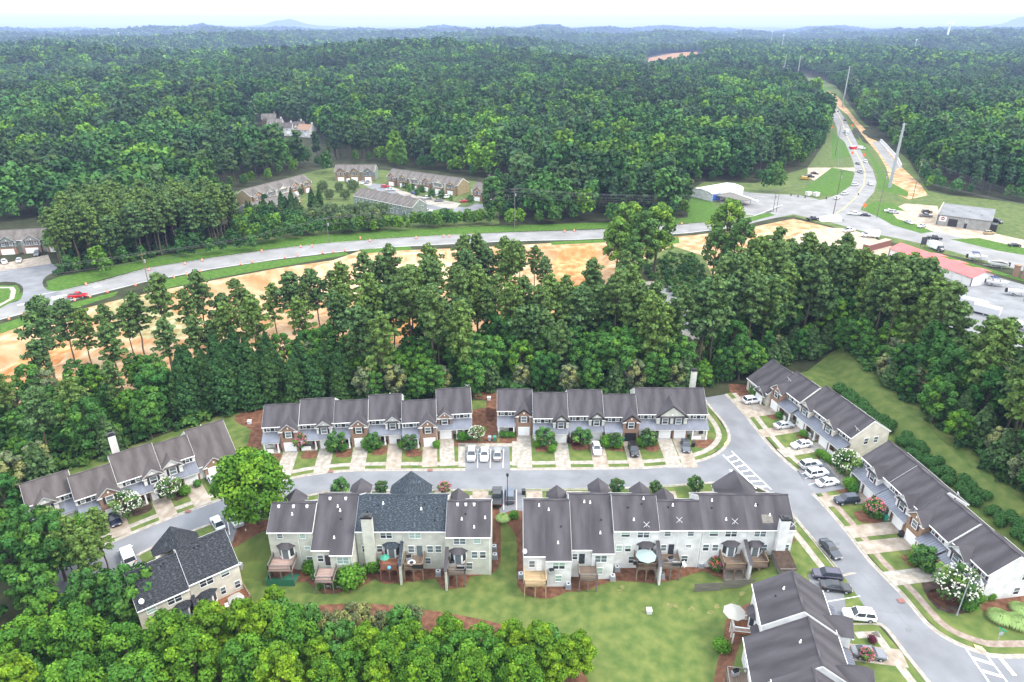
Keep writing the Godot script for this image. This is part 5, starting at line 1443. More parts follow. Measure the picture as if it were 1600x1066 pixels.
	# straw round the backs of the deck blocks, laid on the slope
	for q in [[Vector2(-49.1, -93.14), Vector2(-45.47, -95.61), Vector2(-42.88, -95.93), Vector2(-40.61, -87.91), Vector2(-38.68, -86.88), Vector2(-34.46, -87.17), Vector2(-31.12, -84.61), Vector2(-27.52, -85.03), Vector2(-24.17, -86.88), Vector2(-23.29, -87.91), Vector2(-21.46, -86.74), Vector2(-17.23, -87.17), Vector2(-13, -87.91), Vector2(-11.71, -85.74), Vector2(-8, -86.02), Vector2(-7.06, -88.35), Vector2(-3.28, -89.24), Vector2(-2.01, -92.17), Vector2(-2.11, -99.38), Vector2(-2.39, -102.69), Vector2(-3.86, -103.63), Vector2(-4.76, -101.76), Vector2(-11.44, -96.46), Vector2(-22.88, -96.46), Vector2(-36.61, -96.46), Vector2(-43.73, -99.06), Vector2(-48.59, -99.59)],
			[Vector2(-2.02, -101.76), Vector2(2.62, -102.13), Vector2(2.52, -96.46), Vector2(11.44, -96.46), Vector2(48.74, -96.46), Vector2(46.18, -91.39), Vector2(43.75, -90.46), Vector2(35.74, -87.91), Vector2(32.95, -89.7), Vector2(28.16, -87.91), Vector2(23.64, -86.88), Vector2(17.27, -87.47), Vector2(12.75, -85.45), Vector2(8.99, -84.89), Vector2(6.27, -83.5), Vector2(2.94, -84.05), Vector2(0.86, -86.45), Vector2(0.9, -93.77), Vector2(0.69, -97.63), Vector2(-0.59, -99.59)],
			[Vector2(35.64, -80.3), Vector2(37.88, -80.95), Vector2(35.13, -75.31), Vector2(31.04, -67.94), Vector2(30.36, -62.58), Vector2(26.89, -62.58), Vector2(29.49, -69.64), Vector2(32.2, -75.31), Vector2(33.74, -79.01)]]:
		sheet("mulch_bed", smooth(q), M.mulch, 0.06, true)
	sheet("mulch_bed", smooth([Vector2(-41.64, -77.13), Vector2(-34.92, -81.35), Vector2(-24.9, -82.55), Vector2(-16.47, -81.61), Vector2(-8.13, -80.04), Vector2(0, -77.75), Vector2(4.86, -74.96), Vector2(8.53, -72.07), Vector2(10.96, -67.94), Vector2(7.76, -67.94), Vector2(0, -73.55), Vector2(-15.86, -77.13), Vector2(-38.83, -74.72)]), M.mulch, 0.06, true)
	for q in [Vector2(25.44, -82.15), Vector2(26.57, -82.15), Vector2(33.02, -81.88), Vector2(31.67, -80.69), Vector2(28.73, -81.22), Vector2(18.37, -86.16), Vector2(17.78, -85.03), Vector2(37.68, -83.64), Vector2(43.94, -79.38)]:
		var pts := []
		for i in 9:
			pts.append(q + Vector2(cos(i * 0.7), sin(i * 0.7)) * rng.randf_range(0.3, 0.75))
		sheet("worn_patch", pts, M.rough_earth, 0.07, true)
	sheet("patio", [Vector2(36.36, -90.92), Vector2(40.47, -90.92), Vector2(39.97, -86.88), Vector2(35.78, -86.88)], M.concrete, 0.1, true)


func main_road() -> void:
	var edge := [Vector2(-168.04, -176.59), Vector2(-157.25, -192.93), Vector2(-150.7, -201.25), Vector2(-145.1, -209.05), Vector2(-128.86, -227.59), Vector2(-111.56, -240.84), Vector2(-91.43, -252.28), Vector2(-71.33, -261.28), Vector2(-47.05, -269.07), Vector2(-26.45, -272.67), Vector2(0, -277.28), Vector2(27, -279.17), Vector2(54.82, -283.98), Vector2(78.17, -289.95), Vector2(100.51, -299.33), Vector2(119.42, -312.7), Vector2(134.93, -322.2)]
	var top := [Vector2(137.32, -341.5), Vector2(115.36, -318.6), Vector2(94.29, -308.1), Vector2(75.38, -302.6), Vector2(51.2, -296.14), Vector2(28.18, -293.01), Vector2(0, -289.95), Vector2(-27.58, -285.94), Vector2(-54.16, -280.12), Vector2(-74.49, -274.5), Vector2(-95.61, -265.56), Vector2(-116.78, -253.88), Vector2(-135.65, -241.58), Vector2(-144.69, -227.59), Vector2(-152.17, -219.22), Vector2(-158.56, -213.73), Vector2(-165.15, -204.53), Vector2(-176.23, -187.05)]
	sheet("road", edge + top, M.road, 0.012, true)
	sheet("bare_earth", [Vector2(-159.95, -166.27), Vector2(-150.69, -183.3), Vector2(-145.45, -192.93), Vector2(-130.38, -209.05), Vector2(-118.52, -219.85), Vector2(-104.78, -229.6), Vector2(-88.06, -241.58), Vector2(-69, -251.49), Vector2(-61.49, -262.98), Vector2(-41.23, -264.7), Vector2(-10.46, -269.07), Vector2(15.96, -274.5), Vector2(37.46, -276.35), Vector2(54.16, -280.12), Vector2(77.21, -285.94), Vector2(98.93, -294.05), Vector2(116.72, -304.8), Vector2(131.8, -313.9), Vector2(143.13, -298.26), Vector2(147.15, -279.17), Vector2(156.84, -269.07), Vector2(155.76, -257.12), Vector2(122.08, -227.59), Vector2(99.47, -227.59), Vector2(70.58, -221.11), Vector2(61.07, -237.94), Vector2(48.89, -249.14), Vector2(33.91, -227.59), Vector2(21.1, -198.06), Vector2(-34.77, -166.27), Vector2(-78.61, -146.73), Vector2(-105.46, -139.03), Vector2(-133.06, -131.95)], M.earth, 0.02, true)
	sheet("gravel_road", [Vector2(48.52, -221.11), Vector2(55.41, -222.38), Vector2(56.02, -192.93), Vector2(51.8, -183.3), Vector2(49.23, -198.06)], M.gravel, 0.05, true)
	sheet("bare_earth", [Vector2(45.21, -227.59), Vector2(54.26, -227.59), Vector2(60.28, -183.3), Vector2(53.18, -170.28), Vector2(18.08, -174.45), Vector2(11.54, -188.01)], M.pale_concrete, 0.034, true)
	for q in [[Vector2(-154.89, -189.47), Vector2(-149.35, -199.12), Vector2(-143.76, -206.77), Vector2(-134, -217.98), Vector2(-132.85, -213.73), Vector2(-142.66, -198.06), Vector2(-150.06, -182.38)], [Vector2(-127.1, -226.27), Vector2(-116.54, -235.81), Vector2(-97.51, -248.37), Vector2(-66.43, -262.13), Vector2(-64.42, -258.77), Vector2(-88.52, -243.06), Vector2(-107.33, -230.27), Vector2(-122.81, -217.37)], [Vector2(-62.02, -265.56), Vector2(-41.95, -269.97), Vector2(-40.05, -265.56), Vector2(-57.16, -260.44)], [Vector2(56.7, -279.17), Vector2(71.26, -283.98), Vector2(69.7, -274.5), Vector2(57.84, -270.86)], [Vector2(16.06, -276.35), Vector2(39.27, -280.12), Vector2(38.69, -275.42), Vector2(16.35, -271.76)]]:
		sheet("verge", q, M.verge, 0.03, true)
	sheet("verge", [Vector2(-180.83, -192.93), Vector2(-169.81, -211.37), Vector2(-160.69, -222.38), Vector2(-164.58, -227.59), Vector2(-162.64, -233.01), Vector2(-139.91, -255.49), Vector2(-122.86, -269.07), Vector2(-100.2, -280.12), Vector2(-56.53, -294.05), Vector2(0, -302.6), Vector2(59.12, -309.3), Vector2(82.92, -316.2), Vector2(95.7, -370.8), Vector2(105.84, -363.1), Vector2(99.83, -328.4), Vector2(94.91, -310.4), Vector2(75.87, -304.8), Vector2(51.53, -298.26), Vector2(0, -291.99), Vector2(-54.49, -282.04), Vector2(-96.16, -267.31), Vector2(-117.42, -255.49), Vector2(-136.37, -243.06), Vector2(-152.91, -220.48), Vector2(-165.91, -205.65), Vector2(-176.98, -188.01)], M.verge, 0.006, true)
	sheet("bare_earth", smooth([Vector2(-129.47, -203.43), Vector2(-125.35, -213.73), Vector2(-113.13, -209.05), Vector2(-100.47, -198.06), Vector2(-102.79, -185.63), Vector2(-118.61, -190.44)]), M.sprouting, 0.03, true)
	sheet("bare_earth", smooth([Vector2(-48.29, -203.43), Vector2(-42.86, -213.73), Vector2(-33.65, -209.05), Vector2(-28.81, -195.47), Vector2(-33.9, -183.3), Vector2(-42.32, -188.01)]), M.orange_earth, 0.03, true)
	sheet("bare_earth", smooth([Vector2(-79.86, -237.94), Vector2(-59.96, -255.49), Vector2(-30.75, -262.98), Vector2(-21.35, -257.12), Vector2(-25.51, -234.4), Vector2(-53.59, -224.31), Vector2(-73.68, -224.31)]), M.cream_earth, 0.03, true)
	sheet("bare_earth", smooth([Vector2(16.56, -261.28), Vector2(27.61, -270.86), Vector2(35.09, -267.31), Vector2(29.75, -241.58), Vector2(18.09, -227.59)]), M.orange_earth, 0.03, true)
	sheet("bare_earth", smooth([Vector2(-139.09, -166.27), Vector2(-136.54, -178.78), Vector2(-129.97, -183.3), Vector2(-127.11, -172.34), Vector2(-128.91, -158.71), Vector2(-132.37, -151.68)]), M.orange_earth, 0.03, true)
	sheet("verge", [Vector2(95.7, -370.8), Vector2(111.26, -397.6), Vector2(139.78, -394.1), Vector2(188.36, -440.9), Vector2(243.79, -546.4), Vector2(288.01, -644), Vector2(345.2, -813.7), Vector2(415.5, -1083.9), Vector2(504.9, -1444.4), Vector2(567.3, -1404.1), Vector2(488.5, -1095.9), Vector2(337.6, -690.8), Vector2(267.25, -468.3), Vector2(227.96, -373.9), Vector2(233.88, -363.1), Vector2(257.33, -347.1), Vector2(271.39, -316.2), Vector2(285.58, -241.58), Vector2(201.87, -209.05), Vector2(188.4, -238.66), Vector2(159.61, -274.5), Vector2(133.57, -318.6), Vector2(103.47, -309.3)], M.rough_grass, 0.005)
	sheet("work_yard", smooth([Vector2(118.51, -282.04), Vector2(140.26, -298.26), Vector2(151.69, -291.99), Vector2(154.75, -269.07), Vector2(149.9, -255.49), Vector2(127.17, -238.66), Vector2(113.54, -250.7)]), M.dusty, 0.05, true)
	sheet("vacant_ground", [Vector2(48.89, -249.14), Vector2(65.73, -270.86), Vector2(75.37, -257.12), Vector2(70.58, -221.11), Vector2(56.02, -192.93), Vector2(55.14, -221.11)], M.rough_grass, 0.04, true)
	# cul-de-sac at the left
	sheet("street", smooth([Vector2(-162.06, -204.53), Vector2(-162.25, -210.2), Vector2(-167.68, -219.85), Vector2(-172.35, -224.96), Vector2(-179.05, -227.59), Vector2(-190.61, -222.38), Vector2(-202.01, -237.94), Vector2(-190.39, -241.58), Vector2(-183.55, -247.59), Vector2(-177.21, -249.14), Vector2(-168.97, -241.58), Vector2(-167.94, -233.01), Vector2(-165.11, -226.27), Vector2(-158.57, -218.6), Vector2(-151.43, -216.14), Vector2(-155.61, -209.05)]), M.asphalt, 0.016)
	sheet("driveway", [Vector2(-199.91, -241.58), Vector2(-183.16, -258.77), Vector2(-175.04, -247.59), Vector2(-188.4, -238.66)], M.concrete, 0.02)
	sheet("verge", [Vector2(-178.18, -223.66), Vector2(-172.39, -223.66), Vector2(-168.37, -219.22), Vector2(-163.48, -210.79), Vector2(-163.66, -202.34), Vector2(-176.73, -203.43), Vector2(-188.76, -219.85)], M.verge, 0.02)
	band("sidewalk", [Vector2(-188.76, -219.85), Vector2(-177.75, -223.02), Vector2(-172.19, -223.02), Vector2(-168.59, -219.22), Vector2(-164.08, -211.37), Vector2(-164.03, -202.88)], -0.9, -2.4, M.pale_concrete, 0.028)
	# the junction and the highway on the right
	var right := [Vector2(117.6, -316.2), Vector2(134.93, -322.2), Vector2(146.85, -307), Vector2(154.5, -291.99), Vector2(163.46, -282.04), Vector2(173.03, -269.97), Vector2(180.88, -253.08), Vector2(188.4, -238.66), Vector2(201.87, -209.05), Vector2(217.03, -227.59), Vector2(202.1, -258.77), Vector2(195.7, -272.67), Vector2(188.67, -287.93), Vector2(179.76, -302.6), Vector2(173.03, -318.6), Vector2(171.2, -331), Vector2(178.99, -344.3), Vector2(196.98, -370.8), Vector2(210.53, -395.9), Vector2(226.87, -434.5), Vector2(242.87, -480.7), Vector2(270.65, -552.9), Vector2(298.91, -626.9), Vector2(330.5, -711.4), Vector2(359.7, -793.7), Vector2(396.8, -912.9), Vector2(419.2, -1027.5), Vector2(443.8, -1146.5), Vector2(470.7, -1262.7), Vector2(450.8, -1216.5), Vector2(420.9, -1095.9), Vector2(391.9, -967), Vector2(362.6, -849.3), Vector2(319.1, -711.4), Vector2(287.59, -626.9), Vector2(256.56, -552.9), Vector2(234.04, -480.7), Vector2(224.81, -456.5), Vector2(210.91, -424.2), Vector2(191.84, -387.2), Vector2(174.79, -364.6), Vector2(161.33, -352.7), Vector2(137.32, -341.5)]
	sheet("highway", right, M.road, 0.018)
	sheet("forecourt", [Vector2(107.33, -322.2), Vector2(106.44, -352.7), Vector2(122.75, -373.9), Vector2(132.96, -367.7), Vector2(153.65, -363.1), Vector2(159.66, -352.7), Vector2(136.35, -338.9), Vector2(119.91, -318.6)], M.road, 0.012)
	sheet("side_road", [Vector2(218.53, -440.9), Vector2(207.93, -440.9), Vector2(188.36, -440.9), Vector2(177.92, -414.3), Vector2(175.44, -395.9), Vector2(203.85, -440.9), Vector2(210.91, -424.2)], M.dusty, 0.014)
	sheet("bare_earth", [Vector2(395.8, -930.3), Vector2(444.6, -1027.5), Vector2(412.9, -912.9), Vector2(326.1, -671.4), Vector2(286.75, -552.9), Vector2(271.59, -493.6), Vector2(248.7, -440.9), Vector2(231.65, -387.2), Vector2(221.93, -363.1), Vector2(206.23, -352.7), Vector2(207.07, -370.8), Vector2(238.5, -440.9), Vector2(258.91, -493.6), Vector2(286.25, -573.3), Vector2(339.8, -722.2), Vector2(377.8, -849.3)], M.earth, 0.012)
	sheet("highway", [Vector2(280.1, -546.4), Vector2(287.66, -549.6), Vector2(246.66, -440.9), Vector2(236.19, -428.2)], M.road, 0.022)
	for q in [[Vector2(274.46, -606.7), Vector2(258.71, -546.4), Vector2(234.04, -480.7), Vector2(215.52, -468.3)], [Vector2(203.85, -440.9), Vector2(211.97, -428.2), Vector2(191.84, -387.2), Vector2(173.42, -364.6), Vector2(163.89, -363.1), Vector2(158.52, -373.9)], [Vector2(173, -334.9), Vector2(187.53, -348.4), Vector2(193.64, -344.3), Vector2(191.85, -328.4), Vector2(185.33, -331), Vector2(180.32, -313.9), Vector2(183.84, -304.8), Vector2(184.84, -291.99), Vector2(178.12, -288.94), Vector2(172.51, -302.6), Vector2(173.03, -318.6)], [Vector2(287.67, -587.7), Vector2(262.18, -515.9), Vector2(234.84, -440.9), Vector2(218.66, -395.9), Vector2(215.77, -370.8), Vector2(208.64, -358.6), Vector2(202.18, -377.2), Vector2(220.28, -414.3), Vector2(246.08, -478.1), Vector2(266.74, -536.9)], [Vector2(158.02, -267.31), Vector2(163.98, -262.98), Vector2(172.26, -243.06), Vector2(180.86, -227.59), Vector2(182.69, -230.27), Vector2(175.04, -247.59), Vector2(168.62, -262.13), Vector2(162.81, -274.5)], [Vector2(185.5, -280.12), Vector2(198.88, -282.04), Vector2(209.31, -265.56), Vector2(203.49, -257.12), Vector2(195.28, -263.84)], [Vector2(313.3, -930.3), Vector2(453.9, -1173.5), Vector2(427.8, -1049.4), Vector2(472.6, -1072.1), Vector2(423.3, -976.6), Vector2(377.9, -948.3)], [Vector2(103.21, -310.4), Vector2(123.93, -325.9), Vector2(125.92, -321), Vector2(105.05, -304.8)]]:
		sheet("verge", q, M.verge, 0.026)
	sheet("parking_lot", [Vector2(185.96, -331), Vector2(200.15, -344.3), Vector2(213.35, -338.9), Vector2(198.72, -310.4), Vector2(210.13, -288.94), Vector2(216, -279.17), Vector2(206.73, -265.56), Vector2(195.35, -276.35), Vector2(185.4, -291.99), Vector2(178.55, -310.4)], M.dusty, 0.016)
	sheet("storage_yard", [Vector2(144.9, -255.49), Vector2(158.02, -263.84), Vector2(164.21, -258.77), Vector2(171.47, -237.94), Vector2(178.62, -224.31), Vector2(196.56, -192.93), Vector2(150.66, -139.03), Vector2(131.49, -155.13), Vector2(125.18, -166.27), Vector2(125.8, -192.93), Vector2(132.25, -227.59)], M.gravel, 0.014)
	var r := get_node("highway")
	for i in 9:
		var y := [Vector2(352.1, -780.8), Vector2(311.6, -671.4), Vector2(278.09, -587.7), Vector2(251.81, -515.9), Vector2(233.13, -463.5), Vector2(217.21, -424.2), Vector2(199.08, -387.2), Vector2(179.61, -355.6), Vector2(163.86, -333.6), Vector2(151.78, -318.6)]
		var a: Vector2 = y[i]; var e: Vector2 = y[i + 1]
		var s := (e - a).normalized().orthogonal() * 0.3
		for d in [-0.35, 0.35]:
			sheet("centre_line", [a + s * (d + 0.25), e + s * (d + 0.25), e + s * (d - 0.25), a + s * (d - 0.25)], M.yellow_paint, 0.03, false, r)
	r = get_node("road")
	for k in [[edge, 0.5], [top, -0.5]]:
		var l := offset_line(PackedVector2Array(k[0].slice(0, -2)), k[1])
		var l2 := offset_line(PackedVector2Array(k[0].slice(0, -2)), k[1] * 1.35)
		for i in l.size() - 1:
			sheet("edge_line", [l[i], l[i + 1], l2[i + 1], l2[i]], M.paint, 0.03, true, r)
	for k in [[Vector2(-159.94, -205.09), Vector2(-158.39, -206.21)], [Vector2(-158.03, -210.2), Vector2(-156.17, -211.96)], [Vector2(-153.19, -211.96), Vector2(-149.49, -214.33)], [Vector2(-151.69, -210.2), Vector2(-149.36, -211.96)], [Vector2(-144.6, -221.74), Vector2(-142.64, -223.02)]]:
		var s: Vector2 = (k[1] - k[0]).normalized().orthogonal() * 0.4
		sheet("painted_line", [k[0] + s, k[1] + s, k[1] - s, k[0] - s], M.paint, 0.034, true, r)
	# parking court of the far townhouses
	sheet("parking_court", [Vector2(-88.65, -395.9), Vector2(-72.98, -390.6), Vector2(-49.35, -348.4), Vector2(-35.29, -338.9), Vector2(-22.94, -336.2), Vector2(-17.9, -344.3), Vector2(-9.62, -338.9), Vector2(-24, -323.4), Vector2(-34.32, -328.4), Vector2(-40.98, -318.6), Vector2(-46.47, -325.9), Vector2(-68.29, -363.1)], M.asphalt, 0.01)
	sheet("driveway", [Vector2(-72.98, -390.6), Vector2(-51.22, -363.1), Vector2(-26.04, -344.3), Vector2(-27.84, -333.6), Vector2(-35.04, -336.2), Vector2(-53.22, -352.7)], M.pale_concrete, 0.02)
	sheet("driveway", [Vector2(-92.84, -420.2), Vector2(-84.26, -420.2), Vector2(-79.63, -387.2), Vector2(-87.57, -390.6)], M.pale_concrete, 0.02)
	sheet("lawn", [Vector2(-43.37, -325.9), Vector2(-34.8, -333.6), Vector2(-26.02, -325.9), Vector2(-29.95, -313.9), Vector2(-39.65, -307)], M.verge, 0.018)
	sheet("lawn", [Vector2(-126.94, -310.4), Vector2(-151.04, -370.8), Vector2(-122.14, -432.4), Vector2(-114.16, -440.9), Vector2(-80.09, -432.4), Vector2(-7.3, -390.6), Vector2(-5.84, -304.8), Vector2(-55.49, -287.93), Vector2(-87.18, -282.04), Vector2(-110.4, -274.5)], M.rough_grass, 0.005)
	sheet("far_clearing", [Vector2(335.4, -1837.5), Vector2(424.3, -2290.3), Vector2(611.2, -2454.4), Vector2(495.8, -1942.5)], M.red_earth, 1.2, true)


func far_buildings() -> void:
	var f := func(row: Dictionary, n: int, step: float, mats: Array, labels: Array, extra := {}):
		for i in n:
			var u := {"x": i * step, "w": step, "rh": 8.4, "fr": 5.2, "rr": 5.2, "sl": 0.6, "roof": "shingle_grey", "wall": mats[i % mats.size()], "bays": [[step * 0.5, step * 0.72, 5.9, "siding" if i % 3 else "upbrick_pale", 5.1, 0.75]], "garage": [[step * 0.5, 6.3, step * 0.7, "brick_pale"]], "gw": 3.6, "shut": "shutter_plum", "label": labels[i], "mark": ""}
			u.merge(extra, true)
			townhouse(row, u)
	var ord := ["first", "second", "third", "fourth", "fifth", "sixth", "seventh", "eighth"]
	var lab := func(t: String, n: int) -> Array:
		var a := []
		for i in n:
			a.append(t % ord[i])
		return a
	var far := func(q0: Vector2, q1: Vector2, g: String) -> Dictionary:
		var v := q1 - q0
		return {"o": q0, "a": rad_to_deg(atan2(-v.y, v.x)), "group": g}
	f.call(far.call(Vector2(-133.88, -338.5), Vector2(-109.74, -384.4), "far townhouses of the left court row"), 5, 8.6, ["siding_tan", "siding_grey", "siding_cream", "siding_grey"], lab.call("%s townhouse from the left in the far grey-roofed row facing right", 5))
	f.call(far.call(Vector2(-103.33, -405.6), Vector2(-80.49, -405.6), "far townhouses at the back of the court"), 3, 7.9, ["siding_tan", "siding_tan", "siding_green"], lab.call("%s townhouse from the left in the short far row at the forest edge", 3))
	f.call(far.call(Vector2(-68.12, -393.8), Vector2(-22, -363.4), "far townhouses of the right court row"), 6, 8.4, ["siding_grey", "siding_tan", "siding_cream", "siding_grey", "siding_cream", "siding_tan"], lab.call("%s townhouse from the left in the long far row right of the court", 6))
	f.call(far.call(Vector2(-18.31, -356.9), Vector2(-3.25, -347.5), "far townhouses behind the tall round tree"), 2, 8.4, ["siding_cream", "siding_grey"], lab.call("%s townhouse of the far pair beside the tall round tree", 2))
	f.call(far.call(Vector2(-43.45, -317.9), Vector2(-78.32, -344.5), "far townhouses seen from the back"), 5, 8.2, ["siding_green"], lab.call("%s townhouse from the right in the green-walled far row seen from behind", 5), {"win": [[1.4, 3.5, 1.0, 1.3, "b"], [4.4, 3.5, 1.0, 1.3, "b"], [6.6, 3.5, 1.0, 1.3, "b"], [2.2, 0.8, 1.0, 1.3, "b"], [5.6, 0.8, 1.6, 1.9, "b"], [2.0, 3.4, 1.1, 1.5, "l"], [-2.5, 0.8, 1.1, 1.6, "l"]]})
	f.call(far.call(Vector2(-212.3, -262.07), Vector2(-187.56, -267.7), "townhouses by the cul-de-sac"), 4, 8.6, ["siding_grey", "siding_green", "siding_grey", "siding_cream"], lab.call("%s townhouse from the left beside the cul-de-sac", 4), {"garage": [[4.0, 6.3, 6.4, "brick"]], "gw": 4.6})
	f.call(far.call(Vector2(-165.51, -298.24), Vector2(-146.29, -316.6), "townhouses behind the roadside pines"), 4, 8.4, ["siding_cream"], lab.call("%s townhouse from the left behind the roadside pines", 4))
	f.call(far.call(Vector2(-126.45, -317), Vector2(-105.8, -353.4), "garages in front of the left court row"), 4, 8.0, ["siding_grey"], lab.call("%s low grey-roofed building from the left before the far court row", 4), {"rh": 6.0, "bays": [], "fr": 4.4, "rr": 4.4})
	# scattered houses among the trees far behind
	var n := 0
	for q in [[-200.9, -603.9, 4.0, "white"], [-185.9, -581.6, 4.0, "white"], [-166.7, -574.0, -20.0, "white"], [-216.4, -635.3, 10.0, "tan"], [-178.6, -588.8, 30.0, "cream"], [-186.3, -879.3, 0.0, "cream"], [-180.8, -924.4, 20.0, "grey"], [-163.2, -936.5, -15.0, "grey"], [-52.9, -925.4, 25.0, "grey"], [-30.3, -984.8, 0.0, "tan"], [127.4, -858.0, 35.0, "cream"], [170.6, -996.6, 10.0, "white"], [257.3, -746.9, -20.0, "grey"], [206.5, -728.5, 15.0, "white"], [-292.9, -777.6, 0.0, "cream"], [-256.8, -703.4, 15.0, "white"], [524.6, -1525.8, 0.0, "white"], [529.2, -1417.9, 20.0, "white"], [411.1, -650.6, 20.0, "white"], [412.1, -667.1, -10.0, "grey"], [1341.0, -3350.7, 0.0, "white"], [1264.4, -8464.9, 0.0, "white"], [-536.2, -6270.9, 0.0, "white"]]:
		var w := Vector2(q[0], q[1])
		var far_off := w.length()
		var label := "%s detached house among trees, %s" % [{"white": "white", "tan": "tan", "cream": "cream", "grey": "grey"}[q[3]], ["lower of the white-walled cluster at left", "middle of the white-walled cluster at left", "red-roofed end of the white cluster at left", "behind the white cluster at left", "between the white houses at left", "left of the gap in the central woods", "with a steep roof in the central woods", "right of the steep roof in the central woods", "in the middle of the central woods", "behind the middle of the central woods", "left of the far red earth", "below the far red earth", "left of the highway trees", "near the distant highway at left", "uppermost left in the woods", "left above the white cluster", "by the distant highway crest", "right of the distant highway crest", "in the woods at far right", "left of the white house at far right", "near the right skyline", "on the centre skyline", "on the skyline left of centre"][n]]
		var u := {"name": "detached_house", "cat": "house", "x": -6.0, "w": 12.0, "rh": 8.6, "fr": 5.5, "rr": 5.5, "sl": 0.7, "roof": ["shingle_grey", "shingle_warm", "shingle"][n % 3] if n != 2 else "brick", "wall": {"white": "siding_white", "tan": "siding_tan", "cream": "siding_cream", "grey": "siding_grey"}[q[3]], "bays": [[3.2, 4.6, 6.6, "siding", 4.6, 0.9]], "garage": [[9.0, 5.4, 0.0]], "label": label, "win": [[8.2, 3.0, 1.0, 1.3, "f"]], "chimney": [[10.5, -2.0, 1.2, 0.9, 0.0, 10.0]], "over": 0.3, "base": -4.0}
		townhouse({"o": w, "a": q[2], "y": on_ground(w.x, w.y) + (3.0 if far_off > 700.0 else 1.0), "group": "houses scattered in the woods"}, u)
		for k in (10 if n < 5 else (6 if n < 19 else 2)):
			gaps.append([w - w.normalized() * k * 12.0, 14.0 if n < 5 else 9.0])
		n += 1
	grey_building()
	red_store()
	white_garage()


var gaps := []


func frame_of(q0: Vector2, q1: Vector2) -> Array:
	var v := q1 - q0
	return [rad_to_deg(atan2(-v.y, v.x)), v.length()]


func grey_building() -> void:
	var a: Vector2 = Vector2(192.84, -303.7); var e: Vector2 = Vector2(209.28, -291.99)
	var f := frame_of(a, e)
	var w: float = f[1]
	var o := thing("workshop_building", "grey metal workshop with flat ribbed roof and a round sign by its roller door", "building", Vector3(a.x, 0, a.y), deg_to_rad(f[0]))
	var dp := 21.0
	var b := MB.new()
	b.prism([Vector2(0, -0.2), Vector2(0, 4.7), Vector2(-dp, 5.6), Vector2(-dp, -0.2)], 0, w)
	put("wall", b, M.siding_grey, o)
	b = MB.new()
	b.slab(Vector3(-0.3, 4.72, 0.4), Vector3(w + 0.3, 4.72, 0.4), Vector3(w + 0.3, 5.68, -dp - 0.3), Vector3(-0.3, 5.68, -dp - 0.3), 0.12)
	for i in 30:
		var x := w * (i + 0.5) / 30.0
		b.slab(Vector3(x - 0.06, 4.8, 0.4), Vector3(x + 0.06, 4.8, 0.4), Vector3(x + 0.06, 5.76, -dp - 0.3), Vector3(x - 0.06, 5.76, -dp - 0.3), 0.07)
	var roof := put("roof", b, M.metal_grey if M.has("metal_grey") else M.gravel, o)
	for k in [[5.0, -8.0], [11.0, -12.0], [16.0, -6.0]]:
		b = MB.new()
		b.tube(Vector3(k[0], 4.9, k[1]), Vector3(k[0], 6.1, k[1]), 0.25, 0.25, 8)
		put("roof_vent", b, M.steel, roof)
	b = MB.new()
	b.box(Vector3(-0.5, 0, -dp), Vector3(-0.25, 6.3, 0.6))
	put("parapet", b, M.siding_cream, o)
	door(o, Vector3(w * 0.3, 0, 0.0), 3.6, 3.4, "f", M.black, "roller_door")
	door(o, Vector3(w * 0.55, 0, 0.0), 1.1, 2.2, "f", M.shutter)
	window(o, Vector3(w * 0.55, 3.0, 0.0), 0.9, 0.7, "f")
	b = MB.new()
	b.box(Vector3(0.6, 1.9, 0.02), Vector3(3.4, 4.1, 0.1))
	var sign := put("sign_board", b, M.white, o)
	b = MB.new()
	b.tube(Vector3(2.0, 3.1, 0.08), Vector3(2.0, 3.1, 0.14), 0.75, 0.75, 18)
	put("sign_disc", b, M.dark_red, sign)
	b = MB.new()
	b.box(Vector3(1.5, 2.95, 0.141), Vector3(2.5, 3.25, 0.155))
	put("sign_bar", b, M.white, sign)
	b = MB.new()
	b.box(Vector3(w, 0, -4.5), Vector3(w + 2.6, 3.2, -0.5))
	put("lean_to", b, M.black, o)
	landmarks.append([Vector3(a.x + 8, 0, a.y - 8), "the grey workshop"])


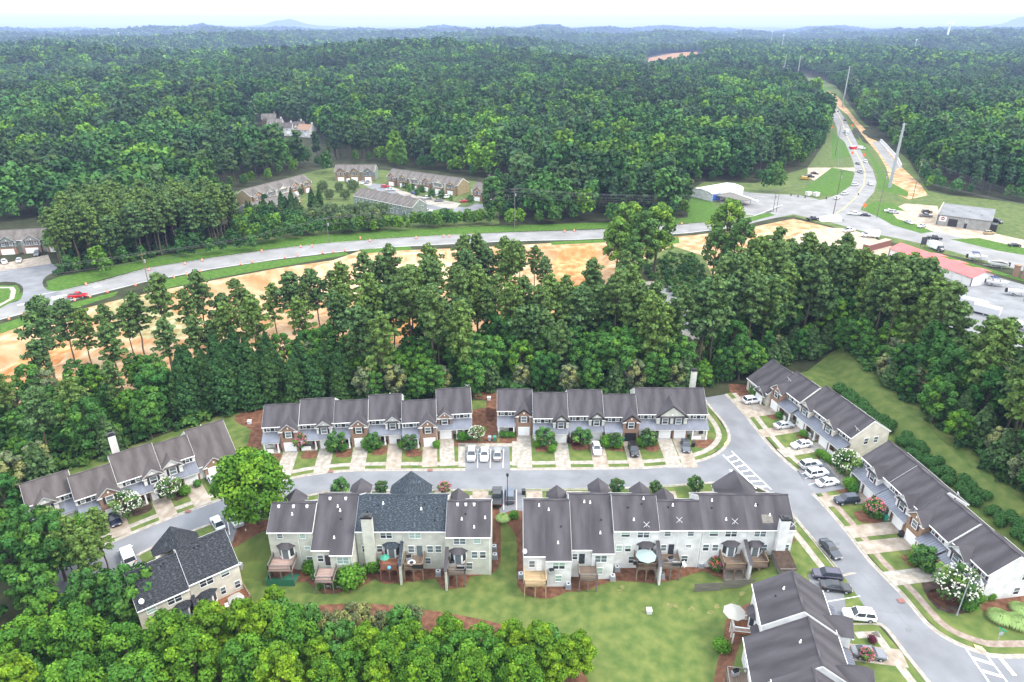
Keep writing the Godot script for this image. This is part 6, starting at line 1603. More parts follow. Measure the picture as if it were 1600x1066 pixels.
func red_store() -> void:
	var a: Vector2 = Vector2(158.69, -222.38); var e: Vector2 = Vector2(148.67, -253.08)
	var f := frame_of(e, a)
	var w := 36.0
	var v := (e - a).normalized()
	var s := a + v * w
	var o := thing("storage_building", "long pale storage shed with a bright red metal roof and garage doors", "building", Vector3(s.x, 0, s.y), deg_to_rad(f[0]))
	var dp := 9.6
	var b := MB.new()
	b.prism([Vector2(0, -0.2), Vector2(0, 3.3), Vector2(-dp / 2, 4.9), Vector2(-dp, 3.3), Vector2(-dp, -0.2)], 0, w)
	put("wall", b, M.siding_grey if false else M.siding_white, o)
	b = MB.new()
	b.slab(Vector3(-0.3, 3.28, 0.5), Vector3(w + 0.3, 3.28, 0.5), Vector3(w + 0.3, 5.05, -dp / 2), Vector3(-0.3, 5.05, -dp / 2), 0.12)
	b.slab(Vector3(w + 0.3, 3.28, -dp - 0.5), Vector3(-0.3, 3.28, -dp - 0.5), Vector3(-0.3, 5.05, -dp / 2), Vector3(w + 0.3, 5.05, -dp / 2), 0.12)
	for x in [w * 0.35, w * 0.6, w * 0.85]:
		b.slab(Vector3(x + 2.0, 3.0, -dp - 3.6), Vector3(x - 2.0, 3.0, -dp - 3.6), Vector3(x - 2.0, 3.9, -dp + 1.2), Vector3(x + 2.0, 3.9, -dp + 1.2), 0.12)
	put("roof", b, M.red_roof, o)
	for i in 9:
		door(o, Vector3(2.2 + i * 4.0, 0, 0.0), 3.0, 2.7, "f", M.offwhite, "garage_door")
	for x in [0.0, w]:
		b = MB.new()
		b.box(Vector3(x - 0.12, 0, -0.02), Vector3(x + 0.12, 3.25, 0.12))
		put("corner_trim", b, M.shutter, o)
	landmarks.append([Vector3(a.x - 10, 0, a.y - 3), "the red-roofed storage shed"])


func white_garage() -> void:
	var a: Vector2 = Vector2(94.88, -360.1); var e: Vector2 = Vector2(102.65, -348.4)
	var f := frame_of(a, e)
	var w: float = f[1]
	var o := thing("garage_building", "white metal garage with rounded roof and blue end beside the forecourt", "building", Vector3(a.x, 0, a.y), deg_to_rad(f[0]))
	var dp := 24.0
	var b := MB.new()
	var arc := [Vector2(0, -0.2), Vector2(w, -0.2), Vector2(w, 4.0), Vector2(w * 0.85, 4.7), Vector2(w * 0.5, 5.2), Vector2(w * 0.15, 4.7), Vector2(0, 4.0)]
	b.prism(arc, -dp, 0, 2)
	put("wall", b, M.siding_white, o)
	b = MB.new()
	for i in [3, 4, 5, 2]:
		var p: Vector2 = arc[i]; var q: Vector2 = arc[(i + 1) % 7]
		b.slab(Vector3(q.x, q.y + 0.1, 0.4), Vector3(p.x, p.y + 0.1, 0.4), Vector3(p.x, p.y + 0.1, -dp - 0.4), Vector3(q.x, q.y + 0.1, -dp - 0.4), 0.1)
	put("roof", b, M.white, o)
	b = MB.new()
	b.box(Vector3(w + 0.002, 0.2, -6.0), Vector3(w + 0.12, 3.6, -0.3))
	put("end_panel", b, M.blue, o)
	b = MB.new()
	b.slab(Vector3(w, 3.1, -2.0), Vector3(w + 17.0, 3.1, -4.0), Vector3(w + 17.0, 3.3, -13.0), Vector3(w, 3.3, -13.0), 0.25)
	var can := put("canopy", b, M.grey_wood, o)
	b = MB.new()
	b.slab(Vector3(w + 1.0, 3.12, -13.1), Vector3(w + 22.0, 3.12, -8.0), Vector3(w + 22.0, 3.9, -8.2), Vector3(w + 1.0, 3.9, -13.3), 0.3)
	put("canopy_fascia", b, M.white, can)
	for k in [[3.0, -3.5], [9.0, -4.0], [15.0, -5.0], [15.0, -11.5], [6.0, -12.0]]:
		b = MB.new()
		b.box(Vector3(w + k[0] - 0.1, 0, k[1] - 0.1), Vector3(w + k[0] + 0.1, 3.1, k[1] + 0.1))
		put("canopy_post", b, M.steel, can)
	landmarks.append([Vector3(a.x + 8, 0, a.y - 8), "the white garage"])


const SILVER := Color(0.72, 0.73, 0.74)
const WHITE := Color(0.9, 0.9, 0.9)
const BLACK := Color(0.07, 0.07, 0.08)
const GREY := Color(0.4, 0.41, 0.43)
const NAVY := Color(0.09, 0.12, 0.2)
const REDC := Color(0.72, 0.06, 0.08)


func near_vehicles() -> void:
	for q in [
		["suv", SILVER, Vector2(-8.45, -119.59), 0.0, "silver car, leftmost of the three in the bay by the grassy gap", "cars in the bay by the gap"],
		["sedan", WHITE, Vector2(-5.77, -119.71), 0.0, "white sedan, middle of the three in the bay by the grassy gap", "cars in the bay by the gap"],
		["sedan", Color(0.6, 0.6, 0.6), Vector2(-3.02, -119.83), 180.0, "grey sedan with red tail lights, right one in the bay by the gap", "cars in the bay by the gap"],
		["sedan", WHITE, Vector2(17.97, -121.97), 0.0, "white sedan with dark sunroof on a driveway of the middle row", "cars on driveways"],
		["suv", BLACK, Vector2(25.68, -121.25), 0.0, "black car before the open garage of the brick townhouse", "cars on driveways"],
		["sedan", Color(0.24, 0.26, 0.29), Vector2(37.11, -122.94), -8.0, "dark grey sedan on the right-hand driveway by the street corner", "cars on driveways"],
		["sedan", Color(0.78, 0.78, 0.8), Vector2(-58.99, -110.77), 217.0, "silver sedan nosed up to the low brick garage of the left row", "cars on driveways"],
		["sedan", NAVY, Vector2(-72.46, -99.24), 37.0, "dark blue sedan by the brick garage at the far left", "cars on driveways"],
		["van", WHITE, Vector2(-64.91, -89.37), 218.0, "white van half hidden behind the slate roof at lower left", ""],
		["sedan", SILVER, Vector2(-53.05, -97.83), 218.0, "silver sedan behind the slate roof, left in its bay", "cars behind the slate roof"],
		["suv", SILVER, Vector2(-50.14, -98.88), 36.0, "silver car behind the slate roof, under the edge of the maple", "cars behind the slate roof"],
		["pickup", BLACK, Vector2(-2.87, -105.35), 180.0, "black pickup truck in the bay between the two deck blocks", "vehicles in the bay by the lamp post"],
		["suv", Color(0.3, 0.33, 0.38), Vector2(-0.37, -105.93), 180.0, "dark grey car next to the lamp post between the deck blocks", "vehicles in the bay by the lamp post"],
		["suv", Color(0.86, 0.86, 0.87), Vector2(57.55, -142.34), 105.0, "white car with black roof at the dead end of the right street", "cars along the right street"],
		["sedan", SILVER, Vector2(61.03, -131.14), 105.0, "silver sedan on the second driveway of the upper right row", "cars along the right street"],
		["sedan", Color(0.86, 0.86, 0.86), Vector2(62.09, -123.43), -75.0, "pale sedan on the third driveway of the upper right row", "cars along the right street"],
		["suv", SILVER, Vector2(61.04, -115.94), 104.0, "silver estate car, uppermost of three in the right bay", "cars in the right bay"],
		["suv", WHITE, Vector2(61.2, -113.09), 104.0, "white car, middle of three in the right bay", "cars in the right bay"],
		["sedan", WHITE, Vector2(62.02, -110.14), 104.0, "white coupe with dark roof glass, lowest of three in the right bay", "cars in the right bay"],
		["suv", NAVY, Vector2(63.33, -104.58), -82.0, "dark blue car on the drive by the pink-flowering tree", "cars along the right street"],
		["sedan", Color(0.16, 0.18, 0.22), Vector2(54.65, -91.22), 10.0, "dark sedan at the kerb of the right street, alone", "cars along the right street"],
		["suv", Color(0.22, 0.2, 0.27), Vector2(51.42, -85.09), -99.0, "dark purple car with roof rails, upper one in the lower bay", "cars in the lower right bay"],
		["sedan", BLACK, Vector2(51.8, -82.57), 81.0, "black sedan, second down in the lower right bay", "cars in the lower right bay"],
		["suv", WHITE, Vector2(52.8, -76.72), -98.0, "white car in the lower right bay below the painted line", "cars in the lower right bay"],
		["sedan", GREY, Vector2(51.01, -69.85), 82.0, "grey sedan on the driveway at the bottom right", "cars along the right street"]]:
		car(q[0], q[1], q[2], q[3], q[4], q[5])


func far_vehicles() -> void:
	for q in [
		["pickup", REDC, Vector2(-144.25, -211.96), 102.0, "red pickup truck on the road at the left"],
		["sedan", WHITE, Vector2(-193.31, -248.37), 40.0, "white car on the cul-de-sac drive at far left"], ["sedan", SILVER, Vector2(-188.72, -249.92), 30.0, "silver car on the cul-de-sac drive, second from left"], ["suv", GREY, Vector2(-186.93, -257.95), 25.0, "grey car at the third cul-de-sac garage"],
		["van", WHITE, Vector2(-93.8, -394.1), 20.0, "white van before the short far row"], ["sedan", SILVER, Vector2(-85.36, -392.3), 0.0, "silver car on the drive of the green far townhouse"], ["sedan", GREY, Vector2(-83.13, -394.1), 0.0, "grey car on the drive of the green far townhouse"], ["suv", REDC, Vector2(-70.82, -382.1), 100.0, "red car at the back of the far court"], ["sedan", SILVER, Vector2(-66.64, -373.9), 100.0, "silver car beside the red one in the far court"],
		["sedan", Color(0.1, 0.16, 0.5), Vector2(-52.64, -366.1), 40.0, "blue car in the middle of the far court"], ["pickup", WHITE, Vector2(-44.4, -354.2), 110.0, "white pickup truck in the far court"], ["suv", SILVER, Vector2(-39.65, -360.1), 110.0, "silver car before the long far row"], ["sedan", GREY, Vector2(-37.51, -348.4), 105.0, "dark grey car before the long far row"], ["pickup", WHITE, Vector2(-34.52, -355.6), 110.0, "white truck at the right of the far court"], ["sedan", REDC, Vector2(-24.26, -347.1), 105.0, "red car at the right end of the far court"], ["sedan", WHITE, Vector2(-41.04, -327.2), 90.0, "white car at the green far gable end"],
		["sedan", WHITE, Vector2(276.46, -584), 165.0, "white car high on the highway bend"], ["truck", WHITE, Vector2(281.4, -595.2), 170.0, "white box truck coming down the highway"], ["suv", Color(0.25, 0.13, 0.11), Vector2(316.2, -676.1), 168.0, "dark red car above the box truck"], ["sedan", BLACK, Vector2(341.7, -750.4), 160.0, "black car uppermost on the highway"], ["sedan", SILVER, Vector2(251, -518.8), 165.0, "silver car below the box truck on the highway"], ["suv", WHITE, Vector2(233.69, -458.8), -15.0, "white car climbing the highway on its right lane"], ["sedan", GREY, Vector2(225.76, -453.1), 170.0, "grey car left of the white climbing one"], ["pickup", SILVER, Vector2(214.06, -424.2), 175.0, "silver pickup at the highway bend"], ["suv", WHITE, Vector2(194.01, -387.2), 120.0, "white car above the junction"], ["sedan", SILVER, Vector2(203.33, -388.9), -10.0, "silver car on the right lane above the junction"], ["suv", WHITE, Vector2(178.22, -364.6), 130.0, "white car entering the junction"], ["suv", WHITE, Vector2(169.6, -354.2), 140.0, "white car at the junction mouth beside the pole"],
		["pickup", WHITE, Vector2(163.51, -321), 70.0, "white pickup truck waiting by the junction"], ["sedan", NAVY, Vector2(167.85, -319.2), 70.0, "dark blue car behind the white pickup by the junction"], ["pickup", BLACK, Vector2(178.73, -280.12), 72.0, "black pickup truck on the road below the workshop"], ["sedan", WHITE, Vector2(183.11, -326.6), 80.0, "white car left of the workshop lot"], ["suv", SILVER, Vector2(184.01, -324.1), 80.0, "silver car left in the workshop lot"], ["pickup", GREY, Vector2(195.45, -317.4), 80.0, "grey pickup at the workshop corner"], ["suv", BLACK, Vector2(200.07, -324.7), 85.0, "black car behind the grey pickup at the workshop"], ["sedan", SILVER, Vector2(181.5, -305.9), 5.0, "silver car on the workshop lot, left"], ["sedan", SILVER, Vector2(183.78, -299.33), -60.0, "silver car on the workshop lot, right"], ["suv", Color(0.65, 0.58, 0.42), Vector2(206.71, -287.93), 95.0, "tan car before the workshop"], ["suv", BLACK, Vector2(222.92, -307), 10.0, "black car in the shade beside the workshop"], ["sedan", BLACK, Vector2(205.8, -269.97), 80.0, "black car on the grass at far right"],
		["pickup", WHITE, Vector2(147.76, -291.99), 110.0, "white pickup with tools on the bare ground"], ["truck", WHITE, Vector2(152.75, -283), -110.0, "white service truck on the bare ground"], ["pickup", BLACK, Vector2(139.86, -311.6), 100.0, "black dump truck by the white tarpaulin"], ["truck", Color(0.25, 0.26, 0.28), Vector2(170.84, -264.7), 10.0, "dark truck behind the red-roofed shed"],
		["pickup", BLACK, Vector2(177.56, -410.5), 60.0, "black pickup left of the grass triangle"], ["sedan", BLACK, Vector2(184.51, -420.2), 60.0, "black car left of the grass triangle"], ["van", Color(0.65, 0.5, 0.08), Vector2(171.98, -403.1), 80.0, "yellow van at the edge of the trees by the side road"], ["van", WHITE, Vector2(256.13, -513), 60.0, "white container behind the barrier"]]:
		car(q[0], q[1], q[2], q[3], q[4], "vehicles far off")


func lamp_post(q: Vector2, h: float, reach: Vector2, label: String) -> void:
	var o := thing("street_lamp", label, "street lamp", at(q), 0.0, "street lamps")
	var b := MB.new()
	b.tube(Vector3.ZERO, Vector3(0, h, 0), 0.09, 0.06, 8)
	b.tube(Vector3.ZERO, Vector3(0, 0.6, 0), 0.16, 0.12, 8)
	put("pole", b, M.shutter if reach == Vector2.ZERO else M.grey_plastic, o)
	b = MB.new()
	if reach == Vector2.ZERO:
		b.tube(Vector3(0, h, 0), Vector3(0, h + 0.45, 0), 0.2, 0.26, 8); b.tube(Vector3(0, h + 0.45, 0), Vector3(0, h + 0.75, 0), 0.3, 0.04, 8)
	else:
		b.tube(Vector3(0, h, 0), Vector3(reach.x, h + 0.15, reach.y), 0.05, 0.05, 6)
		b.box(Vector3(reach.x - 0.35, h + 0.02, reach.y - 0.2), Vector3(reach.x + 0.35, h + 0.22, reach.y + 0.2))
	put("lamp_head", b, M.shutter, o)


func power_pole(q: Vector2, h: float, m: Material, r: float, arms: int, label: String, yaw := 0.0) -> Node3D:
	var o := thing("power_pole" if r < 0.3 else "steel_pylon", label, "power pole" if r < 0.3 else "pylon", at(q), yaw, "poles of the power lines")
	var b := MB.new()
	b.tube(Vector3(0, -0.2, 0), Vector3(0, h, 0), r, r * 0.55, 10)
	put("pole", b, m, o)
	for k in arms:
		b = MB.new()
		var y := h - 0.4 - k * (1.2 if r < 0.3 else 3.2)
		var w := 1.3 if r < 0.3 else 2.2
		b.box(Vector3(-w, y - 0.08, -0.09), Vector3(w, y + 0.08, 0.09))
		for s in [-0.92, -0.45, 0.45, 0.92]:
			b.tube(Vector3(s * w, y + 0.05, 0), Vector3(s * w, y + 0.35, 0), 0.07, 0.05, 6)
		put("crossarm", b, m, o)
	if r < 0.3 and arms > 0:
		b = MB.new()
		b.tube(Vector3(0.45, h - 3.4, 0), Vector3(0.45, h - 2.4, 0), 0.28, 0.28, 10)
		put("transformer", b, M.pole_grey, o)
	return o


func wires(a: Vector3, e: Vector3, offs: Array, label: String, rad := 0.035) -> void:
	var o := thing("overhead_line", label, "power line", Vector3.ZERO, 0.0, "overhead lines")
	var side := (e - a).cross(Vector3.UP).normalized()
	for k in offs:
		var b := MB.new()
		var p: Vector3 = a + side * k[0] + Vector3(0, k[1], 0); var q: Vector3 = e + side * k[0] + Vector3(0, k[1], 0)
		var last := p
		for i in range(1, 13):
			var f := i / 12.0
			var w := p.lerp(q, f) - Vector3(0, p.distance_to(q) * 0.022 * 4.0 * f * (1.0 - f), 0)
			b.tube(last, w, rad, rad, 4, false)
			last = w
		put("wire", b, M.wire, o)


func ordinal(i: int) -> String:
	var low := ["first", "second", "third", "fourth", "fifth", "sixth", "seventh", "eighth", "ninth", "tenth", "eleventh", "twelfth", "thirteenth", "fourteenth", "fifteenth", "sixteenth", "seventeenth", "eighteenth", "nineteenth"]
	if i < 19:
		return low[i]
	var tens: String = ["twent", "thirt", "fort", "fift", "sixt"][mini((i + 1) / 10 - 2, 4)]
	return tens + "ieth" if (i + 1) % 10 == 0 else tens + "y-" + low[i % 10]


func street_furniture() -> void:
	lamp_post(Vector2(-0.84, -103.63), 6.6, Vector2.ZERO, "black street lamp between the two deck blocks")
	lamp_post(Vector2(68.12, -77.21), 8.2, Vector2(-0.9, 0.25), "grey street lamp by the large white-flowering tree at lower right")
	# poles and lines
	var w := {}
	for q in [["a", Vector2(-125.67, -222.38), 12.0, "wood", 0.16, 1, "wooden power pole by the road at left", 0.9], ["b", Vector2(-76.08, -274.5), 10.8, "grey_wood", 0.16, 1, "grey power pole before the round oak by the road", 0.3], ["c", Vector2(1.14, -297.2), 17.9, "grey_wood", 0.2, 2, "tall power pole at the roadside in the centre", 0.1], ["d", Vector2(126.84, -327.2), 10.2, "grey_wood", 0.16, 1, "left one of two poles on the forecourt", 0.0], ["e", Vector2(128.39, -327.2), 9.3, "grey_wood", 0.14, 0, "right one of two poles on the forecourt", 0.0], ["f", Vector2(153.42, -321), 20.8, "bark", 0.2, 1, "dark power pole at the junction with orange sign on top", 0.3], ["g", Vector2(171.88, -316.2), 21.4, "grey_wood", 0.18, 1, "power pole on the grass island right of the junction", 0.4], ["h", Vector2(209, -354.2), 20.6, "grey_wood", 0.18, 2, "power pole right of the steel pylon", 0.4], ["i", Vector2(225.2, -485.8), 20.1, "bark", 0.16, 1, "power pole left of the highway above the grass triangle", 0.3], ["j", Vector2(211.02, -382.1), 34.3, "pole_grey", 0.95, 3, "tall grey steel pylon right of the highway, nearest one", 0.6], ["k", Vector2(368.3, -800.2), 42.4, "pole_grey", 0.8, 3, "second steel pylon along the highway", 0.5], ["l", Vector2(469.8, -1201.9), 37.0, "pole_grey", 0.8, 2, "third steel pylon, beside the highway crest", 0.4], ["m", Vector2(493.8, -1329.7), 35.4, "pole_grey", 0.8, 2, "fourth steel pylon left of the highway crest", 0.4], ["n", Vector2(168.23, -209.05), 13.0, "grey_wood", 0.18, 1, "power pole at the right edge by the boats", 0.9]]:
		power_pole(q[1], q[2], M[q[3]], q[4], q[5], q[6], q[7])
		w[q[0]] = at(q[1], q[2])
		landmarks.append([at(q[1]), {"a": "the wooden power pole", "b": "the grey pole by the round oaks", "c": "the tall centre power pole", "d": "the forecourt poles", "f": "the junction pole", "h": "the pole by the nearest pylon", "i": "the highway's left pole", "j": "the nearest steel pylon", "k": "the second steel pylon", "n": "the right edge pole"}.get(q[0], "")])
	w["z"] = Vector3(-190, 13, -196)
	w["y"] = Vector3(245, 12, -262)
	var pair := [[-1.0, -0.1], [0.0, 0.2], [1.0, -0.1], [0.3, -2.6]]
	for k in [["z", "a", "from the left edge to the wooden pole"], ["a", "b", "from the wooden pole to the grey pole"], ["b", "c", "from the grey pole to the centre pole"], ["c", "d", "from the centre pole to the forecourt"], ["d", "f", "from the forecourt to the junction"], ["f", "g", "across the junction"], ["g", "y", "from the island pole to the right edge"], ["h", "y", "passing above the workshop roof"], ["i", "f", "along the highway's left side"]]:
		wires(w[k[0]], w[k[1]], pair + ([[-1.2, -1.4], [1.2, -1.4], [-0.6, -3.6]] if k[0] == "c" or k[0] == "h" else []), "overhead wires " + k[2])
	for k in [["j", "k", "between the first and second steel pylons"], ["k", "l", "between the second and third steel pylons"]]:
		wires(w[k[0]], w[k[1]], [[-2.0, -0.4], [2.0, -0.4], [-2.0, -3.6], [2.0, -3.6]], "overhead wires " + k[2], 0.05)
	# street sign at the lower right corner
	var o := thing("street_sign", "thin post with a green street name blade at the lower right corner", "street sign", at(Vector2(70.58, -71.74)))
	var b := MB.new()
	b.tube(Vector3.ZERO, Vector3(0.1, 3.0, 0), 0.04, 0.04, 6)
	put("post", b, M.steel, o)
	b = MB.new()
	b.box(Vector3(-0.4, 2.7, -0.012), Vector3(0.6, 2.95, 0.012), Transform3D(Basis(Vector3.UP, 0.5), Vector3.ZERO))
	b.box(Vector3(-0.4, 3.0, -0.012), Vector3(0.6, 3.24, 0.012), Transform3D(Basis(Vector3.UP, -1.0), Vector3.ZERO))
	put("name_blade", b, M.sign_green, o)
	b = MB.new()
	b.box(Vector3(-0.25, 2.0, 0.03), Vector3(0.4, 2.6, 0.05))
	put("sign_back", b, M.steel, o)
	# orange drums along the roadworks
	var drum := thing("traffic_drum", "", "traffic drum", Vector3.ZERO)
	b = MB.new()
	b.tube(Vector3(0, 0.08, 0), Vector3(0, 1.05, 0), 0.34, 0.27, 10)
	put("body", b, M.orange, drum)
	b = MB.new()
	b.tube(Vector3(0, 0.42, 0), Vector3(0, 0.56, 0), 0.325, 0.315, 10, false); b.tube(Vector3(0, 0.74, 0), Vector3(0, 0.88, 0), 0.306, 0.297, 10, false)
	put("white_band", b, M.white, drum)
	b = MB.new()
	b.tube(Vector3.ZERO, Vector3(0, 0.09, 0), 0.46, 0.44, 10)
	put("base", b, M.rubber, drum)
	var n := 0
	var tally := [0, 0]
	var spots := [Vector2(-154.49, -192.93), Vector2(-152.17, -196.5), Vector2(-148.74, -201.25), Vector2(-145.85, -204.53), Vector2(-143.46, -208.76), Vector2(-140.21, -211.96), Vector2(-136.88, -216.45), Vector2(-148.2, -223.66), Vector2(-130.64, -223.02), Vector2(-133.88, -239.39), Vector2(-124.51, -228.92), Vector2(-121.03, -231.29), Vector2(-123.73, -246.45), Vector2(-117.79, -234.4), Vector2(-114.39, -237.94), Vector2(-118.78, -250.31), Vector2(-102.53, -246.07), Vector2(-99.1, -248.75), Vector2(-99.9, -262.13), Vector2(-88.2, -253.88), Vector2(-84.04, -256.71), Vector2(-86.01, -268.19), Vector2(-81.56, -269.07), Vector2(-75.09, -260.02), Vector2(-71.08, -261.28), Vector2(-66.87, -262.98), Vector2(-64.28, -280.6), Vector2(-59.49, -276.82), Vector2(-50.79, -269.52), Vector2(-40.74, -281.07), Vector2(-29.28, -283.49), Vector2(-26.82, -283.49), Vector2(-16.5, -284.96), Vector2(22.96, -290.96), Vector2(27.25, -291.99), Vector2(77.08, -303.7)]
	for q in spots:
		var far_side := n in [7, 9, 12, 15, 18, 21, 22, 26, 27, 29, 30, 31, 32, 33, 34, 35]
		var t := "orange traffic drum on the %s side of the road, %s from the left there" % ["far" if far_side else "near", ordinal(tally[int(far_side)])]
		tally[int(far_side)] += 1
		if n == 0:
			drum.position = at(q); drum.set_meta("label", t); drum.set_meta("group", "drums along the roadworks")
		else:
			dup(drum, at(q), n * 0.7, 1.0, t, "drums along the roadworks")
		n += 1
	for q in [[Vector2(235.63, -483.2), "above the grass strip beside the highway"], [Vector2(240.08, -475.6), "between the two highway lanes and the earth strip"], [Vector2(172.77, -331), "on the grass island at the junction"], [Vector2(300.6, -626.9), "beside the box truck"], [Vector2(277.28, -614.6), "left of the highway in the trees"]]:
		o = thing("road_work_sign", "orange diamond road sign " + q[1], "road sign", at(q[0]), 0.2, "orange road signs")
		b = MB.new()
		b.box(Vector3(-0.9, -0.9, -0.02), Vector3(0.9, 0.9, 0.02), Transform3D(Basis(Vector3.BACK, PI / 4), Vector3(0, 2.2, 0)))
		put("panel", b, M.orange, o)
		b = MB.new()
		b.tube(Vector3(-0.6, 0, 0.3), Vector3(0, 1.5, -0.03), 0.04, 0.04, 5); b.tube(Vector3(0.6, 0, 0.3), Vector3(0, 1.5, -0.03), 0.04, 0.04, 5)
		put("stand", b, M.steel, o)
	for q in [[Vector2(148.31, -361.6), "first"], [Vector2(150.91, -358.6), "second"], [Vector2(154.05, -357.1), "third"], [Vector2(184.72, -363.1), "fourth"], [Vector2(163.93, -354.2), "fifth"]]:
		o = thing("bollard", "%s dark marker post from the left at the junction" % q[1], "marker post", at(q[0]), 0.0, "dark marker posts at the junction")
		b = MB.new()
		b.tube(Vector3.ZERO, Vector3(0, 1.2, 0), 0.3, 0.22, 8)
		put("post", b, M.black, o)
		b = MB.new()
		b.box(Vector3(-0.4, 0, -0.4), Vector3(0.4, 0.1, 0.4))
		put("foot", b, M.rubber, o)
	# concrete barrier beside the unfinished carriageway
	var line := [Vector2(288.16, -549.6), Vector2(278.77, -521.7), Vector2(268.87, -493.6), Vector2(259.49, -468.3), Vector2(247.88, -440.9)]
	for i in 4:
		var c: Vector2 = (line[i] + line[i + 1]) / 2.0
		var f := frame_of(line[i], line[i + 1])
		o = thing("concrete_barrier", "%s white barrier length from the top along the unfinished lane" % ["first", "second", "third", "fourth"][i], "barrier", at(c), deg_to_rad(f[0]), "white barriers along the unfinished lane")
		b = MB.new()
		b.prism([Vector2(-0.9, 0), Vector2(0.9, 0), Vector2(0.5, 0.5), Vector2(0.35, 1.9), Vector2(-0.35, 1.9), Vector2(-0.5, 0.5)], -f[1] / 2 + 0.2, f[1] / 2 - 0.2)
		put("rail", b, M.lamp_glass, o)
	# water tower and masts on the skyline
	o = thing("water_tower", "white mushroom water tower on the right skyline", "water tower", Vector3(2040, on_ground(2040, -3500), -3500))
	b = MB.new()
	b.tube(Vector3(0, -5, 0), Vector3(0, 62, 0), 4.0, 4.0, 10)
	put("stem", b, M.white, o)
	b = MB.new()
	b.tube(Vector3(0, 60, 0), Vector3(0, 66, 0), 6, 15, 16); b.tube(Vector3(0, 66, 0), Vector3(0, 73, 0), 15, 13, 16); b.tube(Vector3(0, 73, 0), Vector3(0, 77, 0), 13, 2, 16)
	put("tank", b, M.white, o)
	for q in [[1330.0, -2450.0, 52.0, "pale lattice mast on the right below the water tower"], [800.0, -2200.0, 60.0, "left one of the masts behind the far red earth"], [905.0, -2600.0, 66.0, "right one of the masts behind the far red earth"], [-2050.0, -3900.0, 70.0, "thin mast on the left skyline"]]:
		o = thing("radio_mast", q[3], "mast", Vector3(q[0], on_ground(q[0], q[1]), q[1]), 0.0, "masts near the skyline")
		b = MB.new()
		b.tube(Vector3.ZERO, Vector3(0, q[2], 0), 1.4, 0.7, 5)
		put("mast", b, M.steel, o)
		b = MB.new()
		b.box(Vector3(-1.8, q[2] - 5, -1.8), Vector3(1.8, q[2] - 1, 1.8))
		put("antenna", b, M.lamp_glass, o)


func bin(q: Vector2, m: Material, label: String, yaw := 0.0) -> void:
	var o := thing("wheelie_bin", label, "bin", at(q, 0.04), yaw, "wheelie bins")
	var b := MB.new()
	b.loft([[Vector3(-0.26, 0.05, 0.26), Vector3(-0.26, 0.05, -0.26), Vector3(0.26, 0.05, -0.26), Vector3(0.26, 0.05, 0.26)], [Vector3(-0.34, 1.0, 0.36), Vector3(-0.34, 1.0, -0.36), Vector3(0.34, 1.0, -0.36), Vector3(0.34, 1.0, 0.36)]].map(func(r): return r))
	put("body", b, m, o)
	b = MB.new()
	b.slab(Vector3(-0.37, 1.08, 0.4), Vector3(0.37, 1.08, 0.4), Vector3(0.37, 1.12, -0.4), Vector3(-0.37, 1.12, -0.4), 0.08)
	put("lid", b, m, o)
	for s in [-0.3, 0.3]:
		b = MB.new()
		b.tube(Vector3(s - 0.05, 0.13, -0.3), Vector3(s + 0.05, 0.13, -0.3), 0.13, 0.13, 10)
		put("wheel", b, M.rubber, o)


func cooler(p: Vector3, label: String) -> void:
	var o := thing("air_conditioner", label, "air conditioner", p, 0.0, "air conditioners behind the houses")
	var b := MB.new()
	b.box(Vector3(-0.42, 0.08, -0.42), Vector3(0.42, 0.95, 0.42))
	for k in 9:
		b.box(Vector3(-0.44, 0.14 + k * 0.09, -0.44), Vector3(0.44, 0.17 + k * 0.09, 0.44))
	put("case", b, M.grey_plastic, o)
	b = MB.new()
	b.tube(Vector3(0, 0.95, 0), Vector3(0, 1.0, 0), 0.4, 0.38, 14)
	put("fan_guard", b, M.lamp_glass, o)
	b = MB.new()
	b.tube(Vector3(0, 1.0, 0), Vector3(0, 1.012, 0), 0.2, 0.2, 12)
	put("fan", b, M.black, o)
	b = MB.new()
	b.box(Vector3(-0.5, -0.1, -0.5), Vector3(0.5, 0.08, 0.5))
	put("slab", b, M.concrete, o)


